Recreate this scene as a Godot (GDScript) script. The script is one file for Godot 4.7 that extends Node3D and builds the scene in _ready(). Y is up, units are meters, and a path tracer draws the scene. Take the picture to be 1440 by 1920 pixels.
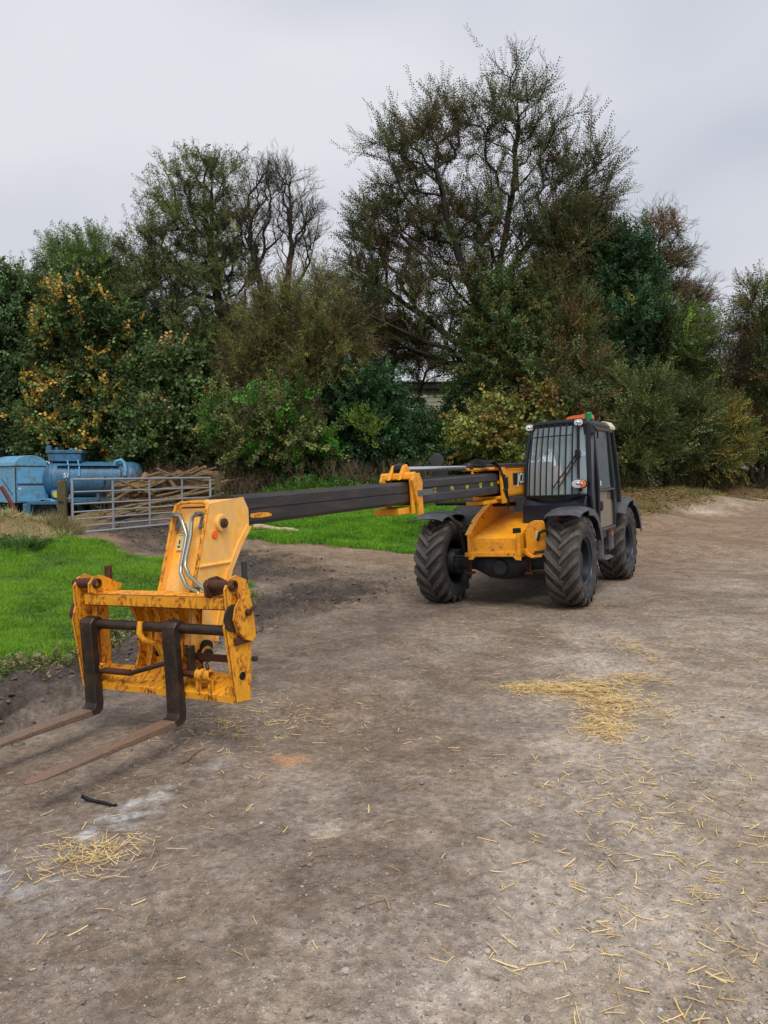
extends Node3D
# A telehandler parked across a farm track under an overcast sky, woodland behind.

var R := RandomNumberGenerator.new()
var M := {}
var names := {}
var seat_of: Node3D   # parts put under this node take the place seat_at
var seat_at := Transform3D()
var base_grid := PackedFloat32Array()
var n_lump := FastNoiseLite.new()
var n_fine := FastNoiseLite.new()
var n_patch := FastNoiseLite.new()
var n_blob := FastNoiseLite.new()


class MB:
	var v := PackedVector3Array()
	var n := PackedVector3Array()
	var c := PackedColorArray()
	var col := Color.WHITE
	var cuts := PackedInt32Array()
	var edge := Color.WHITE   # paint worn off the chamfers

	func tri(a: Vector3, b: Vector3, d: Vector3, hint: Vector3) -> void:
		var m := (b - a).cross(d - a)
		if m.length_squared() < 1e-16:
			return
		m = m.normalized()
		if m.dot(hint) > 0.0:
			v.append(a); v.append(d); v.append(b)
		else:
			m = -m
			v.append(a); v.append(b); v.append(d)
		for i in 3:
			n.append(m); c.append(col)

	func quad(a: Vector3, b: Vector3, d: Vector3, e: Vector3, hint: Vector3) -> void:
		tri(a, b, d, hint)
		tri(a, d, e, hint)

	func stri(a: Vector3, b: Vector3, d: Vector3, na: Vector3, nb: Vector3, nd: Vector3) -> void:
		var m := (b - a).cross(d - a)
		if m.length_squared() < 1e-16:
			return
		if m.dot(na + nb + nd) > 0.0:
			v.append(a); v.append(d); v.append(b)
			n.append(na); n.append(nd); n.append(nb)
		else:
			v.append(a); v.append(b); v.append(d)
			n.append(na); n.append(nb); n.append(nd)
		for i in 3:
			c.append(col)

	func box(at: Vector3, size: Vector3, bev := 0.004, bs := Basis.IDENTITY) -> void:
		cuts.append(v.size())
		var h := size * 0.5
		var b := minf(bev, minf(h.x, minf(h.y, h.z)) * 0.45)
		var ax := [Vector3.RIGHT, Vector3.UP, Vector3.BACK]
		for i in 3:
			var j := (i + 1) % 3
			var k := (i + 2) % 3
			for s: float in [-1.0, 1.0]:
				var p: Vector3 = ax[i] * h[i] * s
				var u: Vector3 = ax[j] * (h[j] - b)
				var w: Vector3 = ax[k] * (h[k] - b)
				quad(at + bs * (p + u + w), at + bs * (p - u + w), at + bs * (p - u - w), at + bs * (p + u - w), bs * (ax[i] * s))
				col = edge
				for t: float in [-1.0, 1.0]:
					# edge between faces i,s and j,t
					var a0: Vector3 = ax[i] * h[i] * s + ax[j] * (h[j] - b) * t
					var a1: Vector3 = ax[i] * (h[i] - b) * s + ax[j] * h[j] * t
					quad(at + bs * (a0 + w), at + bs * (a1 + w), at + bs * (a1 - w), at + bs * (a0 - w), bs * (ax[i] * s + ax[j] * t))
				col = Color.WHITE
		col = edge
		for sx: float in [-1.0, 1.0]:
			for sy: float in [-1.0, 1.0]:
				for sz: float in [-1.0, 1.0]:
					var g := Vector3(sx, sy, sz)
					tri(at + bs * Vector3(sx * h.x, sy * (h.y - b), sz * (h.z - b)), at + bs * Vector3(sx * (h.x - b), sy * h.y, sz * (h.z - b)), at + bs * Vector3(sx * (h.x - b), sy * (h.y - b), sz * h.z), bs * g)
		col = Color.WHITE

	# closed polygon in the xy plane of f, thickness t along z of f
	func plate(poly: Array, f: Transform3D, t: float, bev := 0.004) -> void:
		cuts.append(v.size())
		var p := PackedVector2Array(poly)
		if Geometry2D.is_polygon_clockwise(p):
			p.reverse()
		var cnt := p.size()
		var q := PackedVector2Array()
		for i in cnt:
			var e0 := (p[i] - p[(i + cnt - 1) % cnt]).normalized()
			var e1 := (p[(i + 1) % cnt] - p[i]).normalized()
			var n0 := Vector2(-e0.y, e0.x)
			var n1 := Vector2(-e1.y, e1.x)
			var m := n0 + n1
			m = m / maxf(m.dot(n0), 0.3)
			q.append(p[i] + m * bev)
		var ix := Geometry2D.triangulate_polygon(q)
		if ix.is_empty():
			q = p.duplicate()
			ix = Geometry2D.triangulate_polygon(q)
		for s: float in [-1.0, 1.0]:
			var z := s * t * 0.5
			for i in range(0, ix.size(), 3):
				tri(f * Vector3(q[ix[i]].x, q[ix[i]].y, z), f * Vector3(q[ix[i + 1]].x, q[ix[i + 1]].y, z), f * Vector3(q[ix[i + 2]].x, q[ix[i + 2]].y, z), f.basis.z * s)
		var zb := t * 0.5 - minf(bev, t * 0.4)
		for i in cnt:
			var j := (i + 1) % cnt
			var e := (p[j] - p[i]).normalized()
			var o := f.basis * Vector3(e.y, -e.x, 0)
			quad(f * Vector3(p[i].x, p[i].y, -zb), f * Vector3(p[j].x, p[j].y, -zb), f * Vector3(p[j].x, p[j].y, zb), f * Vector3(p[i].x, p[i].y, zb), o)
			col = edge
			for s: float in [-1.0, 1.0]:
				quad(f * Vector3(p[i].x, p[i].y, zb * s), f * Vector3(p[j].x, p[j].y, zb * s), f * Vector3(q[j].x, q[j].y, t * 0.5 * s), f * Vector3(q[i].x, q[i].y, t * 0.5 * s), o + f.basis.z * s)
			col = Color.WHITE

	# profile of (radius, height) turned about y of f; running upwards it faces out
	func lathe(pr: Array, f: Transform3D, seg := 20) -> void:
		cuts.append(v.size())
		for i in pr.size() - 1:
			var a: Vector2 = pr[i]
			var b: Vector2 = pr[i + 1]
			var d := b - a
			if d.length() < 1e-6:
				continue
			var m := Vector2(d.y, -d.x).normalized()
			for k in seg:
				var t0 := TAU * k / seg
				var t1 := TAU * (k + 1) / seg
				var r0 := Vector3(cos(t0), 0, sin(t0))
				var r1 := Vector3(cos(t1), 0, sin(t1))
				var n0 := f.basis * (r0 * m.x + Vector3.UP * m.y)
				var n1 := f.basis * (r1 * m.x + Vector3.UP * m.y)
				var p00 := f * (r0 * a.x + Vector3.UP * a.y)
				var p01 := f * (r1 * a.x + Vector3.UP * a.y)
				var p10 := f * (r0 * b.x + Vector3.UP * b.y)
				var p11 := f * (r1 * b.x + Vector3.UP * b.y)
				stri(p00, p01, p11, n0, n1, n1)
				stri(p00, p11, p10, n0, n1, n0)

	func cyl(a: Vector3, b: Vector3, r: float, seg := 14, r2 := -1.0, hole := 0.0) -> void:
		var l := a.distance_to(b)
		var f := MB.along(a, b - a)
		var e := minf(r * 0.12, l * 0.2)
		var q := r if r2 < 0.0 else r2
		if hole > 0.0:
			lathe([Vector2(hole, l * 0.6), Vector2(hole, 0), Vector2(r - e, 0), Vector2(r, e), Vector2(q, l - e), Vector2(q - e, l), Vector2(hole, l), Vector2(hole, l * 0.4), Vector2(0, l * 0.4)], f, seg)
		else:
			lathe([Vector2(0, 0), Vector2(r - e, 0), Vector2(r, e), Vector2(q, l - e), Vector2(q - e, l), Vector2(0, l)], f, seg)

	static func along(o: Vector3, d: Vector3) -> Transform3D:
		var y := d.normalized()
		var x := y.cross(Vector3.UP if absf(y.y) < 0.9 else Vector3.RIGHT).normalized()
		return Transform3D(Basis(x, y, x.cross(y)), o)

	func tube(pts: Array, r: float, seg := 8, r_end := -1.0) -> void:
		cuts.append(v.size())
		var m := pts.size()
		var prev := Vector3.ZERO
		var rings := []
		for i in m:
			var d: Vector3 = (pts[mini(i + 1, m - 1)] - pts[maxi(i - 1, 0)]).normalized()
			var x := prev - d * prev.dot(d)
			if x.length() < 0.1:
				x = d.cross(Vector3.UP if absf(d.y) < 0.9 else Vector3.RIGHT)
			x = x.normalized()
			prev = x
			var y := d.cross(x)
			var rr := r if r_end < 0.0 else lerpf(r, r_end, float(i) / (m - 1))
			var ring := []
			for k in seg:
				var t := TAU * k / seg
				var o := x * cos(t) + y * sin(t)
				ring.append([pts[i] + o * rr, o])
			rings.append(ring)
		for i in m - 1:
			for k in seg:
				var a = rings[i][k]; var b = rings[i][(k + 1) % seg]
				var d = rings[i + 1][(k + 1) % seg]; var e = rings[i + 1][k]
				stri(a[0], b[0], d[0], a[1], b[1], d[1])
				stri(a[0], d[0], e[0], a[1], d[1], e[1])
		for en in 2:
			var i := 0 if en == 0 else m - 1
			var h: Vector3 = (pts[0] - pts[1]) if en == 0 else (pts[m - 1] - pts[m - 2])
			for k in seg:
				tri(pts[i], rings[i][k][0], rings[i][(k + 1) % seg][0], h)

	# grid of points, smooth normals by difference; side gives the outward direction
	func sheet(g: Array, side: Vector3) -> void:
		cuts.append(v.size())
		var h := g.size()
		var w: int = g[0].size()
		var nn := []
		for i in h:
			var row := []
			for j in w:
				var du: Vector3 = g[i][mini(j + 1, w - 1)] - g[i][maxi(j - 1, 0)]
				var dv: Vector3 = g[mini(i + 1, h - 1)][j] - g[maxi(i - 1, 0)][j]
				var m := du.cross(dv).normalized()
				row.append(m if m.dot(side) > 0.0 else -m)
			nn.append(row)
		for i in h - 1:
			for j in w - 1:
				stri(g[i][j], g[i][j + 1], g[i + 1][j + 1], nn[i][j], nn[i][j + 1], nn[i + 1][j + 1])
				stri(g[i][j], g[i + 1][j + 1], g[i + 1][j], nn[i][j], nn[i + 1][j + 1], nn[i + 1][j])

	# the pieces that do not touch, each as a builder of its own
	func pieces() -> Array:
		var at := cuts.duplicate()
		if at.size() == 0 or at[0] > 0:
			at.insert(0, 0)
		at.append(v.size())
		var boxes := []
		var who := []
		for i in at.size() - 1:
			var q := AABB()
			if at[i + 1] > at[i]:
				q = AABB(v[at[i]], Vector3.ZERO)
				for k in range(at[i], at[i + 1]):
					q = q.expand(v[k])
			boxes.append(q.grow(0.003))
			who.append(i)
		for n_ in at.size():
			for i in boxes.size():
				for j in i:
					if who[i] != who[j] and boxes[i].intersects(boxes[j]):
						var w: int = mini(who[i], who[j])
						who[i] = w
						who[j] = w
		var out := {}
		for i in boxes.size():
			if at[i + 1] == at[i]:
				continue
			if not out.has(who[i]):
				out[who[i]] = MB.new()
			var m: MB = out[who[i]]
			m.v.append_array(v.slice(at[i], at[i + 1]))
			m.n.append_array(n.slice(at[i], at[i + 1]))
			m.c.append_array(c.slice(at[i], at[i + 1]))
		return out.values()

	func mesh(mat: Material) -> ArrayMesh:
		if v.is_empty():
			push_error("empty mesh")
		var a := []
		a.resize(Mesh.ARRAY_MAX)
		a[Mesh.ARRAY_VERTEX] = v
		a[Mesh.ARRAY_NORMAL] = n
		a[Mesh.ARRAY_COLOR] = c
		var m := ArrayMesh.new()
		m.add_surface_from_arrays(Mesh.PRIMITIVE_TRIANGLES, a)
		m.surface_set_material(0, mat)
		return m


func numbered(s: String) -> String:
	var k: int = names.get(s, 0)
	names[s] = k + 1
	return s if k == 0 else "%s_%03d" % [s, k]

func put(o: Node3D, called: String, parent: Node = self) -> void:
	if parent == self:
		o.name = numbered(called)
	else:
		var k := 0
		for ch in parent.get_children():
			if String(ch.name) == called or String(ch.name).begins_with(called + "_") and String(ch.name).trim_prefix(called + "_").is_valid_int():
				k += 1
		o.name = called if k == 0 else "%s_%03d" % [called, k]
	parent.add_child(o, true)

func obj(called: String, mb: MB, mat: Material, parent: Node = self) -> MeshInstance3D:
	var first: MeshInstance3D
	var list := mb.pieces() if parent != self else [mb]
	for m: MB in list:
		var o := MeshInstance3D.new()
		o.mesh = m.mesh(mat)
		put(o, called, parent)
		if parent == seat_of:
			o.transform = seat_at
		if first == null:
			first = o
	return first

func use(called: String, mesh: Mesh, parent: Node = self) -> MeshInstance3D:
	var o := MeshInstance3D.new()
	o.mesh = mesh
	put(o, called, parent)
	return o

func thing(called: String, label: String, category: String, at := Vector3.ZERO, turn := 0.0, group := "") -> Node3D:
	var o := Node3D.new()
	put(o, called)
	o.position = at
	o.rotation.y = turn
	tag(o, label, category, group)
	return o

func tag(o: Node, label: String, category: String, group := "") -> void:
	o.set_meta("label", label)
	o.set_meta("category", category)
	if group:
		o.set_meta("group", group)

func kind(o: Node, k: String, label := "") -> void:
	o.set_meta("kind", k)
	if label:
		o.set_meta("label", label)

func many(called: String, mesh: Mesh, buf: PackedFloat32Array, parent: Node = self) -> MultiMeshInstance3D:
	var mm := MultiMesh.new()
	mm.transform_format = MultiMesh.TRANSFORM_3D
	mm.use_colors = true
	mm.mesh = mesh
	mm.instance_count = buf.size() / 16
	mm.buffer = buf
	var o := MultiMeshInstance3D.new()
	o.multimesh = mm
	put(o, called, parent)
	kind(o, "stuff")
	return o

func push(buf: PackedFloat32Array, b: Basis, o: Vector3, c: Color) -> void:
	buf.append(b.x.x); buf.append(b.y.x); buf.append(b.z.x); buf.append(o.x)
	buf.append(b.x.y); buf.append(b.y.y); buf.append(b.z.y); buf.append(o.y)
	buf.append(b.x.z); buf.append(b.y.z); buf.append(b.z.z); buf.append(o.z)
	buf.append(c.r); buf.append(c.g); buf.append(c.b); buf.append(1.0)

func rv() -> Vector3:
	var z := R.randf_range(-1, 1)
	var t := R.randf() * TAU
	var s := sqrt(1.0 - z * z)
	return Vector3(s * cos(t), z, s * sin(t))

func frame(y: Vector3, roll: float, s: Vector3) -> Basis:
	y = y.normalized()
	var x := y.cross(Vector3.UP if absf(y.y) < 0.95 else Vector3.RIGHT).normalized()
	var z := x.cross(y)
	var b := Basis(x, y, z) * Basis(Vector3.UP, roll)
	return Basis(b.x * s.x, b.y * s.y, b.z * s.z)

# ---------------------------------------------------------------- materials

func noise(freq: float, octaves: int, sd: int, type := FastNoiseLite.TYPE_SIMPLEX_SMOOTH) -> FastNoiseLite:
	var f := FastNoiseLite.new()
	f.noise_type = type
	f.frequency = freq
	f.fractal_type = FastNoiseLite.FRACTAL_FBM if octaves > 1 else FastNoiseLite.FRACTAL_NONE
	f.fractal_octaves = octaves
	f.seed = sd
	return f

func bytes(f: FastNoiseLite, s: int) -> PackedByteArray:
	var im := f.get_seamless_image(s, s)
	im.convert(Image.FORMAT_L8)
	return im.get_data()

# painted or rough surface: base tone, grime over broad patches, rust or wear in chips
func coat(s: int, base: Color, grime: Color, grime_amt: float, wear: Color, wear_amt: float, sd: int, grain := 0.12) -> ImageTexture:
	var a := bytes(noise(3.0 / s, 4, sd), s)
	var b := bytes(noise(14.0 / s, 4, sd + 1), s)
	var d := bytes(noise(60.0 / s, 3, sd + 2), s)
	var out := PackedByteArray()
	out.resize(s * s * 3)
	for i in s * s:
		var na := a[i] / 255.0
		var nb := b[i] / 255.0
		var nd := d[i] / 255.0
		var g := clampf((na * 0.6 + nb * 0.4 - 1.0 + grime_amt) * 4.0 + 0.5, 0.0, 1.0) * 0.85
		var w := clampf((nb * 0.36 + na * 0.26 + nd * 0.38 - 1.0 + wear_amt) * 9.0, 0.0, 1.0)
		var t := 1.0 + grain * (nd - 0.5) * 2.0 + (na - 0.5) * 0.15
		var r := lerpf(lerpf(base.r, grime.r, g), wear.r, w) * t
		var gg := lerpf(lerpf(base.g, grime.g, g), wear.g, w) * t
		var bb := lerpf(lerpf(base.b, grime.b, g), wear.b, w) * t
		out[i * 3] = clampi(int(r * 255.0), 0, 255)
		out[i * 3 + 1] = clampi(int(gg * 255.0), 0, 255)
		out[i * 3 + 2] = clampi(int(bb * 255.0), 0, 255)
	return ImageTexture.create_from_image(Image.create_from_data(s, s, false, Image.FORMAT_RGB8, out))

func mat(called: String, tex: Texture2D, rough: float, scale := Vector3.ONE, metal := 0.0, bump: Texture2D = null, depth := 0.3) -> StandardMaterial3D:
	var m := StandardMaterial3D.new()
	m.resource_name = called
	m.albedo_texture = tex
	m.uv1_triplanar = true
	m.uv1_triplanar_sharpness = 4.0
	m.uv1_scale = scale
	m.roughness = rough
	m.metallic = metal
	if bump:
		m.heightmap_enabled = true
		m.heightmap_texture = bump
		m.heightmap_scale = depth
	M[called] = m
	return m

func flat(called: String, c: Color, rough: float, metal := 0.0) -> StandardMaterial3D:
	var m := StandardMaterial3D.new()
	m.resource_name = called
	m.albedo_color = c
	m.roughness = rough
	m.metallic = metal
	M[called] = m
	return m

func tinted(called: String, rough: float, back := 0.0) -> StandardMaterial3D:
	var m := StandardMaterial3D.new()
	m.resource_name = called
	m.vertex_color_use_as_albedo = true
	m.roughness = rough
	m.metallic_specular = 0.35
	m.cull_mode = BaseMaterial3D.CULL_DISABLED
	if back > 0.0:
		m.backlight_enabled = true
		m.backlight = Color(back, back, back)
	M[called] = m
	return m

func make_materials() -> void:
	var bump := ImageTexture.create_from_image(noise(10.0 / 512, 5, 91).get_seamless_image(512, 512))
	M.bump = bump
	mat("yellow_paint", coat(512, Color(0.96, 0.655, 0.10), Color(0.84, 0.55, 0.17), 0.46, Color(0.45, 0.27, 0.12), 0.33, 11, 0.05), 0.45, Vector3(0.9, 0.7, 0.9))
	mat("yellow_faded", coat(512, Color(0.97, 0.76, 0.43), Color(0.96, 0.67, 0.18), 0.44, Color(0.50, 0.24, 0.08), 0.24, 21, 0.04), 0.5, Vector3(1.1, 0.7, 1.1))
	mat("yellow_worn", coat(768, Color(0.96, 0.66, 0.12), Color(0.78, 0.49, 0.09), 0.45, Color(0.33, 0.175, 0.085), 0.432, 31, 0.10), 0.6, Vector3(1.9, 1.3, 1.9), 0.0, bump, 0.12)
	mat("rusty_steel", coat(512, Color(0.36, 0.21, 0.14), Color(0.22, 0.14, 0.10), 0.5, Color(0.50, 0.27, 0.15), 0.40, 41, 0.14), 0.72, Vector3(2, 2, 2), 0.25, bump, 0.1)
	mat("worn_steel", coat(512, Color(0.21, 0.18, 0.16), Color(0.30, 0.23, 0.18), 0.48, Color(0.42, 0.30, 0.22), 0.33, 51, 0.12), 0.5, Vector3(2.4, 2.4, 2.4), 0.45, bump, 0.08)
	mat("tine_blade", coat(512, Color(0.54, 0.42, 0.34), Color(0.40, 0.34, 0.30), 0.5, Color(0.66, 0.56, 0.48), 0.38, 55, 0.12), 0.62, Vector3(2.4, 2.4, 1.2), 0.1, bump, 0.08)
	mat("boom_black", coat(512, Color(0.135, 0.125, 0.125), Color(0.24, 0.19, 0.16), 0.45, Color(0.42, 0.29, 0.17), 0.27, 61, 0.1), 0.42, Vector3(2.2, 2.2, 0.35))
	mat("boom_grey", coat(512, Color(0.20, 0.20, 0.215), Color(0.27, 0.26, 0.26), 0.4, Color(0.36, 0.33, 0.30), 0.27, 66, 0.1), 0.5, Vector3(2.2, 2.2, 0.4))
	mat("rubber", coat(512, Color(0.215, 0.215, 0.225), Color(0.29, 0.28, 0.275), 0.48, Color(0.13, 0.12, 0.115), 0.35, 71, 0.12), 0.85, Vector3(2, 2, 2), 0.0, bump, 0.2)
	mat("lug_rubber", coat(512, Color(0.32, 0.295, 0.275), Color(0.38, 0.345, 0.31), 0.48, Color(0.17, 0.155, 0.145), 0.38, 75, 0.12), 0.85, Vector3(2, 2, 2), 0.0, bump, 0.2)
	mat("blue_paint", coat(512, Color(0.42, 0.69, 0.86), Color(0.36, 0.55, 0.63), 0.46, Color(0.38, 0.27, 0.19), 0.36, 81, 0.06), 0.55, Vector3(0.7, 0.45, 0.7))
	mat("blue_tank", coat(512, Color(0.25, 0.47, 0.63), Color(0.20, 0.35, 0.44), 0.5, Color(0.42, 0.38, 0.30), 0.36, 85, 0.06), 0.5, Vector3(0.7, 0.45, 0.7))
	mat("bark", coat(512, Color(0.215, 0.18, 0.15), Color(0.205, 0.21, 0.15), 0.46, Color(0.14, 0.11, 0.09), 0.42, 95, 0.22), 0.95, Vector3(1.4, 0.5, 1.4), 0.0, bump, 2.0)
	mat("log_bark", coat(512, Color(0.52, 0.43, 0.32), Color(0.45, 0.39, 0.27), 0.48, Color(0.30, 0.22, 0.16), 0.4, 101, 0.2), 0.95, Vector3(2, 2, 2), 0.0, bump, 1.0)
	mat("bleached_wood", coat(256, Color(0.78, 0.70, 0.58), Color(0.62, 0.54, 0.42), 0.5, Color(0.45, 0.37, 0.28), 0.36, 103, 0.15), 0.9, Vector3(2, 2, 2))
	mat("old_post", coat(512, Color(0.40, 0.35, 0.255), Color(0.37, 0.365, 0.23), 0.5, Color(0.26, 0.20, 0.14), 0.4, 105, 0.2), 0.95, Vector3(5, 0.6, 5), 0.0, bump, 1.2)
	mat("galvanised", coat(256, Color(0.68, 0.70, 0.73), Color(0.58, 0.60, 0.62), 0.5, Color(0.68, 0.70, 0.72), 0.35, 111, 0.08), 0.5, Vector3(3, 3, 3), 0.25)
	mat("plastic_black", coat(256, Color(0.125, 0.13, 0.145), Color(0.19, 0.185, 0.18), 0.45, Color(0.22, 0.21, 0.20), 0.26, 121, 0.06), 0.48, Vector3(1, 1, 1))
	mat("mudguard_plastic", coat(256, Color(0.25, 0.26, 0.29), Color(0.34, 0.335, 0.34), 0.45, Color(0.36, 0.34, 0.32), 0.28, 125, 0.06), 0.42, Vector3(1, 1, 1))
	mat("pale_cladding", coat(256, Color(0.84, 0.86, 0.76), Color(0.72, 0.76, 0.62), 0.48, Color(0.58, 0.60, 0.48), 0.3, 131, 0.06), 0.8, Vector3(0.5, 0.5, 0.5))
	M.yellow_worn.vertex_color_use_as_albedo = true
	M.yellow_faded.vertex_color_use_as_albedo = true
	flat("cut_wood", Color(0.62, 0.47, 0.30), 0.9)
	flat("end_dark", Color(0.10, 0.065, 0.05), 0.9)
	flat("cab_black", Color(0.075, 0.088, 0.125), 0.28)
	flat("deep_black", Color(0.05, 0.05, 0.055), 0.7)
	flat("rim_blue", Color(0.10, 0.125, 0.165), 0.4)
	flat("axle_dark", Color(0.16, 0.165, 0.18), 0.6)
	flat("chrome", Color(0.86, 0.86, 0.88), 0.16, 1.0)
	flat("pipe_zinc", Color(0.66, 0.67, 0.62), 0.3, 0.9)
	flat("bracket_grey", Color(0.45, 0.46, 0.45), 0.5, 0.5)
	flat("white_paint", Color(0.86, 0.86, 0.84), 0.6)
	flat("cream", Color(0.86, 0.80, 0.55), 0.6)
	flat("cream_roof", Color(0.88, 0.84, 0.74), 0.4)
	flat("beacon_orange", Color(0.95, 0.45, 0.17), 0.35)
	flat("beacon_green", Color(0.03, 0.50, 0.24), 0.25)
	flat("reflector", Color(0.95, 0.42, 0.06), 0.3)
	flat("lamp_glass", Color(0.82, 0.83, 0.85), 0.12, 0.35)
	flat("decal_yellow", Color(0.78, 0.80, 0.13), 0.6)
	flat("decal_worn", Color(0.66, 0.52, 0.16), 0.7)
	flat("dull_red", Color(0.42, 0.21, 0.18), 0.7)
	flat("brown_door", Color(0.30, 0.20, 0.13), 0.8)
	flat("green_fascia", Color(0.14, 0.20, 0.16), 0.7)
	flat("yellow_cap", Color(0.78, 0.74, 0.25), 0.6)
	flat("seat_cloth", Color(0.16, 0.16, 0.17), 0.9)
	var g := flat("windscreen", Color(0.72, 0.82, 0.86, 0.48), 0.04)
	g.transparency = BaseMaterial3D.TRANSPARENCY_ALPHA
	g = flat("door_glass", Color(0.17, 0.24, 0.24, 0.45), 0.04)
	g.transparency = BaseMaterial3D.TRANSPARENCY_ALPHA
	g.metallic_specular = 0.28
	g = flat("dusty_glass", Color(0.62, 0.60, 0.54, 0.60), 0.06)
	g.transparency = BaseMaterial3D.TRANSPARENCY_ALPHA
	tinted("leaf", 0.5, 0.5)
	tinted("grass_blade", 0.55, 0.5)
	tinted("straw", 0.6)
	tinted("stone", 0.85)
	M.stone.metallic_specular = 0.3
	# ground: grit texture that multiplies the ground's own colours
	var s := 1024
	var cell := noise(46.0 / s, 1, 201, FastNoiseLite.TYPE_CELLULAR)
	cell.cellular_return_type = FastNoiseLite.RETURN_CELL_VALUE
	cell.cellular_jitter = 1.0
	var cb := bytes(cell, s)
	cell.cellular_return_type = FastNoiseLite.RETURN_DISTANCE
	var cd := bytes(cell, s)
	var grit := noise(120.0 / s, 1, 206, FastNoiseLite.TYPE_CELLULAR)
	grit.cellular_return_type = FastNoiseLite.RETURN_CELL_VALUE
	grit.cellular_jitter = 1.0
	var gb := bytes(grit, s)
	grit.cellular_return_type = FastNoiseLite.RETURN_DISTANCE
	var gd := bytes(grit, s)
	var fine := bytes(noise(300.0 / s, 2, 202, FastNoiseLite.TYPE_VALUE), s)
	var mid := bytes(noise(18.0 / s, 5, 203), s)
	var low := bytes(noise(3.0 / s, 3, 204), s)
	var al := PackedByteArray(); al.resize(s * s * 3)
	var hi := PackedByteArray(); hi.resize(s * s)
	for i in s * s:
		var stone := clampf((cb[i] / 255.0 - 0.62) * 6.0, 0.0, 1.0) * clampf(1.25 - cd[i] / 105.0, 0.0, 1.0)
		var f := fine[i] / 255.0 - 0.5
		var md := mid[i] / 255.0 - 0.5
		var lo := low[i] / 255.0 - 0.5
		var gr := clampf((gb[i] / 255.0 - 0.45) * 4.0, 0.0, 1.0) * clampf(1.3 - gd[i] / 100.0, 0.0, 1.0) * clampf(0.75 + md * 2.0, 0.0, 1.0)
		var t := 0.83 + f * 0.20 + md * 0.24 + lo * 0.08
		t += gr * (gb[i] / 255.0 - 0.66) * 1.0
		t = lerpf(t, 0.78 + (cb[i] / 255.0 - 0.8) * 0.9 + f * 0.1, stone * 0.7)
		al[i * 3] = clampi(int(t * 255.0), 0, 255)
		al[i * 3 + 1] = clampi(int(t * 253.0), 0, 255)
		al[i * 3 + 2] = clampi(int(t * 250.0), 0, 255)
		hi[i] = clampi(int((0.30 + md * 0.45 + f * 0.12 + stone * 0.35 + gr * 0.2) * 255.0), 0, 255)
	var m := StandardMaterial3D.new()
	m.resource_name = "soil"
	m.vertex_color_use_as_albedo = true
	m.albedo_texture = ImageTexture.create_from_image(Image.create_from_data(s, s, false, Image.FORMAT_RGB8, al))
	m.heightmap_enabled = true
	m.heightmap_texture = ImageTexture.create_from_image(Image.create_from_data(s, s, false, Image.FORMAT_L8, hi))
	m.heightmap_scale = 1.7
	m.roughness = 0.95
	m.metallic_specular = 0.25
	m.detail_enabled = true
	m.detail_blend_mode = BaseMaterial3D.BLEND_MODE_MUL
	m.detail_uv_layer = BaseMaterial3D.DETAIL_UV_2
	m.detail_albedo = coat(512, Color(1, 1, 1), Color(0.84, 0.82, 0.79), 0.5, Color(0.74, 0.71, 0.67), 0.33, 211, 0.1)
	M.soil = m

# ---------------------------------------------------------------- terrain

const SURVEY := [
	0, 1, 0.02, 0, 0, 0, 3, 0, 0.02, -3, 0, -0.03, 0, -3, -0.02, 3, -4, 0, 5, -8, 0.02, 2.53, -10.15, -0.07, 0.9, -11.05, -0.17,
	3.87, -12.57, -0.035, 1.8, -12, -0.11, 7, -12, 0.04, 0, -6.5, -0.1, -1.5, -5.5, -0.13, -3, -5, -0.2, -3, -3, -0.12, -4, -7.5, -0.28,
	-6, -8, -0.25, -5.5, -11.5, -0.08, -2.5, -11, -0.17, -0.5, -13, -0.12, -9, -11, 0, -6.7, -16.4, 0.39, -4.7, -20.8, 0.45,
	-5, -13.5, 0.05, -2, -16, 0.05, 0.5, -16.5, 0.02, 2.5, -17, 0.1, -3, -18.5, 0.3, 0, -20, 0.6, 3, -21, 0.8, -2, -23.5, 1.4,
	1.5, -24, 1.4, -6, -24, 0.7, -10, -27, 0.2, -14, -26, 0.2, -9, -18, 0.3, -12, -14, 0.2, 6, -17, 0.3, 9, -20.5, 0.5, 12.5, -25, 0.8,
	17, -31, 1.2, 5.5, -21, 0.85, 8.5, -24, 1.25, 11.5, -27.5, 1.5, 16, -32, 1.9, 8, -8, 0.05, 12, -14, 0.25, 16, -22, 0.7,
	6, -28, 1.8, 0, -30, 2, -8, -32, 1.2, 14, -36, 2.2, 22, -30, 1.3, -20, -20, 0.3, -20, -34, 0.8]
const GX0 := -32.0
const GZ0 := -50.0
const GS := 0.5
const GW := 140
const GH := 120
var lawn_poly := PackedVector2Array([Vector2(-3.75, -7.3), Vector2(-3.3, -8.1), Vector2(-3.05, -9.2), Vector2(-2.5, -10.4), Vector2(-1.95, -11.3), Vector2(-2.2, -12.6), Vector2(-3.2, -13.7), Vector2(-4.25, -14.6), Vector2(-5.1, -15.1), Vector2(-5.8, -15.7), Vector2(-6.6, -16.0), Vector2(-7.0, -15.2), Vector2(-7.8, -14.9), Vector2(-16, -15.5), Vector2(-16, -4), Vector2(-7, -5.4), Vector2(-5.0, -6.3)])
var bank_poly := PackedVector2Array([Vector2(-3.3, -17.3), Vector2(-2.2, -17.2), Vector2(-1.4, -17.1), Vector2(-0.2, -16.8), Vector2(0.7, -15.8), Vector2(2, -15.4), Vector2(4, -16.2), Vector2(5.5, -17.8), Vector2(6.4, -19.5), Vector2(7.2, -20.8), Vector2(6.4, -23), Vector2(2, -26), Vector2(-2, -26), Vector2(-4, -22.8), Vector2(-3.8, -19.5)])
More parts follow.
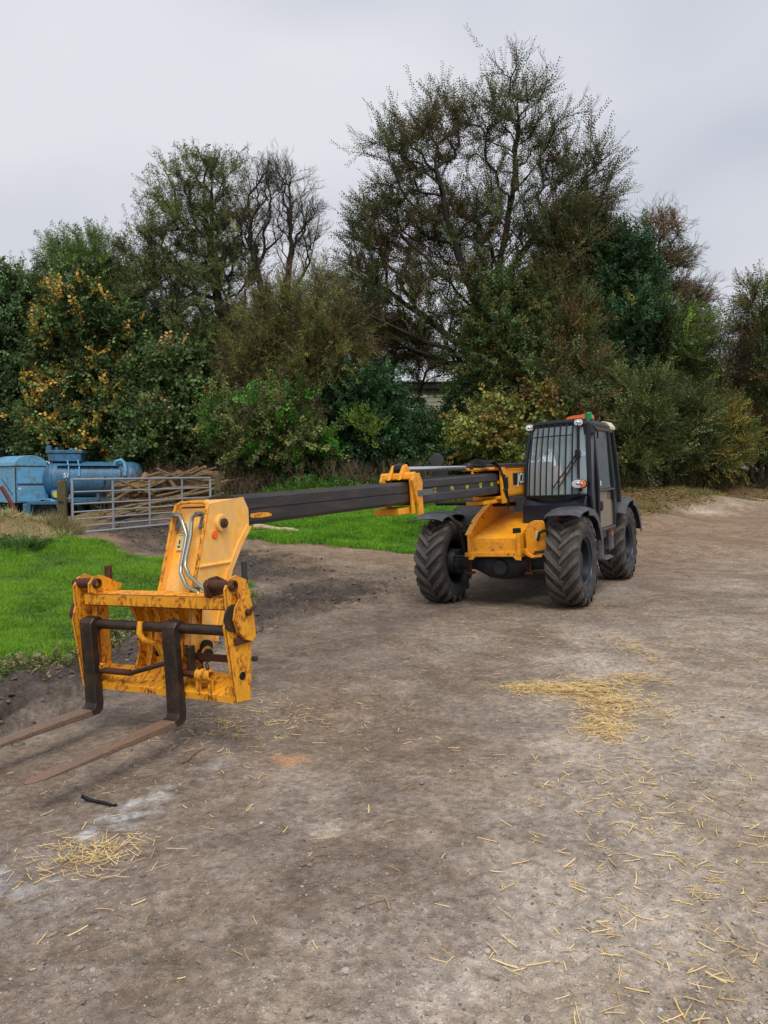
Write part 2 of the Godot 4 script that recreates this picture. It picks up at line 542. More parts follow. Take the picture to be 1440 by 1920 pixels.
var verge_poly := PackedVector2Array([Vector2(6.3, -19.3), Vector2(7.4, -20.9), Vector2(8.2, -21.8), Vector2(9.3, -22.3), Vector2(11, -24.0), Vector2(13.1, -26.0), Vector2(20, -32), Vector2(22, -40), Vector2(8, -34), Vector2(5.8, -23)])
var rut_line := [Vector2(-4.6, -2.2), Vector2(-2.96, -5.85), Vector2(-2.62, -7.28), Vector2(-1.63, -9.31), Vector2(-0.91, -10.85), Vector2(0.18, -12.86)]
var tyre_marks := [[Vector2(0.15, -1.7), Vector2(2.3, -8.6), Vector2(4.3, -13.5)], [Vector2(1.75, -1.7), Vector2(3.9, -8.2), Vector2(6.2, -13.5)], [Vector2(-0.9, -1.7), Vector2(-0.1, -6.0), Vector2(1.5, -9.4)]]
var gate_rut := [Vector2(-0.6, -12.0), Vector2(-2.6, -14.4), Vector2(-4.6, -16.6), Vector2(-6.4, -19.6), Vector2(-8.2, -22.4)]

func make_base() -> void:
	base_grid.resize(GW * GH)
	var cnt := SURVEY.size() / 3
	for j in GH:
		for i in GW:
			var x := GX0 + i * GS
			var z := GZ0 + j * GS
			var sw := 0.0
			var sy := 0.0
			for k in cnt:
				var dx: float = SURVEY[k * 3] - x
				var dz: float = SURVEY[k * 3 + 1] - z
				var w := dx * dx + dz * dz + 0.8
				w = 1.0 / (w * w)
				sw += w
				sy += w * SURVEY[k * 3 + 2]
			base_grid[j * GW + i] = sy / sw

func low(x: float, z: float) -> float:
	var fx := clampf((x - GX0) / GS, 0.0, GW - 1.01)
	var fz := clampf((z - GZ0) / GS, 0.0, GH - 1.01)
	var i := int(fx)
	var j := int(fz)
	fx -= i
	fz -= j
	fx = fx * fx * (3.0 - 2.0 * fx) * 0.4 + fx * 0.6
	fz = fz * fz * (3.0 - 2.0 * fz) * 0.4 + fz * 0.6
	var p := j * GW + i
	return lerpf(lerpf(base_grid[p], base_grid[p + 1], fx), lerpf(base_grid[p + GW], base_grid[p + GW + 1], fx), fz)

# distance to a polyline and the way along it
func near_line(l: Array, p: Vector2) -> Vector2:
	var best := Vector2(1e9, 0)
	var run := 0.0
	for i in l.size() - 1:
		var a: Vector2 = l[i]
		var b: Vector2 = l[i + 1]
		var d := b - a
		var t := clampf((p - a).dot(d) / d.length_squared(), 0.0, 1.0)
		var q := p - a - d * t
		if q.length() < absf(best.x):
			best = Vector2(q.length() * signf(d.cross(q)), run + t * d.length())
		run += d.length()
	return best

func inside(poly: PackedVector2Array, p: Vector2, soft: float) -> float:
	var best := 1e9
	var cnt := poly.size()
	for i in cnt:
		var a := poly[i]
		var d := poly[(i + 1) % cnt] - a
		var t := clampf((p - a).dot(d) / d.length_squared(), 0.0, 1.0)
		best = minf(best, (p - a - d * t).length_squared())
	best = sqrt(best)
	if Geometry2D.is_point_in_polygon(p, poly):
		return clampf(0.5 + best / soft * 0.5, 0.0, 1.0)
	return clampf(0.5 - best / soft * 0.5, 0.0, 1.0)

func bump_at(x: float, z: float, cx: float, cz: float, rx: float, rz: float) -> float:
	var a := (x - cx) / rx
	var b := (z - cz) / rz
	return exp(-a * a - b * b)

# [height, lawn, mud, verge]
func ground(x: float, z: float) -> Array:
	var y := low(x, z)
	var p := Vector2(x, z)
	var wob := Vector2(n_patch.get_noise_2d(x * 2.2, z * 2.2), n_patch.get_noise_2d(x * 2.2 + 91.0, z * 2.2)) * 0.22
	var lawn := 0.0
	var verge := 0.0
	if x < -1.0 and z < -3.0 and z > -17.0:
		lawn = inside(lawn_poly, p + wob, 0.12)
	if z < -14.5:
		lawn = maxf(lawn, inside(bank_poly, p + wob, 0.2))
		if x > 5.0:
			verge = inside(verge_poly, p + wob, 0.3)
	if x < -7.4 and z < -14.5 or z < -21.5 and x < 7.0 or z < -24.0 and x < 9.0 or z < -30.0:
		verge = maxf(verge, clampf(1.0 - lawn, 0.0, 1.0))
	var mud := 0.0
	if x < 2.0 and z < -2.0 and z > -26.0:
		var r := near_line(rut_line, p)
		var fade := clampf((r.y - 1.0) * 0.6, 0.0, 1.0) * clampf((12.3 - r.y) * 0.7, 0.0, 1.0)
		var a := absf(r.x + 0.05)
		if a < 2.0:
			mud = clampf(1.5 - absf(r.x + 0.5) / 0.8 + n_patch.get_noise_2d(x * 3.0, z * 3.0) * 0.5, 0.0, 1.0) * fade
			for o: float in [-0.55, -0.40, 0.0, 0.13, 0.26, 0.40]:
				var d := (r.x - o - n_patch.get_noise_2d(r.y * 2.0, o * 50.0) * 0.06) / 0.055
				y -= exp(-d * d) * 0.068 * fade * (0.85 + 0.25 * sin(r.y * 30.0 + d))
				y += exp(-(d - 1.7) * (d - 1.7) * 1.5) * 0.012 * fade
				y += exp(-(d + 1.7) * (d + 1.7) * 1.5) * 0.012 * fade
		var g := near_line(gate_rut, p)
		var gf := clampf((g.y - 0.6) * 0.6, 0.0, 1.0)
		if absf(g.x) < 2.2:
			mud = maxf(mud, clampf(1.5 - absf(g.x) / 1.1 + n_patch.get_noise_2d(x * 2.0, z * 2.0) * 0.8, 0.0, 1.0) * gf * 0.9)
			for o: float in [-0.85, -0.5, 0.1, 0.75]:
				var d := (g.x - o - n_patch.get_noise_2d(g.y * 2.0, o * 50.0) * 0.14) / 0.14
				y -= exp(-d * d) * 0.05 * gf
		mud *= 1.0 - lawn
		y += mud * (n_lump.get_noise_2d(x * 3.0, z * 3.0) * 0.055 + n_fine.get_noise_2d(x * 7.0, z * 7.0) * 0.045)
	if x < -5.5 and z < -12.0 and z > -20.0:
		y += bump_at(x, z, -8.0, -16.1, 0.85, 0.8) * 0.42 + bump_at(x, z, -9.2, -16.6, 0.9, 0.9) * 0.42 + bump_at(x, z, -7.1, -16.4, 0.5, 0.5) * 0.12
		verge = maxf(verge, clampf(bump_at(x, z, -8.2, -15.9, 1.7, 1.1) * 2.2 - 0.5 + wob.x, 0.0, 1.0))
	if x < -3.0 and z < -18.5:
		y += bump_at(x, z, -6.0, -22.6, 1.8, 1.1) * 0.35
	y += n_lump.get_noise_2d(x * 0.5, z * 0.5) * 0.03 + n_lump.get_noise_2d(x * 4.0, z * 4.0) * 0.012
	if z > -13.5 and x > -1.3 and x < 6.5 and z < -1.5:
		for l: Array in tyre_marks:
			var q := near_line(l, p)
			var w := absf(q.x)
			if w < 0.34:
				var worn := clampf(0.65 + n_patch.get_noise_2d(x * 2.0 + 30.0, z * 2.0) * 1.6, 0.0, 1.0)
				y += worn * (smoothstep(0.34, 0.2, w) * -0.012 + smoothstep(0.23, 0.18, w) * 0.009 * sin((q.y + w) * 31.4))
	if verge > 0.0:
		y += verge * n_lump.get_noise_2d(x * 1.6, z * 1.6) * 0.1
	if z > -12.0:
		y += n_fine.get_noise_2d(x * 9.0, z * 9.0) * 0.006
	return [y, lawn * (1.0 - verge), mud, verge]

func gy(x: float, z: float) -> float:
	return ground(x, z)[0]

func smooth(a: float, b: float, t: float) -> float:
	return smoothstep(a, b, t)

func soil_colour(x: float, z: float, k: Array) -> Color:
	var a := n_patch.get_noise_2d(x * 0.7, z * 0.7)
	var b := n_patch.get_noise_2d(x * 2.6 + 40.0, z * 2.6)
	var d := n_fine.get_noise_2d(x * 5.0, z * 5.0)
	var pale := smooth(-0.8, 1.2, (x + 0.5 - (-2.3 - z) * 0.50) + a * 0.6 + b * 0.35)
	pale *= smooth(-11.0, -6.5, z) * 0.75 + 0.25
	pale *= 1.0 - 0.75 * clampf(bump_at(x, z, 3.7, -6.6, 0.8, 1.6) + bump_at(x, z, 5.2, -9.0, 1.2, 1.6) * 0.7, 0.0, 1.0)
	pale = clampf(pale + b * 0.16 * pale + clampf(a * 1.2 - 0.3, 0.0, 0.15), 0.0, 1.0)
	for l in [[Vector2(0.25, -2.0), Vector2(2.3, -7.6), 0.28, 0.35], [Vector2(0.95, -2.0), Vector2(2.5, -5.6), 0.12, 0.5], [Vector2(1.55, -2.2), Vector2(3.6, -6.8), 0.16, 0.4]]:
		var q := near_line([l[0], l[1]], Vector2(x, z))
		pale += l[3] * exp(-pow(q.x / l[2], 2.0)) * (0.6 + b * 1.2)
	for l: Array in tyre_marks:
		var q := near_line(l, Vector2(x, z))
		pale += 0.16 * smoothstep(0.34, 0.14, absf(q.x)) * (0.8 + b * 1.4)
	pale = clampf(pale, 0.0, 1.0)
	pale = maxf(pale, 0.8 * smooth(0.35, 0.8, bump_at(x, z, 2.3, -8.1, 0.55, 1.2) + b * 0.3))
	pale = maxf(pale, 0.8 * smooth(0.4, 0.9, bump_at(x, z, -0.28, -3.62, 0.16, 0.16) + b * 0.25))
	pale = maxf(pale, 0.6 * smooth(0.35, 0.9, bump_at(x, z, 7.5, -13.5, 2.2, 1.6) + b * 0.45))
	pale = maxf(pale, 0.5 * smooth(0.35, 0.9, bump_at(x, z, 5.2, -10.2, 1.2, 0.6) + b * 0.4))
	var c := Color(0.188, 0.153, 0.127).lerp(Color(0.300, 0.260, 0.222), pale)
	c = c.lerp(Color(0.235, 0.170, 0.118), smooth(-11.0, -17.0, z) * 0.7)
	c = c * (1.0 + a * 0.10 + b * 0.15 + d * 0.14)
	c = c.lerp(Color(0.062, 0.052, 0.046), clampf(k[2] * (1.0 + b * 0.6), 0.0, 1.0))
	# spilt white powder and a spot of orange dust
	var w := Vector2(x, z) - Vector2(-1.42, -3.72)
	var along := w.dot(Vector2(0.36, -0.93))
	var across := w.dot(Vector2(0.93, 0.36))
	var powder := exp(-pow(across / 0.1, 2.0)) * smooth(-0.3, 0.1, along) * smooth(1.3, 0.2, along)
	c = c.lerp(Color(0.50, 0.52, 0.54), clampf(powder * (0.42 + d * 1.8 + b), 0.0, 0.6))
	c = c.lerp(Color(0.40, 0.43, 0.47), clampf(bump_at(x, z, -1.75, -3.1, 0.3, 0.25) * (0.4 + d * 1.5), 0.0, 0.4))
	c = c.lerp(Color(0.50, 0.26, 0.12), clampf(bump_at(x, z, -0.57, -4.63, 0.12, 0.09) * (0.6 + d), 0.0, 0.6))
	# chalk along the edge of the track
	if x > 5.0 and z < -17.0:
		var e := inside(verge_poly, Vector2(x, z), 1.1)
		c = c.lerp(Color(0.52, 0.47, 0.40), clampf(1.0 - absf(e - 0.34) * 5.0, 0.0, 1.0) * (0.55 + d) * smooth(7.0, 10.0, x))
	c = c.lerp(Color(0.085, 0.105, 0.030), k[1])
	var lit := Color(0.165, 0.100, 0.055).lerp(Color(0.10, 0.095, 0.04), clampf(0.5 + a + b, 0.0, 1.0))
	if x < 5.0:
		lit = lit.lerp(Color(0.20, 0.16, 0.085), 0.5)
	c = c.lerp(lit, k[3])
	var up := lerpf(2.06, 1.5, k[1])
	return Color(maxf(c.r, 0.02) * up, maxf(c.g, 0.02) * up, maxf(c.b, 0.015) * up)

func axis_steps(a: float, b: float, fine: float, out0: float, out1: float) -> PackedFloat32Array:
	var left := []
	var s := fine
	var p := a
	while p > out0:
		s = minf(s * 1.045 if s < 0.14 else s * 1.07, 8.0)
		p -= s
		left.append(p)
	left.reverse()
	var r := PackedFloat32Array(left)
	p = a
	while p < b:
		r.append(p)
		p += fine
	s = fine
	while p < out1:
		r.append(p)
		s = minf(s * 1.045 if s < 0.14 else s * 1.07, 8.0)
		p += s
	return r

func make_ground() -> void:
	var xs := axis_steps(-4.3, 1.2, 0.034, -140.0, 140.0)
	var zs := axis_steps(-13.0, -1.5, 0.04, -160.0, 30.0)
	var w := xs.size()
	var h := zs.size()
	var pos := PackedVector3Array(); pos.resize(w * h)
	var col := PackedColorArray(); col.resize(w * h)
	var cls := PackedByteArray(); cls.resize(w * h)
	for j in h:
		for i in w:
			var x := xs[i]
			var z := zs[j]
			var k := ground(x, z)
			var p := j * w + i
			pos[p] = Vector3(x, k[0], z)
			col[p] = soil_colour(x, z, k)
			cls[p] = 1 if k[1] > 0.5 else 2 if k[3] > 0.5 else 3 if k[2] > 0.5 else 0
	var nor := PackedVector3Array(); nor.resize(w * h)
	for j in h:
		for i in w:
			var a := pos[j * w + mini(i + 1, w - 1)] - pos[j * w + maxi(i - 1, 0)]
			var b := pos[mini(j + 1, h - 1) * w + i] - pos[maxi(j - 1, 0) * w + i]
			nor[j * w + i] = b.cross(a).normalized()
	var called := ["dirt_track", "lawn", "verge", "mud"]
	for c in 4:
		var remap := PackedInt32Array(); remap.resize(w * h); remap.fill(-1)
		var v := PackedVector3Array(); var n := PackedVector3Array(); var cc := PackedColorArray()
		var u := PackedVector2Array(); var u2 := PackedVector2Array(); var ix := PackedInt32Array()
		for j in h - 1:
			for i in w - 1:
				var p := j * w + i
				if cls[p] != c:
					continue
				for q in [p, p + 1, p + w + 1, p, p + w + 1, p + w]:
					if remap[q] < 0:
						remap[q] = v.size()
						v.append(pos[q]); n.append(nor[q]); cc.append(col[q])
						u.append(Vector2(pos[q].x, pos[q].z) / 1.37)
						u2.append(Vector2(pos[q].x + pos[q].z * 0.31, pos[q].z - pos[q].x * 0.31) / 4.3)
					ix.append(remap[q])
		var a := []
		a.resize(Mesh.ARRAY_MAX)
		a[Mesh.ARRAY_VERTEX] = v; a[Mesh.ARRAY_NORMAL] = n; a[Mesh.ARRAY_COLOR] = cc
		a[Mesh.ARRAY_TEX_UV] = u; a[Mesh.ARRAY_TEX_UV2] = u2; a[Mesh.ARRAY_INDEX] = ix
		var m := ArrayMesh.new()
		m.add_surface_from_arrays(Mesh.PRIMITIVE_TRIANGLES, a)
		m.surface_set_material(0, M.soil)
		kind(use(called[c], m), "structure")

# ---------------------------------------------------------------- ground cover

func tuft_mesh(blades: int, hgt: float, wid: float, spread: float) -> ArrayMesh:
	var b := MB.new()
	for i in blades:
		var t := R.randf() * TAU
		var o := Vector3(cos(t), 0, sin(t)) * R.randf() * spread
		var lean := Vector3(cos(t + R.randf_range(-1, 1)), 0, sin(t + R.randf_range(-1, 1))) * hgt * R.randf_range(0.15, 0.8)
		var hh := hgt * R.randf_range(0.55, 1.1)
		var side := Vector3(-sin(t * 3.0), 0, cos(t * 3.0)) * wid * 0.5
		var p1 := o + Vector3.UP * hh * 0.6 + lean * 0.35
		var p2 := o + Vector3.UP * hh * 0.95 + lean
		var s := R.randf_range(0.75, 1.25)
		b.col = Color(s, s * R.randf_range(0.9, 1.08), s)
		b.quad(o - side, o + side, p1 + side * 0.8, p1 - side * 0.8, Vector3(lean.x, 0.6, lean.z))
		b.tri(p1 - side * 0.8, p1 + side * 0.8, p2, Vector3(lean.x, 0.6, lean.z))
	return b.mesh(M.grass_blade)

func make_grass() -> void:
	var t := tuft_mesh(9, 0.075, 0.007, 0.05)
	var buf := PackedFloat32Array()
	for i in 60000:
		var z := -5.0 - 12.0 * pow(R.randf(), 1.25)
		var x := R.randf_range(-0.56 * -z - 0.6, -1.7)
		var k := ground(x, z)
		if k[1] < 0.45 + 0.3 * R.randf():
			continue
		var g := n_patch.get_noise_2d(x * 1.8, z * 1.8)
		var s := R.randf_range(0.7, 1.25) * (1.0 + g * 0.8) * (0.7 + 0.5 * smooth(0.45, 1.0, k[1]))
		var c := Color(0.23, 0.46, 0.035).lerp(Color(0.11, 0.29, 0.025), clampf(0.4 - g * 1.6 + R.randf_range(-0.3, 0.3), 0, 1))
		if R.randf() < 0.10 - g * 0.3:
			c = Color(0.34, 0.33, 0.13).lerp(c, R.randf() * 0.7)
		push(buf, frame(Vector3(R.randf_range(-0.2, 0.2), 1, R.randf_range(-0.2, 0.2)), R.randf() * TAU, Vector3(1.1, s, 1.1)), Vector3(x, k[0] - 0.006, z), c)
	kind(many("lawn_grass", t, buf), "stuff", "short bright green grass of the lawn left of the track")
	buf = PackedFloat32Array()
	for i in 52000:
		var x := R.randf_range(-4.2, 7.4)
		var z := R.randf_range(-25.0, -15.2)
		var k := ground(x, z)
		if k[1] < 0.45 + 0.3 * R.randf():
			continue
		var g := n_patch.get_noise_2d(x * 1.8, z * 1.8)
		var s := R.randf_range(0.8, 1.4) * (1.0 + g * 0.7)
		var c := Color(0.22, 0.47, 0.035).lerp(Color(0.115, 0.31, 0.025), clampf(0.4 - g * 1.5 + R.randf_range(-0.3, 0.3), 0, 1))
		push(buf, frame(Vector3(R.randf_range(-0.2, 0.2), 1, R.randf_range(-0.2, 0.2)), R.randf() * TAU, Vector3(1.7, s * 1.2, 1.7)), Vector3(x, k[0] - 0.006, z), c)
	kind(many("bank_grass", t, buf), "stuff", "bright green grass on the bank behind the boom")
	# long dry grass on the spoil mound and about the gate
	var dry := tuft_mesh(8, 0.30, 0.009, 0.05)
	buf = PackedFloat32Array()
	for i in 5200:
		var x := R.randf_range(-11.5, -6.2)
		var z := R.randf_range(-18.2, -14.6)
		var k := ground(x, z)
		var bare := bump_at(x, z, -7.95, -15.5, 0.5, 0.4) + bump_at(x, z, -7.2, -16.0, 0.4, 0.3)
		if k[3] < 0.35 or R.randf() < bare * 1.3:
			continue
		var c := Color(0.60, 0.48, 0.26).lerp(Color(0.13, 0.24, 0.04), 1.0 if R.randf() < 0.28 + 0.4 * n_patch.get_noise_2d(x * 3.0, z * 3.0) else R.randf() * 0.25)
		push(buf, frame(Vector3(R.randf_range(-0.8, 1.0), 0.7, R.randf_range(-0.2, 1.0)), R.randf() * TAU, Vector3(1, R.randf_range(0.35, 0.85), 1)), Vector3(x, k[0] - 0.01, z), c)
	for i in 160:
		var x := -6.76 + R.randfn() * 0.16
		var z := -16.25 + R.randfn() * 0.16
		push(buf, frame(Vector3(R.randf_range(-0.3, 0.3), 1, R.randf_range(-0.3, 0.3)), R.randf() * TAU, Vector3(1, R.randf_range(0.8, 1.6), 1)), Vector3(x, gy(x, z) - 0.01, z), Color(0.40, 0.31, 0.18).lerp(Color(0.16, 0.22, 0.05), R.randf() * 0.5))
	kind(many("dry_grass", dry, buf), "stuff", "long dry grass on the earth mound by the gate post")

func pebble(seg: int) -> ArrayMesh:
	var b := MB.new()
	var rows := []
	for i in seg + 1:
		var la := PI * i / seg - PI / 2
		var row := []
		for j in seg + 2:
			var lo := TAU * (j % (seg + 1)) / (seg + 1)
			var p := Vector3(cos(la) * cos(lo), sin(la) * 0.62, cos(la) * sin(lo))
			row.append(p * (0.5 + 0.16 * n_fine.get_noise_3dv(p * 8.0 + Vector3.ONE * R.seed * 0.0 + Vector3(seg * 7, 0, 0))))
		rows.append(row)
	for i in seg:
		for j in seg + 1:
			var s := R.randf_range(0.93, 1.07)
			b.col = Color(s, s, s)
			b.quad(rows[i][j], rows[i][j + 1], rows[i + 1][j + 1], rows[i + 1][j], rows[i][j] + rows[i + 1][j + 1])
	return b.mesh(M.stone)

func make_gravel() -> void:
	for v in 3:
		var m := pebble(4 + v)
		var buf := PackedFloat32Array()
		for i in [26000, 7000, 700][v]:
			var d := 1.9 + 7.5 * pow(R.randf(), 1.6)
			var x := R.randf_range(-0.62, 0.62) * d
			var z := -d
			var dens := 0.30 + 0.7 * smooth(-0.1, 0.35, n_patch.get_noise_2d(x * 1.9 + 7.0, z * 1.9)) + bump_at(x, z, 0.15, -2.7, 0.35, 0.35) * 0.8 + bump_at(x, z, -0.7, -2.95, 0.25, 0.2) * 0.8
			if R.randf() > dens:
				continue
			var k := ground(x, z)
			if k[1] > 0.3 or k[2] > 0.6:
				continue
			var s: float = [0.006, 0.010, 0.018][v] * R.randf_range(0.5, 1.6)
			var g := R.randf_range(0.7, 1.35)
			var c := (soil_colour(x, z, k) * 0.54).lerp(Color(0.30, 0.285, 0.27) * g, 0.4) * g
			if R.randf() < 0.018:
				c = Color(0.50, 0.48, 0.45)
			elif R.randf() < 0.08:
				c = Color(0.17, 0.155, 0.145)
			push(buf, frame(Vector3(R.randf_range(-0.5, 0.5), 1, R.randf_range(-0.5, 0.5)), R.randf() * TAU, Vector3(s * R.randf_range(0.8, 1.4), s, s)), Vector3(x, k[0] + s * R.randf_range(-0.05, 0.22), z), c)
		kind(many("gravel", m, buf), "stuff", ["finest grit lying loose on the track", "small gravel lying loose on the track", "larger pebbles lying loose on the track"][v])

func make_clods() -> void:
	var m := pebble(5)
	var buf := PackedFloat32Array()
	for i in 9000:
		var x := R.randf_range(-7.0, 1.2)
		var z := R.randf_range(-21.0, -3.5)
		var k := ground(x, z)
		if k[1] > 0.2 or k[2] < 0.15 + 0.6 * R.randf():
			continue
		var s := R.randf_range(0.02, 0.055) * (1.5 if R.randf() < 0.12 else 1.0)
		var g := R.randf_range(0.8, 1.25)
		push(buf, frame(Vector3(R.randf_range(-0.5, 0.5), 1, R.randf_range(-0.5, 0.5)), R.randf() * TAU, Vector3(s * R.randf_range(0.8, 1.8), s * 0.9, s)), Vector3(x, k[0] + s * R.randf_range(-0.15, 0.15), z), Color(0.115 * g, 0.096 * g, 0.084 * g))
	kind(many("mud_clods", m, buf), "stuff", "clods of dark mud in the churned ruts beside the lawn")

func stalk_mesh(bend: float, flat_: float) -> ArrayMesh:
	var b := MB.new()
	var pts := [Vector3(-0.5, 0, 0), Vector3(0, 0, bend), Vector3(0.5, 0.0, 0)]
	for i in 2:
		var a: Vector3 = pts[i]
		var d: Vector3 = pts[i + 1]
		for s in 3:
			var t0 := TAU * s / 3
			var t1 := TAU * (s + 1) / 3
			var o0 := Vector3(0, sin(t0) * flat_, cos(t0)) * 0.5
			var o1 := Vector3(0, sin(t1) * flat_, cos(t1)) * 0.5
			var g := R.randf_range(0.85, 1.15)
			b.col = Color(g, g, g)
			b.quad(a + o0 * Vector3(1, 0.03, 0.03), a + o1 * Vector3(1, 0.03, 0.03), d + o1 * Vector3(1, 0.03, 0.03), d + o0 * Vector3(1, 0.03, 0.03), o0 + o1)
	return b.mesh(M.straw)

func straw_at(buf: PackedFloat32Array, x: float, z: float, lift: float, l0: float, l1: float, thick := 1.0) -> void:
	var l := R.randf_range(l0, l1)
	var t := R.randf() * TAU
	var wid := R.randf_range(0.003, 0.007) / 0.03 * thick
	var up := R.randf_range(-0.06, 0.10)
	var bx := Vector3(cos(t), up, sin(t)).normalized()
	var bz := bx.cross(Vector3.UP).normalized()
	var by := bz.cross(bx)
	var c := Color(0.72, 0.49, 0.18).lerp(Color(0.82, 0.65, 0.34), R.randf())
	if R.randf() < 0.22:
		c = Color(0.44, 0.31, 0.15)
	push(buf, Basis(bx * l, by * wid * 0.7, bz * wid), Vector3(x, gy(x, z) + 0.003 + lift + absf(up) * l * 0.45, z), c)

func make_straw() -> void:
	var m := stalk_mesh(0.015, 0.6)
	var buf := PackedFloat32Array()
	var heaps := [[1.38, -6.2, 0.26, 0.20, 620], [1.66, -6.2, 0.22, 0.26, 620], [1.70, -5.75, 0.18, 0.24, 460], [1.46, -5.1, 0.16, 0.24, 330], [1.58, -5.4, 0.16, 0.3, 230], [2.1, -6.45, 0.2, 0.16, 220], [1.12, -6.2, 0.13, 0.10, 130], [2.45, -7.3, 0.15, 0.7, 210], [1.95, -5.6, 0.25, 0.5, 150]]
	for h in heaps:
		for i in h[4]:
			var a := R.randfn()
			var b := R.randfn()
			straw_at(buf, h[0] + a * h[2] * 0.62, h[1] + b * h[3] * 0.62, R.randf() * 0.03 * exp(-(a * a + b * b) * 0.4), 0.025, 0.12)
	kind(many("straw_heap", m, buf), "stuff", "large heap of golden straw spilt on the right of the track")
	buf = PackedFloat32Array()
	for h in [[-1.30, -3.46, 0.12, 0.09, 210], [-1.45, -3.55, 0.10, 0.08, 50], [-1.4, -3.28, 0.2, 0.1, 70]]:
		for i in h[4]:
			straw_at(buf, h[0] + R.randfn() * h[2], h[1] + R.randfn() * h[3], R.randf() * 0.014, 0.02, 0.11, 0.62)
	kind(many("straw_wisp", m, buf), "stuff", "small wisp of straw on the ground below the fork tips")
	buf = PackedFloat32Array()
	var strips := [[1.35, -3.9, 0.22, 0.6, 170], [1.1, -3.1, 0.3, 0.4, 130], [0.95, -2.45, 0.3, 0.3, 110], [2.1, -3.9, 0.4, 0.7, 110], [3.4, -6.5, 0.6, 1.3, 330], [3.6, -9.0, 1.0, 1.2, 160], [-1.1, -5.4, 0.35, 0.3, 260], [-0.5, -5.8, 0.5, 0.3, 90], [0.6, -8.2, 1.2, 1.0, 200], [2.0, -9.0, 0.5, 1.0, 140], [0.0, -3.2, 1.2, 0.8, 60], [-1.4, -3.8, 0.6, 0.7, 70], [0.3, -6.5, 1.5, 1.4, 170], [1.6, -4.4, 0.5, 0.5, 110]]
	for h in strips:
		for i in h[4]:
			var x: float = h[0] + R.randfn() * h[2]
			var z: float = h[1] + R.randfn() * h[3]
			if z > -1.6:
				continue
			straw_at(buf, x, z, 0.0, 0.015, 0.095)
			if R.randf() < 0.25:
				straw_at(buf, x + R.randfn() * 0.02, z + R.randfn() * 0.02, 0.004, 0.03, 0.1)
	kind(many("loose_straw", m, buf), "stuff", "loose straw stalks scattered over the track")

func leaf_flat() -> ArrayMesh:
	var b := MB.new()
	b.quad(Vector3(-0.5, 0, 0), Vector3(0, 0.06, 0.3), Vector3(0.5, 0.03, 0), Vector3(0, 0.08, -0.3), Vector3.UP)
	return b.mesh(M.leaf)

func make_litter() -> void:
	var m := leaf_flat()
	var buf := PackedFloat32Array()
	for i in 26000:
		var z := -19.0 - 13.0 * R.randf()
		var x := 5.8 + R.randf() * 12.0
		var k := ground(x, z)
		if k[3] < 0.4 * R.randf() + 0.12:
			continue
		var c := Color(0.25, 0.13, 0.055).lerp(Color(0.40, 0.24, 0.10), R.randf())
		if R.randf() < 0.25:
			c = Color(0.13, 0.17, 0.04)
		var s := R.randf_range(0.05, 0.11)
		push(buf, frame(Vector3(R.randf_range(-0.6, 0.6), 1, R.randf_range(-0.6, 0.6)), R.randf() * TAU, Vector3(s, s, s)), Vector3(x, k[0] + R.randf() * 0.04, z), c)
	kind(many("fallen_leaves", m, buf), "stuff", "brown fallen leaves on the bank below the right hedge")
	var t := tuft_mesh(8, 0.16, 0.01, 0.07)
	buf = PackedFloat32Array()
	for i in 5000:
		var z := -19.0 - 9.0 * R.randf()
		var x := 5.9 + R.randf() * 9.0
		var k := ground(x, z)
		if k[3] < 0.5 or n_patch.get_noise_2d(x * 1.3, z * 1.3) < 0.04 and R.randf() > 0.12:
			continue
		push(buf, frame(Vector3(R.randf_range(-0.4, 0.4), 1, R.randf_range(-0.4, 0.4)), R.randf() * TAU, Vector3(1, R.randf_range(0.5, 1.1), 1)), Vector3(x, k[0] - 0.01, z), Color(0.13, 0.20, 0.04).lerp(Color(0.30, 0.24, 0.10), R.randf()))
	kind(many("verge_grass", t, buf), "stuff", "thin grass on the leaf strewn bank by the right hedge")

# ---------------------------------------------------------------- telehandler
# in the machine's own axes: x to its left side, y up, z forward, origin under the front axle

const BX := -0.08   # middle of the boom
const WR := 0.6     # wheel radius

func yz(x: float) -> Transform3D:   # plate plane: polygon (z, y), thickness along x
	return Transform3D(Basis(Vector3(0, 0, 1), Vector3(0, 1, 0), Vector3(-1, 0, 0)), Vector3(x, 0, 0))

func xy(z: float) -> Transform3D:
	return Transform3D(Basis.IDENTITY, Vector3(0, 0, z))

func text_mesh(s: String, size: float, depth: float, m: Material) -> TextMesh:
	var t := TextMesh.new()
	var f := SystemFont.new()
	f.font_names = ["Droid Sans"]
	f.font_weight = 700
	t.font = f
	t.text = s
	t.font_size = 64
	t.pixel_size = size / 64.0
	t.depth = depth
	t.material = m
	return t

var wheel_meshes := {}

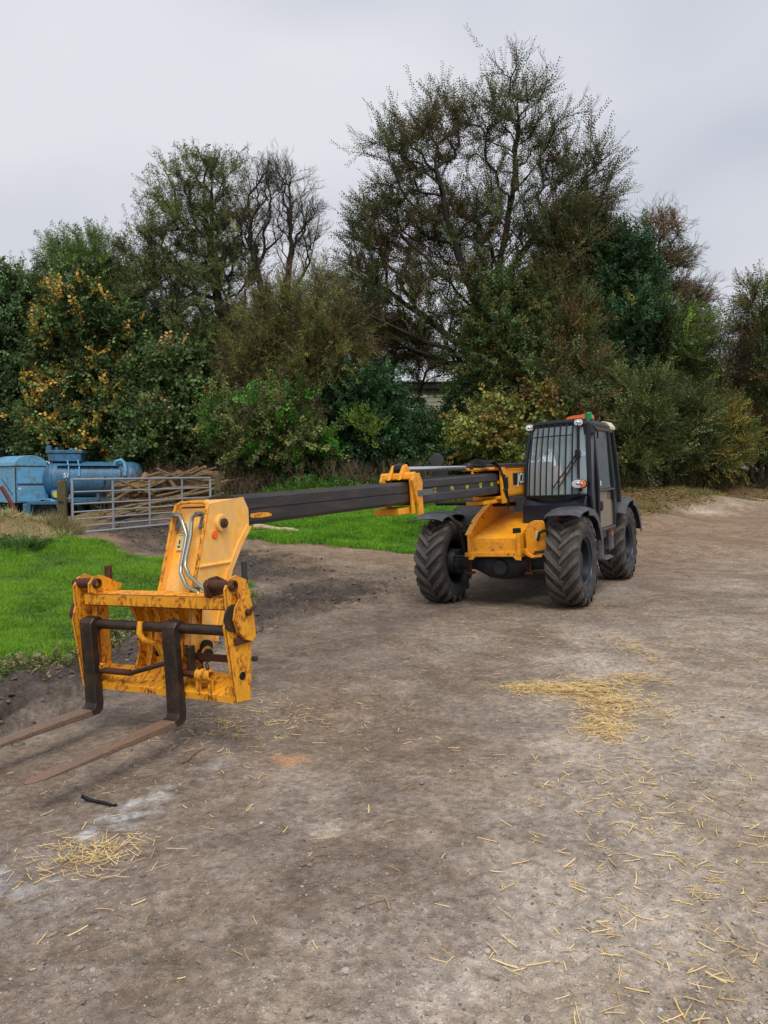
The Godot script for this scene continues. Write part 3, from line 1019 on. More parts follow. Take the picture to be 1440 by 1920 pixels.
func make_wheel_meshes() -> void:
	# all turn about x
	var f := Transform3D(Basis(Vector3(0, 1, 0), Vector3(1, 0, 0), Vector3(0, 0, -1)), Vector3.ZERO)
	var b := MB.new()
	b.lathe([Vector2(0.315, -0.165), Vector2(0.335, -0.185), Vector2(0.40, -0.212), Vector2(0.47, -0.216), Vector2(0.525, -0.20), Vector2(0.553, -0.165), Vector2(0.562, -0.08), Vector2(0.564, 0.0), Vector2(0.562, 0.08), Vector2(0.553, 0.165), Vector2(0.525, 0.20), Vector2(0.47, 0.216), Vector2(0.40, 0.212), Vector2(0.335, 0.185), Vector2(0.315, 0.165)], f, 48)
	wheel_meshes.tyre = b.mesh(M.rubber)
	b = MB.new()
	b.lathe([Vector2(0.20, 0.03), Vector2(0.27, 0.03), Vector2(0.285, 0.15), Vector2(0.318, 0.172), Vector2(0.322, 0.186), Vector2(0.335, 0.186), Vector2(0.335, 0.17), Vector2(0.30, 0.14), Vector2(0.29, -0.14), Vector2(0.335, -0.17), Vector2(0.335, -0.186), Vector2(0.322, -0.186), Vector2(0.30, -0.16), Vector2(0.275, 0.0), Vector2(0.20, 0.01)], f, 40)
	b.lathe([Vector2(0.205, 0.005), Vector2(0.0, 0.005)], f, 30)
	b.lathe([Vector2(0.205, 0.032), Vector2(0.16, 0.04), Vector2(0.15, 0.10), Vector2(0.12, 0.115), Vector2(0.0, 0.12)], f, 30)
	wheel_meshes.rim = b.mesh(M.rim_blue)
	b = MB.new()
	for i in 10:
		var t := TAU * i / 10
		b.cyl(Vector3(0.03, 0.205 * sin(t), 0.205 * cos(t)), Vector3(0.065, 0.205 * sin(t), 0.205 * cos(t)), 0.016, 6)
	wheel_meshes.nuts = b.mesh(M.axle_dark)
	for v in 4:
		var side := -1.0 if v % 2 == 0 else 1.0
		var sweep := 0.40 if v < 2 else -0.40
		b = MB.new()
		var prev := []
		for i in 6:
			var u: float = [0.0, 0.3, 0.6, 0.85, 1.0, 1.08][i]
			var x: float = side * ([-0.012, 0.055, 0.12, 0.172, 0.208, 0.218][i])
			var phi: float = u * sweep
			var top: float = [0.598, 0.599, 0.598, 0.592, 0.572, 0.535][i]
			var hw: float = [0.028, 0.030, 0.034, 0.038, 0.040, 0.034][i] / 0.58
			var ring := []
			for q in [[-hw * 1.5, 0.548 if i < 4 else 0.50], [-hw, top], [hw, top], [hw * 1.5, 0.548 if i < 4 else 0.50]]:
				ring.append(Vector3(x, q[1] * sin(phi + q[0]), q[1] * cos(phi + q[0])))
			if i > 0:
				var out: Vector3 = (ring[1] + prev[1]) * Vector3(0, 1, 1)
				var tan := Vector3(0, out.z, -out.y).normalized()
				b.quad(prev[0], prev[1], ring[1], ring[0], tan)
				b.quad(prev[1], prev[2], ring[2], ring[1], out)
				b.quad(prev[2], prev[3], ring[3], ring[2], -tan)
			if i == 0:
				b.quad(ring[0], ring[1], ring[2], ring[3], Vector3(-side, 0, 0))
			if i == 5:
				b.quad(ring[0], ring[1], ring[2], ring[3], Vector3(side, 0, 0))
			prev = ring
		wheel_meshes["lug%d" % v] = b.mesh(M.lug_rubber)

func wheel(t: Node3D, x: float, z: float, out: float, steer := 0.0, spin := 0.0) -> void:
	var o := use("wheel", wheel_meshes.rim, t)
	o.transform = Transform3D(Basis(Vector3.UP, steer) * Basis(Vector3.RIGHT, spin), Vector3(x, WR, z))
	if out < 0.0:
		o.transform.basis = Basis(Vector3.UP, steer) * Basis(Vector3.UP, PI) * Basis(Vector3.RIGHT, -spin)
	use("tyre", wheel_meshes.tyre, o)
	use("wheel_nuts", wheel_meshes.nuts, o)
	# two rows of bars, the V pointing down at the front on every wheel
	for i in 19:
		for side in 2:
			var l := use("tread_bar", wheel_meshes["lug%d" % (side + (0 if out > 0.0 else 2))], o)
			l.transform.basis = Basis(Vector3.RIGHT, TAU * (i + 0.5 * side) / 19)

func extrude_z(b: MB, prof: Array, z0: float, z1: float, cap := true) -> void:
	var c := prof.size()
	for i in c:
		var p: Vector2 = prof[i]
		var q: Vector2 = prof[(i + 1) % c]
		var e := q - p
		b.quad(Vector3(p.x, p.y, z0), Vector3(q.x, q.y, z0), Vector3(q.x, q.y, z1), Vector3(p.x, p.y, z1), Vector3(e.y, -e.x, 0))
	if cap:
		var ix := Geometry2D.triangulate_polygon(PackedVector2Array(prof))
		for s in 2:
			var z := z0 if s == 0 else z1
			for i in range(0, ix.size(), 3):
				var v := [prof[ix[i]], prof[ix[i + 1]], prof[ix[i + 2]]]
				b.tri(Vector3(v[0].x, v[0].y, z), Vector3(v[1].x, v[1].y, z), Vector3(v[2].x, v[2].y, z), Vector3(0, 0, signf(z1 - z0) * (1.0 if s == 1 else -1.0)))

# boom section, counter-clockwise, with recessed band on each side
func section(hw: float, hh: float, ch: float, band: float, dip: float) -> Array:
	var r := [Vector2(hw - ch, -hh), Vector2(hw, -hh + ch), Vector2(hw, -band), Vector2(hw - dip, -band + dip), Vector2(hw - dip, band - dip), Vector2(hw, band), Vector2(hw, hh - ch), Vector2(hw - ch, hh)]
	var l := []
	for i in r.size():
		l.append(Vector2(-r[r.size() - 1 - i].x, r[r.size() - 1 - i].y))
	return r + l

func bolts(b: MB, at: Array, d: Vector3, r := 0.012) -> void:
	for p in at:
		b.cyl(p, p + d * 0.012, r, 6)

func make_boom(t: Node3D) -> void:
	var tilt := Transform3D(Basis(Vector3.RIGHT, 0.0163), Vector3(BX, 1.683, 0))
	seat_of = t
	seat_at = tilt
	# outer section
	var b := MB.new()
	extrude_z(b, section(0.185, 0.19, 0.03, 0.185, 0.0), -3.45, 0.22)
	b.box(Vector3(0, 0.012, 0.285), Vector3(0.44, 0.045, 0.13), 0.008)
	var outer := obj("outer_boom", b, M.yellow_paint, t)
	b = MB.new()
	# front flange: cheeks, top and bottom of the mouth
	b.plate([Vector2(0.20, -0.27), Vector2(0.34, -0.27), Vector2(0.37, 0.02), Vector2(0.36, 0.21), Vector2(0.22, 0.21)], yz(0.2), 0.035, 0.006)
	b.plate([Vector2(0.20, -0.27), Vector2(0.34, -0.27), Vector2(0.37, 0.02), Vector2(0.36, 0.21), Vector2(0.22, 0.21)], yz(-0.2), 0.035, 0.006)
	b.box(Vector3(0, 0.19, 0.30), Vector3(0.365, 0.03, 0.14), 0.006)
	b.box(Vector3(0, -0.19, 0.30), Vector3(0.365, 0.04, 0.14), 0.006)
	b.box(Vector3(-0.0, 0.205, 0.62), Vector3(0.10, 0.035, 0.9), 0.008)
	b.box(Vector3(0.0, -0.235, 0.5), Vector3(0.26, 0.05, 0.62), 0.008)
	obj("mouth_flange", b, M.yellow_paint, outer)
	b = MB.new()
	b.box(Vector3(0.187, 0.04, -0.50), Vector3(0.01, 0.165, 0.66), 0.003)
	obj("badge_panel", b, M.deep_black, outer)
	var word := use("badge_lettering", text_mesh("JCB", 0.20, 0.004, M.white_paint), outer)
	word.transform = Transform3D(Basis(Vector3(0, 0, -1), Vector3(0, 1, -0.22), Vector3(1, 0, 0)), Vector3(0.194, 0.04, -0.50))
	# middle section with the reach marks
	b = MB.new()
	extrude_z(b, section(0.158, 0.136, 0.022, 0.045, 0.016), 0.15, 2.78)
	var mid := obj("middle_boom", b, M.boom_grey, t)
	var k := 0
	for s: String in ["H", "2", "S", "G", "5"]:
		var o := use("reach_mark", text_mesh(s, 0.105, 0.003, M.decal_worn if k == 0 else M.decal_yellow), mid)
		o.transform = Transform3D(Basis(Vector3(0, 1, 0), Vector3(0, 0, 1), Vector3(1, 0, 0)), Vector3(0.144, 0.0, [2.32, 1.85, 1.39, 0.95, 0.55][k]))
		k += 1
	b = MB.new()
	for i in 26:
		b.box(Vector3(0.02, 0.140, 0.55 + i * 0.085), Vector3(0.26, 0.012, 0.02), 0.002)
	obj("cable_track", b, M.boom_black, mid)
	# inner section
	b = MB.new()
	extrude_z(b, section(0.135, 0.115, 0.03, 0.008, 0.007), 2.6, 5.72)
	var inner := obj("inner_boom", b, M.boom_black, t)
	b = MB.new()
	b.plate([Vector2(5.30, -0.066), Vector2(5.44, -0.07), Vector2(5.55, -0.064), Vector2(5.57, -0.052), Vector2(5.56, -0.03), Vector2(5.46, -0.026), Vector2(5.36, -0.032), Vector2(5.31, -0.046)], yz(0.1315), 0.008, 0.002)
	obj("wear_patch", b, M.yellow_worn, inner)
	# collar on the middle section's mouth
	b = MB.new()
	for s: float in [1.0, -1.0]:
		b.plate([Vector2(2.80, 0.20), Vector2(2.93, 0.195), Vector2(2.97, 0.13), Vector2(2.92, -0.03), Vector2(2.86, -0.15), Vector2(2.85, -0.24), Vector2(2.75, -0.24), Vector2(2.76, -0.05), Vector2(2.74, 0.1)], yz(0.185 * s), 0.035, 0.006)
		b.plate([Vector2(2.88, -0.22), Vector2(2.94, -0.22), Vector2(2.95, 0.15), Vector2(2.90, 0.15)], yz(0.155 * s), 0.03, 0.006)
		b.plate([Vector2(2.78, 0.16), Vector2(3.02, 0.14), Vector2(2.98, 0.20), Vector2(2.90, 0.29), Vector2(2.84, 0.30), Vector2(2.78, 0.26)], yz(0.062 * s), 0.035, 0.006)
	b.cyl(Vector3(-0.20, 0.175, 2.90), Vector3(0.20, 0.175, 2.90), 0.042, 14)
	b.box(Vector3(0, 0.155, 2.86), Vector3(0.34, 0.03, 0.18), 0.006)
	b.box(Vector3(-0.03, -0.185, 2.98), Vector3(0.30, 0.07, 0.36), 0.008)
	var collar := obj("boom_collar", b, M.yellow_paint, t)
	b = MB.new()
	b.cyl(Vector3(-0.045, 0.25, 2.87), Vector3(0.045, 0.25, 2.87), 0.062, 18)
	obj("rod_eye", b, M.cab_black, collar)
	b = MB.new()
	b.box(Vector3(0.208, -0.01, 2.70), Vector3(0.012, 0.06, 0.36), 0.003)
	bolts(b, [Vector3(0.212, -0.01, 2.83), Vector3(0.212, -0.01, 2.78)], Vector3.RIGHT, 0.01)
	obj("sensor_bracket", b, M.bracket_grey, collar)
	# extension ram on top
	b = MB.new()
	b.cyl(Vector3(0, 0.232, 0.9), Vector3(0, 0.252, 2.86), 0.032, 16)
	obj("ram_rod", b, M.chrome, t)
	b = MB.new()
	b.cyl(Vector3(0, 0.222, -2.6), Vector3(0, 0.230, 1.0), 0.045, 16)
	b.cyl(Vector3(0, 0.229, 0.93), Vector3(0, 0.231, 1.06), 0.056, 16)
	obj("ram_cylinder", b, M.boom_black, t)
	b = MB.new()
	for i in 5:
		var s := i * 0.022
		b.tube([Vector3(-0.05 + s, 0.26, 1.0), Vector3(0.0 + s * 0.6, 0.33 - s, 0.72), Vector3(0.09 + s, 0.30, 0.50), Vector3(0.17 + s * 0.6, 0.22, 0.34 + s), Vector3(0.232, 0.05, 0.24 + s), Vector3(0.225, -0.12, 0.20 + s), Vector3(0.20, -0.27, 0.10 + s), Vector3(0.12, -0.36, -0.1)], 0.011, 6)
	obj("hydraulic_hoses", b, M.deep_black, t)
	b = MB.new()
	b.box(Vector3(0.227, 0.09, 0.27), Vector3(0.02, 0.05, 0.03))
	b.box(Vector3(0.227, -0.09, 0.30), Vector3(0.02, 0.03, 0.08))
	b.box(Vector3(0.235, 0.0, 0.20), Vector3(0.02, 0.16, 0.022))
	obj("hose_clamp", b, M.axle_dark, t)
	seat_of = null

func make_head(t: Node3D) -> void:
	var side_poly := [Vector2(6.03, 1.655), Vector2(5.66, 1.69), Vector2(5.61, 1.60), Vector2(5.615, 1.47), Vector2(5.72, 1.36), Vector2(5.85, 1.18), Vector2(5.93, 1.00), Vector2(5.985, 0.84), Vector2(6.06, 0.68), Vector2(6.14, 0.60), Vector2(6.25, 0.60), Vector2(6.31, 0.70), Vector2(6.25, 1.06), Vector2(6.14, 1.36), Vector2(6.06, 1.58)]
	var b := MB.new()
	b.edge = Color(0.62, 0.45, 0.35)
	for s: float in [1.0, -1.0]:
		b.plate(side_poly, yz(BX + 0.150 * s), 0.022, 0.006)
		# stiffening flange down the back edge
		var back := [Vector2(5.605, 1.47), Vector2(5.72, 1.35), Vector2(5.85, 1.17), Vector2(5.93, 0.99), Vector2(5.985, 0.83), Vector2(6.05, 0.70)]
		var strip := []
		for i in back.size():
			strip.append(back[i])
		for i in back.size():
			strip.append(back[back.size() - 1 - i] + Vector2(0.045, 0.012))
		b.plate(strip, yz(BX + 0.168 * s), 0.026, 0.005)
		b.tube([Vector3(BX + 0.163 * s, 1.235, 6.175), Vector3(BX + 0.163 * s, 1.235, 5.83)], 0.013, 6)
	# top and front plates, the front one set back between the cheeks
	b.plate([Vector2(-0.14, 5.66), Vector2(0.14, 5.66), Vector2(0.14, 6.02), Vector2(-0.14, 6.02)], Transform3D(Basis(Vector3(1, 0, 0), Vector3(0, -0.094, 1).normalized(), Vector3(0, -1, -0.094).normalized()), Vector3(BX, 2.21, 0)), 0.02, 0.004)
	var front := [Vector3(0, 1.63, 5.985), Vector3(0, 1.35, 6.085), Vector3(0, 1.06, 6.20), Vector3(0, 0.72, 6.265)]
	for i in 3:
		b.quad(front[i] + Vector3(BX - 0.14, 0, 0), front[i] + Vector3(BX + 0.14, 0, 0), front[i + 1] + Vector3(BX + 0.14, 0, 0), front[i + 1] + Vector3(BX - 0.14, 0, 0), Vector3(0, 0.3, 1))
	var backp := [Vector3(0, 1.47, 5.63), Vector3(0, 1.18, 5.87), Vector3(0, 0.84, 6.0)]
	for i in 2:
		b.quad(backp[i] + Vector3(BX - 0.14, 0, 0), backp[i] + Vector3(BX + 0.14, 0, 0), backp[i + 1] + Vector3(BX + 0.14, 0, 0), backp[i + 1] + Vector3(BX - 0.14, 0, 0), Vector3(0, -0.3, -1))
	var head := obj("boom_head", b, M.yellow_faded, t)
	# rolled rim round the head's mouth
	b = MB.new()
	var sx := 0.152
	b.tube([Vector3(BX + sx, 1.06, 6.245), Vector3(BX + sx, 1.36, 6.137), Vector3(BX + sx, 1.60, 6.055), Vector3(BX + sx - 0.012, 1.655, 6.035), Vector3(BX + sx - 0.05, 1.67, 6.03), Vector3(BX, 1.672, 6.03), Vector3(BX - sx + 0.05, 1.67, 6.03), Vector3(BX - sx + 0.012, 1.655, 6.035), Vector3(BX - sx, 1.60, 6.055), Vector3(BX - sx, 1.36, 6.137), Vector3(BX - sx, 1.06, 6.245), Vector3(BX - sx, 0.72, 6.3)], 0.013, 8)
	obj("rolled_rim", b, M.yellow_worn, head)
	b = MB.new()
	b.cyl(Vector3(BX + 0.155, 1.515, 5.93), Vector3(BX + 0.185, 1.515, 5.93), 0.062, 24)
	b.cyl(Vector3(BX - 0.185, 1.515, 5.93), Vector3(BX - 0.155, 1.515, 5.93), 0.062, 24)
	obj("pin_boss", b, M.yellow_faded, head)
	b = MB.new()
	b.cyl(Vector3(BX - 0.19, 1.515, 5.93), Vector3(BX + 0.205, 1.515, 5.93), 0.034, 16)
	b.cyl(Vector3(BX + 0.205, 1.515, 5.93), Vector3(BX + 0.212, 1.515, 5.93), 0.018, 6)
	obj("pivot_pin", b, M.rusty_steel, head)
	b = MB.new()
	b.cyl(Vector3(BX + 0.155, 1.44, 6.0), Vector3(BX + 0.172, 1.44, 6.0), 0.03, 22)
	obj("reflector", b, M.reflector, head)
	# warning plate on the front
	var fb := Basis(Vector3(1, 0, 0), Vector3(0, 0.94, -0.335).normalized(), Vector3(0, 0.335, 0.94).normalized())
	b = MB.new()
	b.box(Vector3(BX - 0.062, 1.44, 6.066), Vector3(0.10, 0.21, 0.004), 0.001, fb)
	var lab := obj("warning_label", b, M.cream, head)
	b = MB.new()
	var lf := Transform3D(fb, Vector3(BX - 0.062, 1.44, 6.066) + fb.z * 0.004)
	var tr := [Vector3(-0.038, 0.02, 0), Vector3(0.038, 0.02, 0), Vector3(0, 0.09, 0)]
	for i in 3:
		var p: Vector3 = lf * (tr[i] as Vector3)
		var q: Vector3 = lf * (tr[(i + 1) % 3] as Vector3)
		b.box((p + q) * 0.5, Vector3(0.004, p.distance_to(q), 0.002), 0.0005, Basis((q - p).normalized().cross(fb.z), (q - p).normalized(), fb.z))
	b.box(lf * Vector3(0.0, 0.048, 0), Vector3(0.012, 0.022, 0.002), 0.0005, fb)
	b.box(lf * Vector3(0.006, 0.034, 0), Vector3(0.018, 0.006, 0.002), 0.0005, fb)
	for s: float in [-1.0, 1.0]:
		b.box(lf * Vector3(0.025 * s, -0.045, 0), Vector3(0.012, 0.03, 0.002), 0.0005, fb)
		b.box(lf * Vector3(0.025 * s, -0.078, 0), Vector3(0.024, 0.012, 0.002), 0.0005, fb)
	b.box(lf * Vector3(0, 0.002, 0), Vector3(0.08, 0.002, 0.002), 0.0005, fb)
	obj("label_print", b, M.brown_door, lab)
	# two zinc pipes and their brackets
	b = MB.new()
	var p1 := [Vector3(-0.22, 1.585, 6.09), Vector3(-0.135, 1.582, 6.10), Vector3(-0.10, 1.54, 6.115), Vector3(-0.045, 1.45, 6.14), Vector3(-0.045, 1.25, 6.21), Vector3(-0.03, 1.20, 6.235), Vector3(0.045, 1.125, 6.27), Vector3(0.06, 1.112, 6.275), Vector3(0.155, 1.085, 6.285), Vector3(0.175, 1.06, 6.285), Vector3(0.178, 0.98, 6.30)]
	b.tube(p1, 0.014, 8)
	obj("hydraulic_pipe", b, M.pipe_zinc, head)
	b = MB.new()
	b.tube([Vector3(0.02, 1.60, 6.09), Vector3(-0.02, 1.57, 6.10), Vector3(-0.022, 1.53, 6.11), Vector3(-0.008, 1.45, 6.14), Vector3(-0.012, 1.29, 6.20), Vector3(0.005, 1.24, 6.225), Vector3(0.06, 1.185, 6.25), Vector3(0.16, 1.13, 6.275), Vector3(0.215, 1.10, 6.28), Vector3(0.232, 1.07, 6.285), Vector3(0.235, 0.98, 6.30)], 0.014, 8)
	obj("hydraulic_pipe", b, M.pipe_zinc, head)
	for s in 2:
		b = MB.new()
		var bx := -0.195 if s == 0 else 0.025
		b.box(Vector3(bx, 1.54, 6.052), Vector3(0.042, 0.12, 0.006), 0.002, fb)
		bolts(b, [Vector3(bx, 1.50, 6.066)], fb.z, 0.009)
		b.cyl(Vector3(bx, 1.59, 6.06), Vector3(bx, 1.59, 6.11), 0.018, 8)
		obj("pipe_bracket", b, M.bracket_grey, head)
	b = MB.new()
	b.box(Vector3(0.10, 1.06, 6.25), Vector3(0.075, 0.10, 0.008), 0.002, Basis(Vector3.UP, 0.3))
	obj("pipe_bracket", b, M.bracket_grey, head)
	# lower pivot
	b = MB.new()
	b.cyl(Vector3(BX - 0.24, 0.645, 6.21), Vector3(BX + 0.24, 0.645, 6.21), 0.045, 16)
	b.cyl(Vector3(BX + 0.16, 0.69, 6.17), Vector3(BX + 0.20, 0.69, 6.17), 0.05, 16)
	obj("lower_pivot_pin", b, M.deep_black, head)
	b = MB.new()
	b.cyl(Vector3(BX + 0.2, 0.655, 6.2), Vector3(BX + 0.222, 0.655, 6.2), 0.05, 14)
	obj("pivot_washer", b, M.yellow_worn, head)
	# tilt ram inside the head

func make_carriage(t: Node3D) -> void:
	var cx := -0.13
	var hw := 0.68
	var b := MB.new()
	b.edge = Color(0.36, 0.25, 0.3)
	# top beam between the ears
	b.box(Vector3(cx, 1.035, 6.335), Vector3(1.27, 0.085, 0.19), 0.008)
	var car := obj("fork_carriage", b, M.yellow_worn, t)
	# end plates
	for s: float in [1.0, -1.0]:
		var x := cx + hw * s
		b = MB.new()
		b.edge = Color(0.36, 0.25, 0.3)
		b.plate([Vector2(6.44, 0.42), Vector2(6.30, 0.40), Vector2(6.285, 0.46), Vector2(6.25, 0.86), Vector2(6.24, 1.08), Vector2(6.27, 1.17), Vector2(6.36, 1.205), Vector2(6.43, 1.19), Vector2(6.475, 1.13), Vector2(6.47, 0.99), Vector2(6.50, 0.90), Vector2(6.48, 0.76)], yz(x), 0.026, 0.005)
		obj("end_plate", b, M.yellow_worn, car)
		# inner lug and the hollow cross pin
		b = MB.new()
		b.edge = Color(0.36, 0.25, 0.3)
		var xi := x - 0.155 * s
		b.plate([Vector2(6.24, 1.07), Vector2(6.20, 1.08), Vector2(6.19, 1.12), Vector2(6.36, 1.20), Vector2(6.43, 1.195), Vector2(6.475, 1.15), Vector2(6.475, 1.09), Vector2(6.44, 1.07)], yz(xi), 0.024, 0.005)
		obj("lug_plate", b, M.yellow_worn if s < 0.0 else M.rusty_steel, car)
		b = MB.new()
		b.edge = Color(0.36, 0.25, 0.3)
		b.cyl(Vector3(cx + (hw - 0.19) * s, 1.148, 6.42), Vector3(cx + (hw + 0.04) * s, 1.148, 6.42), 0.036, 18, -1.0, 0.022)
		obj("cross_pin", b, M.rusty_steel, car)
	# curved hook guard, set off the left end plate
	b = MB.new()
	b.edge = Color(0.36, 0.25, 0.3)
	b.plate([Vector2(6.37, 1.12), Vector2(6.31, 1.11), Vector2(6.27, 1.02), Vector2(6.255, 0.92), Vector2(6.25, 0.80), Vector2(6.29, 0.775), Vector2(6.36, 0.80), Vector2(6.42, 0.86), Vector2(6.45, 0.94), Vector2(6.43, 1.01), Vector2(6.385, 1.06), Vector2(6.40, 1.10)], yz(cx + hw + 0.036), 0.022, 0.005)
	obj("hook_guard", b, M.yellow_worn, car)
	b = MB.new()
	b.edge = Color(0.36, 0.25, 0.3)
	b.box(Vector3(cx + hw + 0.018, 0.80, 6.36), Vector3(0.03, 0.05, 0.14), 0.006)
	b.cyl(Vector3(cx + hw + 0.045, 0.97, 6.33), Vector3(cx + hw + 0.075, 0.97, 6.33), 0.022, 8)
	b.cyl(Vector3(cx + hw + 0.065, 0.975, 6.32), Vector3(cx + hw + 0.065, 1.0, 6.27), 0.012, 6)
	obj("guard_bolt", b, M.rusty_steel, car)
	b = MB.new()
	b.edge = Color(0.36, 0.25, 0.3)
	b.cyl(Vector3(cx + hw + 0.013, 0.95, 6.43), Vector3(cx + hw + 0.026, 0.95, 6.43), 0.085, 24)
	obj("hook_roller", b, M.worn_steel, car)
	b = MB.new()
	b.edge = Color(0.36, 0.25, 0.3)
	b.cyl(Vector3(cx - hw - 0.07, 0.93, 6.38), Vector3(cx - hw - 0.014, 0.93, 6.38), 0.10, 8)
	obj("hook_roller", b, M.rusty_steel, car)
	b = MB.new()
	b.edge = Color(0.36, 0.25, 0.3)
	b.cyl(Vector3(cx + hw + 0.01, 0.575, 6.37), Vector3(cx + hw + 0.02, 0.575, 6.37), 0.026, 16, -1.0, 0.019)
	obj("pin_hole_bush", b, M.end_dark, car)
	b = MB.new()
	b.edge = Color(0.36, 0.25, 0.3)
	b.box(Vector3(cx + hw + 0.03, 0.66, 6.26), Vector3(0.035, 0.03, 0.03))
	obj("latch_stub", b, M.axle_dark, car)
	# uprights just inside the ends, back plate with its curved ribs, bottom tray
	b = MB.new()
	b.edge = Color(0.36, 0.25, 0.3)
	b.box(Vector3(cx - hw + 0.09, 0.74, 6.33), Vector3(0.06, 0.52, 0.10), 0.006)
	obj("upright", b, M.yellow_worn, car)
	b = MB.new()
	b.edge = Color(0.36, 0.25, 0.3)
	var g := []
	for i in 9:
		var row := []
		var u := i / 8.0
		for j in 9:
			var w := j / 8.0 - 0.5
			var wid := 0.56 + 0.12 * pow(absf(u - 0.45) * 2.0, 2.0)
			row.append(Vector3(-0.20 + w * wid, lerpf(0.48, 1.0, u), 6.27 - 0.05 * sin(u * PI) + 0.02 * cos(w * 5.0)))
		g.append(row)
	b.sheet(g, Vector3.BACK)
	var g2 := []
	for row in g:
		var r2 := []
		for p in row:
			r2.append(p - Vector3(0, 0, 0.02))
		g2.append(r2)
	b.sheet(g2, Vector3.FORWARD)
	obj("back_plate", b, M.yellow_worn, car)
	for k in 4:
		b = MB.new()
		b.edge = Color(0.36, 0.25, 0.3)
		var rx: float = [-0.42, -0.30, -0.20, -0.02][k]
		b.plate([Vector2(6.26, 1.0), Vector2(6.31, 1.0), Vector2(6.275, 0.80), Vector2(6.275, 0.66), Vector2(6.32, 0.55), Vector2(6.405, 0.465), Vector2(6.35, 0.455), Vector2(6.27, 0.50), Vector2(6.215, 0.66), Vector2(6.215, 0.8)], yz(rx), 0.026, 0.004)
		obj("curved_rib", b, M.yellow_worn, car)
	b = MB.new()
	b.edge = Color(0.36, 0.25, 0.3)
	b.tube([Vector3(-0.20, 0.905, 6.455), Vector3(-0.20, 0.83, 6.472), Vector3(-0.19, 0.785, 6.455), Vector3(-0.135, 0.745, 6.38), Vector3(-0.12, 0.66, 6.33), Vector3(-0.12, 0.53, 6.36)], 0.022, 6)
	obj("shaft_bracket", b, M.yellow_worn, car)
	b = MB.new()
	b.edge = Color(0.36, 0.25, 0.3)
	var tray := [Vector2(6.43, 0.415), Vector2(6.43, 0.455), Vector2(6.36, 0.50), Vector2(6.28, 0.555), Vector2(6.26, 0.545), Vector2(6.28, 0.45), Vector2(6.33, 0.415)]
	b.plate(tray, Transform3D(Basis(Vector3(0, 0, 1), Vector3(0, 1, 0), Vector3(-1, 0, 0)), Vector3(cx + 0.02, 0, 0)), 1.30, 0.006)
	obj("bottom_tray", b, M.yellow_worn, car)
	# shaft on which the tines hang
	b = MB.new()
	b.edge = Color(0.36, 0.25, 0.3)
	b.cyl(Vector3(cx - hw + 0.02, 0.868, 6.43), Vector3(cx + hw - 0.012, 0.868, 6.43), 0.033, 18)
	obj("fork_shaft", b, M.worn_steel, car)
	# lower locking bar, lever and clips
	b = MB.new()
	b.edge = Color(0.36, 0.25, 0.3)
	b.cyl(Vector3(cx - 0.52, 0.548, 6.44), Vector3(cx - 0.21, 0.548, 6.44), 0.022, 10)
	b.cyl(Vector3(0.10, 0.575, 6.42), Vector3(0.30, 0.575, 6.42), 0.022, 10)
	obj("locking_pin", b, M.rusty_steel, car)
	b = MB.new()
	b.edge = Color(0.36, 0.25, 0.3)
	b.tube([Vector3(cx - 0.20, 0.548, 6.45), Vector3(0.10, 0.665, 6.46)], 0.018, 6)
	obj("locking_lever", b, M.worn_steel, car)
	b = MB.new()
	b.edge = Color(0.36, 0.25, 0.3)
	b.cyl(Vector3(0.24, 0.575, 6.42), Vector3(0.355, 0.575, 6.42), 0.038, 14, -1.0, 0.024)
	b.box(Vector3(0.245, 0.50, 6.42), Vector3(0.03, 0.11, 0.03))
	b.box(Vector3(0.345, 0.50, 6.42), Vector3(0.03, 0.11, 0.03))
	obj("pin_tube", b, M.yellow_worn, car)
	b = MB.new()
	b.edge = Color(0.36, 0.25, 0.3)
	for s: float in [0.265, 0.335]:
		b.tube([Vector3(s, 0.60, 6.43), Vector3(s - 0.008, 0.64, 6.435), Vector3(s + 0.004, 0.665, 6.435), Vector3(s + 0.014, 0.64, 6.435), Vector3(s + 0.008, 0.60, 6.43)], 0.005, 6)
	obj("spring_clip", b, M.rusty_steel, car)
	b = MB.new()
	b.edge = Color(0.36, 0.25, 0.3)
	b.tube([Vector3(cx - 0.56, 0.50, 6.455), Vector3(cx - 0.555, 0.57, 6.462), Vector3(cx - 0.52, 0.60, 6.45), Vector3(cx - 0.49, 0.58, 6.43)], 0.012, 6)
	b.box(Vector3(cx - 0.54, 0.56, 6.43), Vector3(0.16, 0.055, 0.05))
	obj("pin_cleat", b, M.yellow_worn, car)
	b = MB.new()
	b.edge = Color(0.36, 0.25, 0.3)
	b.box(Vector3(0.33, 0.665, 6.33), Vector3(0.42, 0.045, 0.02), 0.003)
	obj("cross_strap", b, M.rusty_steel, car)
	b = MB.new()
	b.edge = Color(0.36, 0.25, 0.3)
	b.box(Vector3(0.175, 0.65, 6.40), Vector3(0.03, 0.20, 0.06), 0.005)
	obj("tine_stop", b, M.worn_steel, car)
	# upright release levers behind the ears
	b = MB.new()
	b.edge = Color(0.36, 0.25, 0.3)
	b.cyl(Vector3(cx + hw - 0.07, 1.02, 6.19), Vector3(cx + hw - 0.085, 1.27, 6.17), 0.02, 10)
	obj("release_lever", b, M.axle_dark, car)
	b = MB.new()
	b.edge = Color(0.36, 0.25, 0.3)
	b.cyl(Vector3(cx - hw + 0.10, 1.08, 6.25), Vector3(cx - hw + 0.09, 1.25, 6.24), 0.026, 10)
	obj("release_lever", b, M.rusty_steel, car)
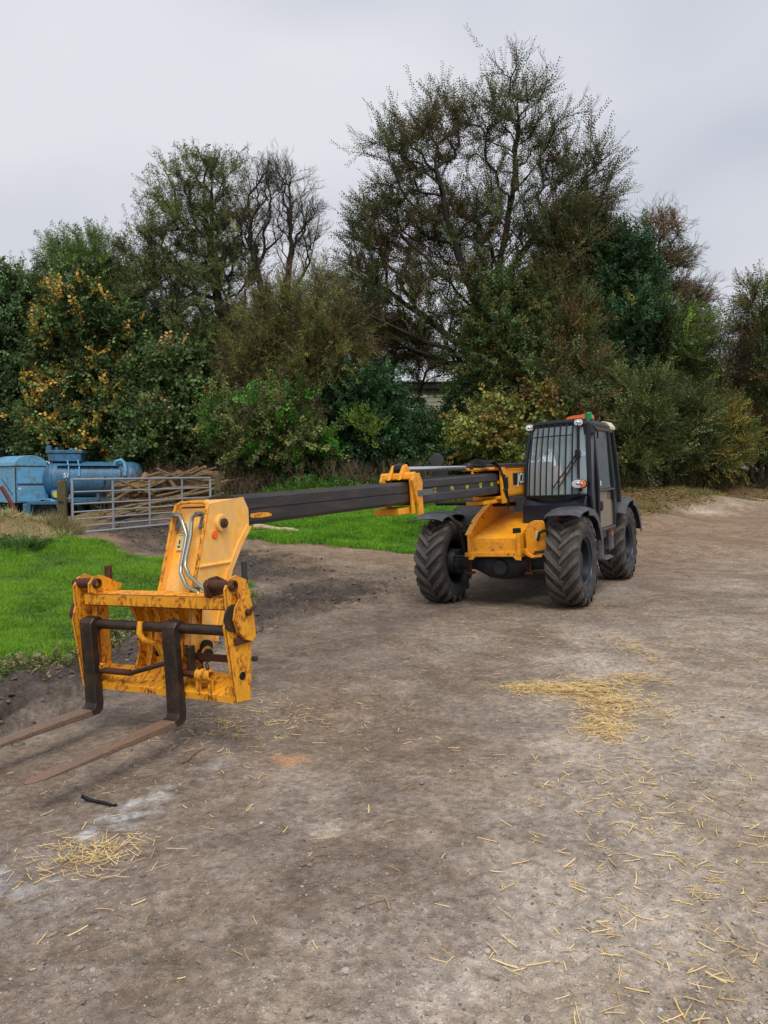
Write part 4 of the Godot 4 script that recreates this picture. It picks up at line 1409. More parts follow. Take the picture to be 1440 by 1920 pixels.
	# tines: hanger eye, shank, heel and tapering blade
	for x: float in [0.085, -0.68]:
		b = MB.new()
		b.edge = Color(0.36, 0.25, 0.3)
		var shank := [Vector2(6.395, 0.855), Vector2(6.40, 0.905), Vector2(6.43, 0.922), Vector2(6.475, 0.915), Vector2(6.505, 0.885), Vector2(6.507, 0.83), Vector2(6.50, 0.52), Vector2(6.502, 0.33), Vector2(6.515, 0.305), Vector2(6.55, 0.296), Vector2(6.54, 0.25), Vector2(6.47, 0.252), Vector2(6.44, 0.275), Vector2(6.43, 0.33), Vector2(6.44, 0.6), Vector2(6.445, 0.78)]
		b.plate(shank, yz(x), 0.112, 0.007)
		var tine := obj("fork_tine", b, M.worn_steel, car)
		b = MB.new()
		b.edge = Color(0.36, 0.25, 0.3)
		var st := [[6.53, 0.056, 0.250, 0.297], [6.9, 0.056, 0.253, 0.290], [7.2, 0.055, 0.256, 0.282], [7.46, 0.05, 0.259, 0.273], [7.54, 0.036, 0.261, 0.270], [7.575, 0.018, 0.262, 0.268]]
		var pr := []
		for s in st:
			var e := 0.006
			var hx: float = s[1]
			var ring := [Vector3(x - hx, s[2] + e, s[0]), Vector3(x - hx + e, s[2], s[0]), Vector3(x + hx - e, s[2], s[0]), Vector3(x + hx, s[2] + e, s[0]), Vector3(x + hx, s[3] - e, s[0]), Vector3(x + hx - e, s[3], s[0]), Vector3(x - hx + e, s[3], s[0]), Vector3(x - hx, s[3] - e, s[0])]
			if pr:
				for i in 8:
					var j := (i + 1) % 8
					var m: Vector3 = (ring[i] + ring[j]) * 0.5 - Vector3(x, (s[2] + s[3]) * 0.5, s[0])
					b.quad(pr[i], pr[j], ring[j], ring[i], m * Vector3(1, 3, 0))
			pr = ring
		for i in 6:
			b.tri(pr[0], pr[i + 1], pr[i + 2 if i < 6 else 7], Vector3.BACK)
		obj("tine_blade", b, M.tine_blade, tine)

func make_body(t: Node3D) -> void:
	# chassis behind the axle and the sloping yellow nose
	var b := MB.new()
	b.box(Vector3(-0.02, 0.78, -1.9), Vector3(0.74, 0.42, 3.0), 0.02)
	b.box(Vector3(0.0, 0.75, -3.4), Vector3(1.7, 0.5, 0.5), 0.03)
	obj("chassis", b, M.axle_dark, t)
	b = MB.new()
	b.plate([Vector2(0.40, 0.70), Vector2(0.42, 0.98), Vector2(0.36, 1.06), Vector2(0.10, 1.20), Vector2(-0.5, 1.42), Vector2(-1.4, 1.42), Vector2(-1.4, 0.7)], yz(-0.335), 0.03, 0.006)
	# ledge turned out along the top of the side plate
	for seg in [[0.42, 1.0, 0.10, 1.20], [0.10, 1.20, -0.5, 1.42]]:
		var p := Vector3(-0.365, seg[1], seg[0])
		var q := Vector3(-0.365, seg[3], seg[2])
		var d := (q - p).normalized()
		b.box((p + q) * 0.5, Vector3(0.09, 0.018, p.distance_to(q) + 0.01), 0.004, Basis(Vector3.RIGHT, d.cross(Vector3.RIGHT) * -1.0, -d))
	b.plate([Vector2(0.40, 0.68), Vector2(0.42, 0.95), Vector2(0.30, 1.0), Vector2(-0.2, 1.02), Vector2(-1.2, 1.05), Vector2(-1.2, 0.68)], yz(0.335), 0.03, 0.006)
	# sloping deck and front apron
	var deck := [[0.40, 0.935], [0.30, 0.985], [-0.1, 1.06], [-0.7, 1.16], [-1.3, 1.22]]
	for i in 4:
		b.quad(Vector3(-0.33, deck[i][1], deck[i][0]), Vector3(0.33, deck[i][1], deck[i][0]), Vector3(0.33, deck[i + 1][1], deck[i + 1][0]), Vector3(-0.33, deck[i + 1][1], deck[i + 1][0]), Vector3.UP)
	b.box(Vector3(0, 0.82, 0.385), Vector3(0.66, 0.25, 0.03), 0.006)
	b.box(Vector3(-0.02, 0.835, 0.404), Vector3(0.50, 0.15, 0.012), 0.004)
	b.plate([Vector2(-0.37, 0.66), Vector2(-0.31, 0.66), Vector2(-0.27, 0.705), Vector2(0.26, 0.70), Vector2(0.30, 0.655), Vector2(0.37, 0.65), Vector2(0.37, 0.74), Vector2(0.33, 0.765), Vector2(-0.33, 0.765), Vector2(-0.37, 0.76)], xy(0.418), 0.03, 0.006)
	b.box(Vector3(-0.352, 0.86, 0.415), Vector3(0.045, 0.30, 0.05), 0.006)
	b.box(Vector3(0.345, 0.86, 0.415), Vector3(0.05, 0.30, 0.05), 0.006)
	var nose := obj("nose", b, M.yellow_paint, t)
	b = MB.new()
	b.box(Vector3(0.26, 1.02, 0.22), Vector3(0.10, 0.09, 0.05), 0.004)
	obj("tow_pocket", b, M.end_dark, nose)
	b = MB.new()
	bolts(b, [Vector3(0.20, 0.735, 0.43), Vector3(0.28, 0.735, 0.43), Vector3(-0.27, 0.80, 0.41), Vector3(-0.02, 0.795, 0.41), Vector3(-0.37, 0.90, 0.43), Vector3(-0.37, 0.98, 0.41)], Vector3.BACK, 0.009)
	for p in [[-0.32, 1.22, 0.0], [-0.32, 1.25, -0.05], [-0.32, 1.20, -0.06]]:
		b.cyl(Vector3(p[0], p[1], p[2]), Vector3(p[0] + 0.01, p[1], p[2]), 0.012, 6)
	obj("nose_bolts", b, M.brown_door, nose)
	# rounded ear plate on the left of the nose
	b = MB.new()
	b.plate([Vector2(0.40, 0.74), Vector2(0.385, 1.0), Vector2(0.41, 1.08), Vector2(0.46, 1.14), Vector2(0.52, 1.165), Vector2(0.63, 1.16), Vector2(0.655, 1.13), Vector2(0.69, 0.90), Vector2(0.695, 0.72), Vector2(0.60, 0.70)], xy(0.25), 0.025, 0.006)
	var g := []
	for i in 8:
		var a := PI * (0.5 + 0.5 * i / 7.0)
		var row := []
		for j in 5:
			var w := j / 4.0
			row.append(Vector3(0.52 + 0.13 * cos(a) * (1.0 + 0.0 * w) , 0.80 - 0.12 * sin(a), 0.25 + 0.13 * w))
		g.append(row)
	b.sheet(g, Vector3(-0.4, -1, 0))
	b.plate([Vector2(0.40, 0.80), Vector2(0.43, 0.72), Vector2(0.50, 0.675), Vector2(0.64, 0.69), Vector2(0.64, 0.72), Vector2(0.52, 0.715), Vector2(0.46, 0.75), Vector2(0.43, 0.81)], xy(0.36), 0.03, 0.005)
	var ear := obj("ear_plate", b, M.yellow_paint, nose)
	b = MB.new()
	b.box(Vector3(0.545, 0.97, 0.264), Vector3(0.03, 0.11, 0.004), 0.001, Basis(Vector3.BACK, -0.08))
	b.box(Vector3(0.53, 0.922, 0.264), Vector3(0.028, 0.018, 0.004), 0.001)
	obj("number_mark", b, M.cream, ear)
	b = MB.new()
	b.tube([Vector3(0.53, 0.745, 0.33), Vector3(0.62, 0.755, 0.34), Vector3(0.73, 0.775, 0.33)], 0.02, 7)
	b.box(Vector3(0.575, 0.75, 0.335), Vector3(0.07, 0.03, 0.05))
	obj("steering_rod", b, M.axle_dark, t)
	# front axle
	b = MB.new()
	b.lathe([Vector2(0.0, -0.78), Vector2(0.10, -0.78), Vector2(0.11, -0.70), Vector2(0.085, -0.66), Vector2(0.095, -0.42), Vector2(0.13, -0.34), Vector2(0.20, -0.2), Vector2(0.225, -0.05), Vector2(0.225, 0.08), Vector2(0.18, 0.22), Vector2(0.12, 0.36), Vector2(0.095, 0.44), Vector2(0.085, 0.66), Vector2(0.11, 0.70), Vector2(0.10, 0.78), Vector2(0.0, 0.78)], Transform3D(Basis(Vector3(0, 1, 0), Vector3(1, 0, 0), Vector3(0, 0, -1)), Vector3(0, 0.58, 0.05)), 24)
	b.cyl(Vector3(0.02, 0.545, 0.1), Vector3(0.02, 0.545, 0.30), 0.15, 20, 0.11)
	for s: float in [-1.0, 1.0]:
		b.cyl(Vector3(0.88 * s, 0.6, 0), Vector3(0.70 * s, 0.6, 0), 0.20, 18, 0.16)
		b.box(Vector3(0.72 * s, 0.6, 0.0), Vector3(0.10, 0.34, 0.16), 0.02)
	b.cyl(Vector3(-0.7, 0.68, 0.17), Vector3(0.7, 0.68, 0.17), 0.022, 10)
	b.box(Vector3(0, 0.80, 0.1), Vector3(0.6, 0.2, 0.3), 0.02)
	var axle := obj("front_axle", b, M.axle_dark, t)
	b = MB.new()
	for x: float in [-0.42, 0.43]:
		b.cyl(Vector3(x, 0.43, 0.24), Vector3(x, 0.70, 0.24), 0.018, 8)
		b.cyl(Vector3(x - 0.05, 0.44, 0.20), Vector3(x - 0.05, 0.70, 0.20), 0.014, 8)
		b.box(Vector3(x - 0.015, 0.46, 0.22), Vector3(0.11, 0.03, 0.1), 0.004)
	obj("axle_studs", b, M.rusty_steel, axle)
	b = MB.new()
	b.box(Vector3(-0.41, 0.72, 0.30), Vector3(0.10, 0.06, 0.10), 0.008)
	obj("axle_stop", b, M.yellow_paint, axle)
	b = MB.new()
	b.cyl(Vector3(-0.85, 0.6, -2.77), Vector3(0.85, 0.6, -2.77), 0.12, 14)
	b.cyl(Vector3(0, 0.56, -2.6), Vector3(0, 0.56, -2.95), 0.24, 16)
	obj("rear_axle", b, M.axle_dark, t)
	# engine hood on the machine's right side
	b = MB.new()
	var hood := [Vector2(-0.35, 0.70), Vector2(-0.22, 1.0), Vector2(-0.35, 1.24), Vector2(-0.75, 1.36), Vector2(-1.3, 1.44), Vector2(-2.6, 1.44), Vector2(-2.6, 0.7)]
	b.plate(hood, yz(-0.73), 0.66, 0.05)
	obj("engine_hood", b, M.plastic_black, t)
	b = MB.new()
	b.box(Vector3(-0.73, 1.40, -1.25), Vector3(0.5, 0.14, 0.7), 0.05)
	obj("air_box", b, M.plastic_black, t)
	b = MB.new()
	b.tube([Vector3(-0.85, 1.44, 0.35), Vector3(-0.6, 1.42, -0.1), Vector3(-0.30, 1.37, -0.5), Vector3(-0.1, 1.36, -0.8)], 0.03, 8)
	obj("wiring_conduit", b, M.deep_black, t)
	# mudguards
	for s: float in [1.0, -1.0]:
		var z := 0.0
		var prof := [Vector2(0.50, 1.235), Vector2(0.44, 1.275), Vector2(0.25, 1.31), Vector2(0.0, 1.325), Vector2(-0.28, 1.30), Vector2(-0.50, 1.20), Vector2(-0.64, 1.04), Vector2(-0.72, 0.82)]
		mudguard(t, prof, s * 0.95, 0.235, z, s)
		b = MB.new()
		b.tube([Vector3(0.58 * s, 0.70, 0.05), Vector3(0.60 * s, 0.95, 0.10), Vector3(0.62 * s, 1.12, 0.16), Vector3(0.68 * s, 1.22, 0.22), Vector3(0.78 * s, 1.285, 0.22)], 0.028, 8)
		obj("mudguard_stay", b, M.plastic_black, t)
		var rear := [Vector2(0.62, 1.12), Vector2(0.45, 1.26), Vector2(0.2, 1.33), Vector2(-0.1, 1.34), Vector2(-0.35, 1.27), Vector2(-0.55, 1.13), Vector2(-0.68, 0.95), Vector2(-0.73, 0.78)]
		mudguard(t, rear, s * 0.96, 0.24, -2.77, s)
	b = MB.new()
	b.tube([Vector3(-0.46, 0.98, 0.16), Vector3(-0.47, 1.08, 0.2), Vector3(-0.44, 1.13, 0.2), Vector3(-0.38, 1.13, 0.2)], 0.024, 8)
	b.tube([Vector3(0.57, 0.90, 0.30), Vector3(0.60, 1.0, 0.32), Vector3(0.66, 1.03, 0.32), Vector3(0.72, 1.03, 0.3)], 0.02, 8)
	obj("grab_hose", b, M.plastic_black, t)
	# boxes and step under the cab door
	b = MB.new()
	b.box(Vector3(0.93, 0.72, -0.98), Vector3(0.36, 0.44, 0.20), 0.03)
	obj("battery_box", b, M.mudguard_plastic, t)
	b = MB.new()
	b.box(Vector3(0.93, 0.78, -1.62), Vector3(0.36, 0.40, 0.22), 0.03)
	var tb := obj("tool_box", b, M.mudguard_plastic, t)
	b = MB.new()
	b.box(Vector3(1.115, 0.84, -1.60), Vector3(0.012, 0.07, 0.05), 0.003)
	obj("side_reflector", b, M.reflector, tb)
	b = MB.new()
	b.box(Vector3(0.97, 0.50, -1.32), Vector3(0.32, 0.03, 0.44), 0.008)
	for i in 5:
		b.box(Vector3(0.86 + i * 0.055, 0.522, -1.32), Vector3(0.02, 0.02, 0.42), 0.004)
	b.box(Vector3(0.85, 0.66, -1.32), Vector3(0.03, 0.3, 0.40), 0.006)
	obj("entry_step", b, M.bracket_grey, t)
	# round mirror on its arm at the far right
	b = MB.new()
	b.cyl(Vector3(-1.12, 2.05, -0.34), Vector3(-1.10, 2.06, -0.28), 0.11, 28)
	b.tube([Vector3(-1.10, 2.04, -0.36), Vector3(-1.07, 1.85, -0.42), Vector3(-0.95, 1.6, -0.5), Vector3(-0.9, 1.4, -0.5)], 0.02, 8)
	b.box(Vector3(-1.06, 1.83, -0.33), Vector3(0.22, 0.22, 0.07), 0.03)
	obj("round_mirror", b, M.plastic_black, t)

func mudguard(t: Node3D, prof: Array, cx: float, half: float, z: float, s: float) -> void:
	var b := MB.new()
	var g := []
	var low_ := []
	for p: Vector2 in prof:
		var row := []
		var under := []
		for j in 9:
			var u := j / 4.0 - 1.0
			var edge := pow(absf(u), 5.0)
			var dir := Vector2(p.x, p.y - 0.6).normalized()
			var q := p - dir * edge * 0.05
			row.append(Vector3(cx + u * half, q.y, z + q.x))
			q -= dir * 0.012
			under.append(Vector3(cx + u * half, q.y, z + q.x))
		g.append(row)
		low_.append(under)
	b.sheet(g, Vector3(0, 1, 0.2))
	b.sheet(low_, Vector3(0, -1, -0.2))
	for i in g.size() - 1:
		for j: int in [0, 8]:
			b.quad(g[i][j], g[i + 1][j], low_[i + 1][j], low_[i][j], Vector3(j - 4, 0, 0))
	for j in 8:
		b.quad(g[0][j], g[0][j + 1], low_[0][j + 1], low_[0][j], Vector3(0, -0.3, 1))
		b.quad(g[-1][j], g[-1][j + 1], low_[-1][j + 1], low_[-1][j], Vector3(0, -1, -0.3))
	# skirt on the outer side towards the back
	var sk := []
	for i in range(3, prof.size()):
		sk.append(prof[i] + Vector2(z, 0.0) - Vector2(0.0, 0.04))
	for i in range(prof.size() - 1, 2, -1):
		var d: Vector2 = (prof[i] - Vector2(0, 0.6)).normalized()
		sk.append(prof[i] + Vector2(z, -0.04) - d * 0.09)
	b.plate(sk, yz(cx + s * half * 0.98), 0.012, 0.002)
	obj("mudguard", b, M.mudguard_plastic, t)

func make_cab(t: Node3D) -> void:
	var X0 := 0.17
	var X1 := 1.10
	var b := MB.new()
	# lower cowl under the windscreen and the tub
	b.plate([Vector2(-0.30, 1.00), Vector2(-0.34, 1.34), Vector2(-0.46, 1.45), Vector2(-0.62, 1.47), Vector2(-2.2, 1.40), Vector2(-2.3, 0.95), Vector2(-0.5, 0.92)], yz(0.61), 0.88, 0.02)
	b.box(Vector3(0.60, 0.86, -1.35), Vector3(0.94, 0.16, 1.5), 0.02)
	var cab := obj("cab", b, M.cab_black, t)
	# roof
	b = MB.new()
	var roof := [Vector2(0.24, 2.40), Vector2(1.10, 2.40), Vector2(1.115, 2.44), Vector2(1.06, 2.50), Vector2(0.95, 2.525), Vector2(0.34, 2.525), Vector2(0.25, 2.49)]
	b.plate(roof, xy(-1.38), 1.45, 0.03)
	b.box(Vector3(0.67, 2.46, -0.63), Vector3(0.72, 0.10, 0.06), 0.02)
	obj("cab_roof", b, M.cab_black, cab)
	b = MB.new()
	b.plate([Vector2(1.03, 2.46), Vector2(1.118, 2.40), Vector2(1.125, 2.44), Vector2(1.07, 2.515), Vector2(0.99, 2.53), Vector2(0.98, 2.52)], xy(-1.93), 0.32, 0.004)
	obj("roof_edge", b, M.cream_roof, cab)
	# pillars
	b = MB.new()
	b.tube([Vector3(X0, 1.46, -0.52), Vector3(X0 + 0.01, 1.9, -0.56), Vector3(X0 + 0.05, 2.2, -0.60), Vector3(X0 + 0.10, 2.44, -0.66)], 0.032, 8)
	obj("corner_pillar", b, M.cab_black, cab)
	b = MB.new()
	b.plate([Vector2(-0.50, 1.44), Vector2(-0.56, 2.45), Vector2(-0.76, 2.45), Vector2(-0.72, 1.44), Vector2(-0.86, 0.9), Vector2(-0.62, 0.9)], yz(1.075), 0.07, 0.02)
	obj("corner_pillar", b, M.cab_black, cab)
	for x: float in [X0 + 0.06, 1.06]:
		b = MB.new()
		b.tube([Vector3(x, 1.0, -2.42), Vector3(x, 1.5, -2.42), Vector3(x, 2.0, -2.26), Vector3(x, 2.44, -2.05)], 0.04, 8)
		obj("corner_pillar", b, M.cab_black, cab)
	# windscreen, bowed forward
	var g := []
	for i in 7:
		var v := i / 6.0
		var row := []
		for j in 11:
			var u := j / 10.0
			row.append(Vector3(lerpf(X0 + 0.02 + 0.07 * v * v, X1 - 0.06, u), lerpf(1.475, 2.42, v), lerpf(-0.50, -0.62, v) + 0.10 * sin(u * PI) * (1.0 - 0.3 * v)))
		g.append(row)
	b = MB.new()
	b.sheet(g, Vector3.BACK)
	obj("windscreen", b, M.windscreen, cab)
	# guard of upright bars before the windscreen
	b = MB.new()
	var lo := []
	var hi := []
	var hi2 := []
	for j in 11:
		lo.append(g[0][j] + Vector3(0, -0.01, 0.045))
		hi.append(g[5][j] + Vector3(0, 0.03, 0.06))
		hi2.append(g[6][j] + Vector3(0, 0.05, 0.055))
	b.tube(lo, 0.016, 6)
	b.tube(hi2.slice(1, 9), 0.011, 6)
	b.tube(hi.slice(1, 9), 0.009, 6)
	obj("guard_frame", b, M.cab_black, cab)
	for k in 9:
		b = MB.new()
		var u := 0.06 + 0.105 * k
		var pts := []
		for i in 7:
			var row: Array = g[i]
			var f := u * 10.0
			var p: Vector3 = row[int(f)].lerp(row[mini(int(f) + 1, 10)], f - int(f))
			pts.append(p + Vector3(0, 0, 0.05))
		if k < 7:
			pts.append(pts[6] + Vector3(0, 0.05, 0.0))
		b.tube(pts, 0.0115, 6)
		obj("guard_bar", b, M.cab_black, cab)
	# ledge below the screen
	b = MB.new()
	var g2 := []
	for i in 2:
		var row := []
		for j in 11:
			row.append(g[0][j] + Vector3(0, -0.02 - 0.03 * i, 0.03 - 0.02 * i))
		g2.append(row)
	b.sheet(g2, Vector3.BACK)
	b.tube(g2[0], 0.02, 6)
	obj("screen_ledge", b, M.mudguard_plastic, cab)
	# wiper with its motor housing and two long arms
	b = MB.new()
	b.box(Vector3(0.945, 2.02, -0.48), Vector3(0.07, 0.13, 0.06), 0.015)
	b.tube([Vector3(0.945, 2.44, -0.53), Vector3(0.945, 2.0, -0.475)], 0.012, 6)
	b.tube([Vector3(0.925, 2.02, -0.45), Vector3(0.78, 1.80, -0.40), Vector3(0.60, 1.56, -0.355)], 0.010, 6)
	b.tube([Vector3(0.95, 1.99, -0.45), Vector3(0.82, 1.78, -0.405), Vector3(0.68, 1.56, -0.365)], 0.010, 6)
	b.tube([Vector3(0.945, 1.98, -0.46), Vector3(0.945, 1.70, -0.45)], 0.012, 6)
	obj("wiper", b, M.deep_black, cab)
	# head lamp with the orange indicator in its outer end
	lamp(cab, Vector3(0.975, 1.61, -0.34), 0.105, 0.062, true)
	lamp(cab, Vector3(0.255, 2.44, -0.56), 0.065, 0.05, false)
	lamp(cab, Vector3(0.955, 2.455, -0.545), 0.065, 0.05, false)
	b = MB.new()
	b.plate([Vector2(0.64, 2.53), Vector2(1.01, 2.53), Vector2(1.015, 2.56), Vector2(0.99, 2.60), Vector2(0.92, 2.615), Vector2(0.83, 2.60), Vector2(0.74, 2.60), Vector2(0.67, 2.585), Vector2(0.64, 2.56)], xy(-1.15), 0.16, 0.025)
	obj("beacon_bar", b, M.beacon_orange, cab)
	b = MB.new()
	b.lathe([Vector2(0.062, 0.0), Vector2(0.062, 0.03), Vector2(0.05, 0.035), Vector2(0.05, 0.09), Vector2(0.04, 0.105), Vector2(0.0, 0.11)], Transform3D(Basis.IDENTITY, Vector3(1.03, 2.50, -0.82)), 18)
	obj("green_beacon", b, M.beacon_green, cab)
	b = MB.new()
	b.box(Vector3(1.07, 2.37, -0.66), Vector3(0.16, 0.20, 0.16), 0.04)
	b.cyl(Vector3(1.12, 2.40, -0.62), Vector3(1.16, 2.40, -0.62), 0.025, 10)
	b.tube([Vector3(1.14, 2.40, -0.64), Vector3(1.17, 2.33, -0.72), Vector3(1.15, 2.24, -0.80)], 0.012, 6)
	obj("mirror_mount", b, M.plastic_black, cab)
	# door: frame, rail, two panes
	b = MB.new()
	for q in [[-0.78, 0.93, -0.80, 2.38], [-1.72, 0.93, -1.72, 2.38]]:
		var p := Vector3(1.115, q[1], q[0])
		b.tube([p, Vector3(1.13, 1.6, q[0]), Vector3(1.085, q[3], q[2])], 0.028, 6)
	b.tube([Vector3(1.115, 0.94, -0.78), Vector3(1.115, 0.94, -1.72)], 0.035, 6)
	b.tube([Vector3(1.128, 1.50, -0.78), Vector3(1.128, 1.50, -1.72)], 0.03, 6)
	b.tube([Vector3(1.085, 2.38, -0.80), Vector3(1.085, 2.38, -1.95)], 0.03, 6)
	var door := obj("cab_door", b, M.cab_black, cab)
	b = MB.new()
	b.quad(Vector3(1.125, 1.5, -0.78), Vector3(1.125, 1.5, -1.72), Vector3(1.085, 2.38, -1.72), Vector3(1.085, 2.38, -0.80), Vector3.RIGHT)
	obj("door_window", b, M.door_glass, door)
	b = MB.new()
	b.quad(Vector3(1.115, 0.96, -0.80), Vector3(1.115, 0.96, -1.70), Vector3(1.12, 1.48, -1.70), Vector3(1.12, 1.48, -0.80), Vector3.RIGHT)
	obj("lower_door_window", b, M.dusty_glass, door)
	b = MB.new()
	b.box(Vector3(1.15, 1.42, -1.62), Vector3(0.05, 0.15, 0.10), 0.015)
	b.cyl(Vector3(1.12, 1.28, -0.90), Vector3(1.15, 1.28, -0.90), 0.07, 14)
	obj("door_handle", b, M.deep_black, door)
	b = MB.new()
	b.box(Vector3(1.128, 1.60, -0.95), Vector3(0.006, 0.07, 0.05), 0.001)
	obj("door_sticker", b, M.white_paint, door)
	b = MB.new()
	b.quad(Vector3(1.12, 1.02, -1.76), Vector3(1.06, 1.02, -2.40), Vector3(1.06, 1.5, -2.42), Vector3(1.125, 1.5, -1.76), Vector3.RIGHT)
	b.quad(Vector3(1.125, 1.5, -1.76), Vector3(1.06, 1.5, -2.42), Vector3(1.06, 2.38, -2.07), Vector3(1.085, 2.38, -1.76), Vector3.RIGHT)
	obj("quarter_window", b, M.door_glass, cab)
	b = MB.new()
	b.quad(Vector3(X0 + 0.06, 1.45, -2.42), Vector3(1.06, 1.45, -2.42), Vector3(1.06, 2.40, -2.07), Vector3(X0 + 0.06, 2.40, -2.07), Vector3.FORWARD)
	obj("rear_window", b, M.door_glass, cab)
	# seat, wheel and console seen through the glass
	b = MB.new()
	b.box(Vector3(0.63, 1.40, -1.75), Vector3(0.5, 0.14, 0.5), 0.05)
	b.box(Vector3(0.63, 1.74, -2.0), Vector3(0.48, 0.60, 0.14), 0.06, Basis(Vector3.RIGHT, -0.15))
	obj("driver_seat", b, M.seat_cloth, cab)
	b = MB.new()
	b.cyl(Vector3(0.66, 1.30, -1.0), Vector3(0.66, 1.64, -1.14), 0.05, 10)
	var ring := []
	for i in 19:
		var a := TAU * i / 18
		ring.append(Vector3(0.66 + 0.19 * cos(a), 1.66 + 0.09 * sin(a), -1.16 + 0.16 * sin(a)))
	b.tube(ring, 0.014, 6)
	obj("steering_wheel", b, M.deep_black, cab)

func lamp(cab: Node3D, at: Vector3, rx: float, ry: float, wink: bool) -> void:
	var b := MB.new()
	var shell := []
	for i in 20:
		var a := TAU * i / 20
		shell.append(Vector2(signf(cos(a)) * pow(absf(cos(a)), 0.7) * rx, signf(sin(a)) * pow(absf(sin(a)), 0.8) * ry))
	b.plate(shell, Transform3D(Basis(Vector3.UP, 0.25), at - Vector3(0, 0, 0.04)), 0.10, 0.03)
	b.cyl(at - Vector3(0, 0, 0.05), at - Vector3(0, ry + 0.03, 0.12), 0.02, 8)
	var o := obj("head_lamp" if wink else "work_lamp", b, M.plastic_black, cab)
	b = MB.new()
	var lens := []
	for p: Vector2 in shell:
		lens.append(p * 0.90)
	b.plate(lens, Transform3D(Basis(Vector3.UP, 0.25), at + Basis(Vector3.UP, 0.25) * Vector3(0, 0, 0.012)), 0.02, 0.008)
	obj("lens", b, M.lamp_glass, o)
	b = MB.new()
	for k in 3:
		b.cyl(at + Vector3(rx * (-0.55 + 0.45 * k), ry * 0.1 * (k % 2), 0.018), at + Vector3(rx * (-0.55 + 0.45 * k), 0, 0.032), ry * 0.42, 12, ry * 0.3)
	obj("reflector_bowl", b, M.chrome, o)
	if wink:
		b = MB.new()
		var w := []
		for p: Vector2 in shell:
			w.append(Vector2(maxf(p.x, rx * 0.30), p.y) * 0.89)
		b.plate(w, Transform3D(Basis(Vector3.UP, 0.25), at + Basis(Vector3.UP, 0.25) * Vector3(0, 0, 0.022)), 0.022, 0.008)
		obj("indicator_lens", b, M.reflector, o)

func make_telehandler() -> void:
	var t := thing("telehandler", "yellow and black telehandler with extended boom and rusty pallet forks parked on the track", "telehandler")
	var psi := 0.5028
	var roll := 0.0541
	var pitch := -0.0128
	var x := Vector3(cos(psi), 0, sin(psi))
	var z := Vector3(-sin(psi), 0, cos(psi))
	var x2 := x * cos(roll) + Vector3.UP * sin(roll)
	var y2 := -x * sin(roll) + Vector3.UP * cos(roll)
	t.transform = Transform3D(Basis(x2, y2 * cos(pitch) - z * sin(pitch), z * cos(pitch) + y2 * sin(pitch)), Vector3(1.7173, -0.1202, -10.5952))
	make_wheel_meshes()
	wheel(t, 0.93, 0.0, 1.0, 0.0, 0.1)
	wheel(t, -0.93, 0.0, -1.0, 0.0, 0.2)
	wheel(t, 0.93, -2.77, 1.0, 0.0, 0.0)
	wheel(t, -0.93, -2.77, -1.0, 0.0, 0.15)
	make_body(t)
	make_cab(t)
	make_boom(t)
	make_head(t)
	make_carriage(t)

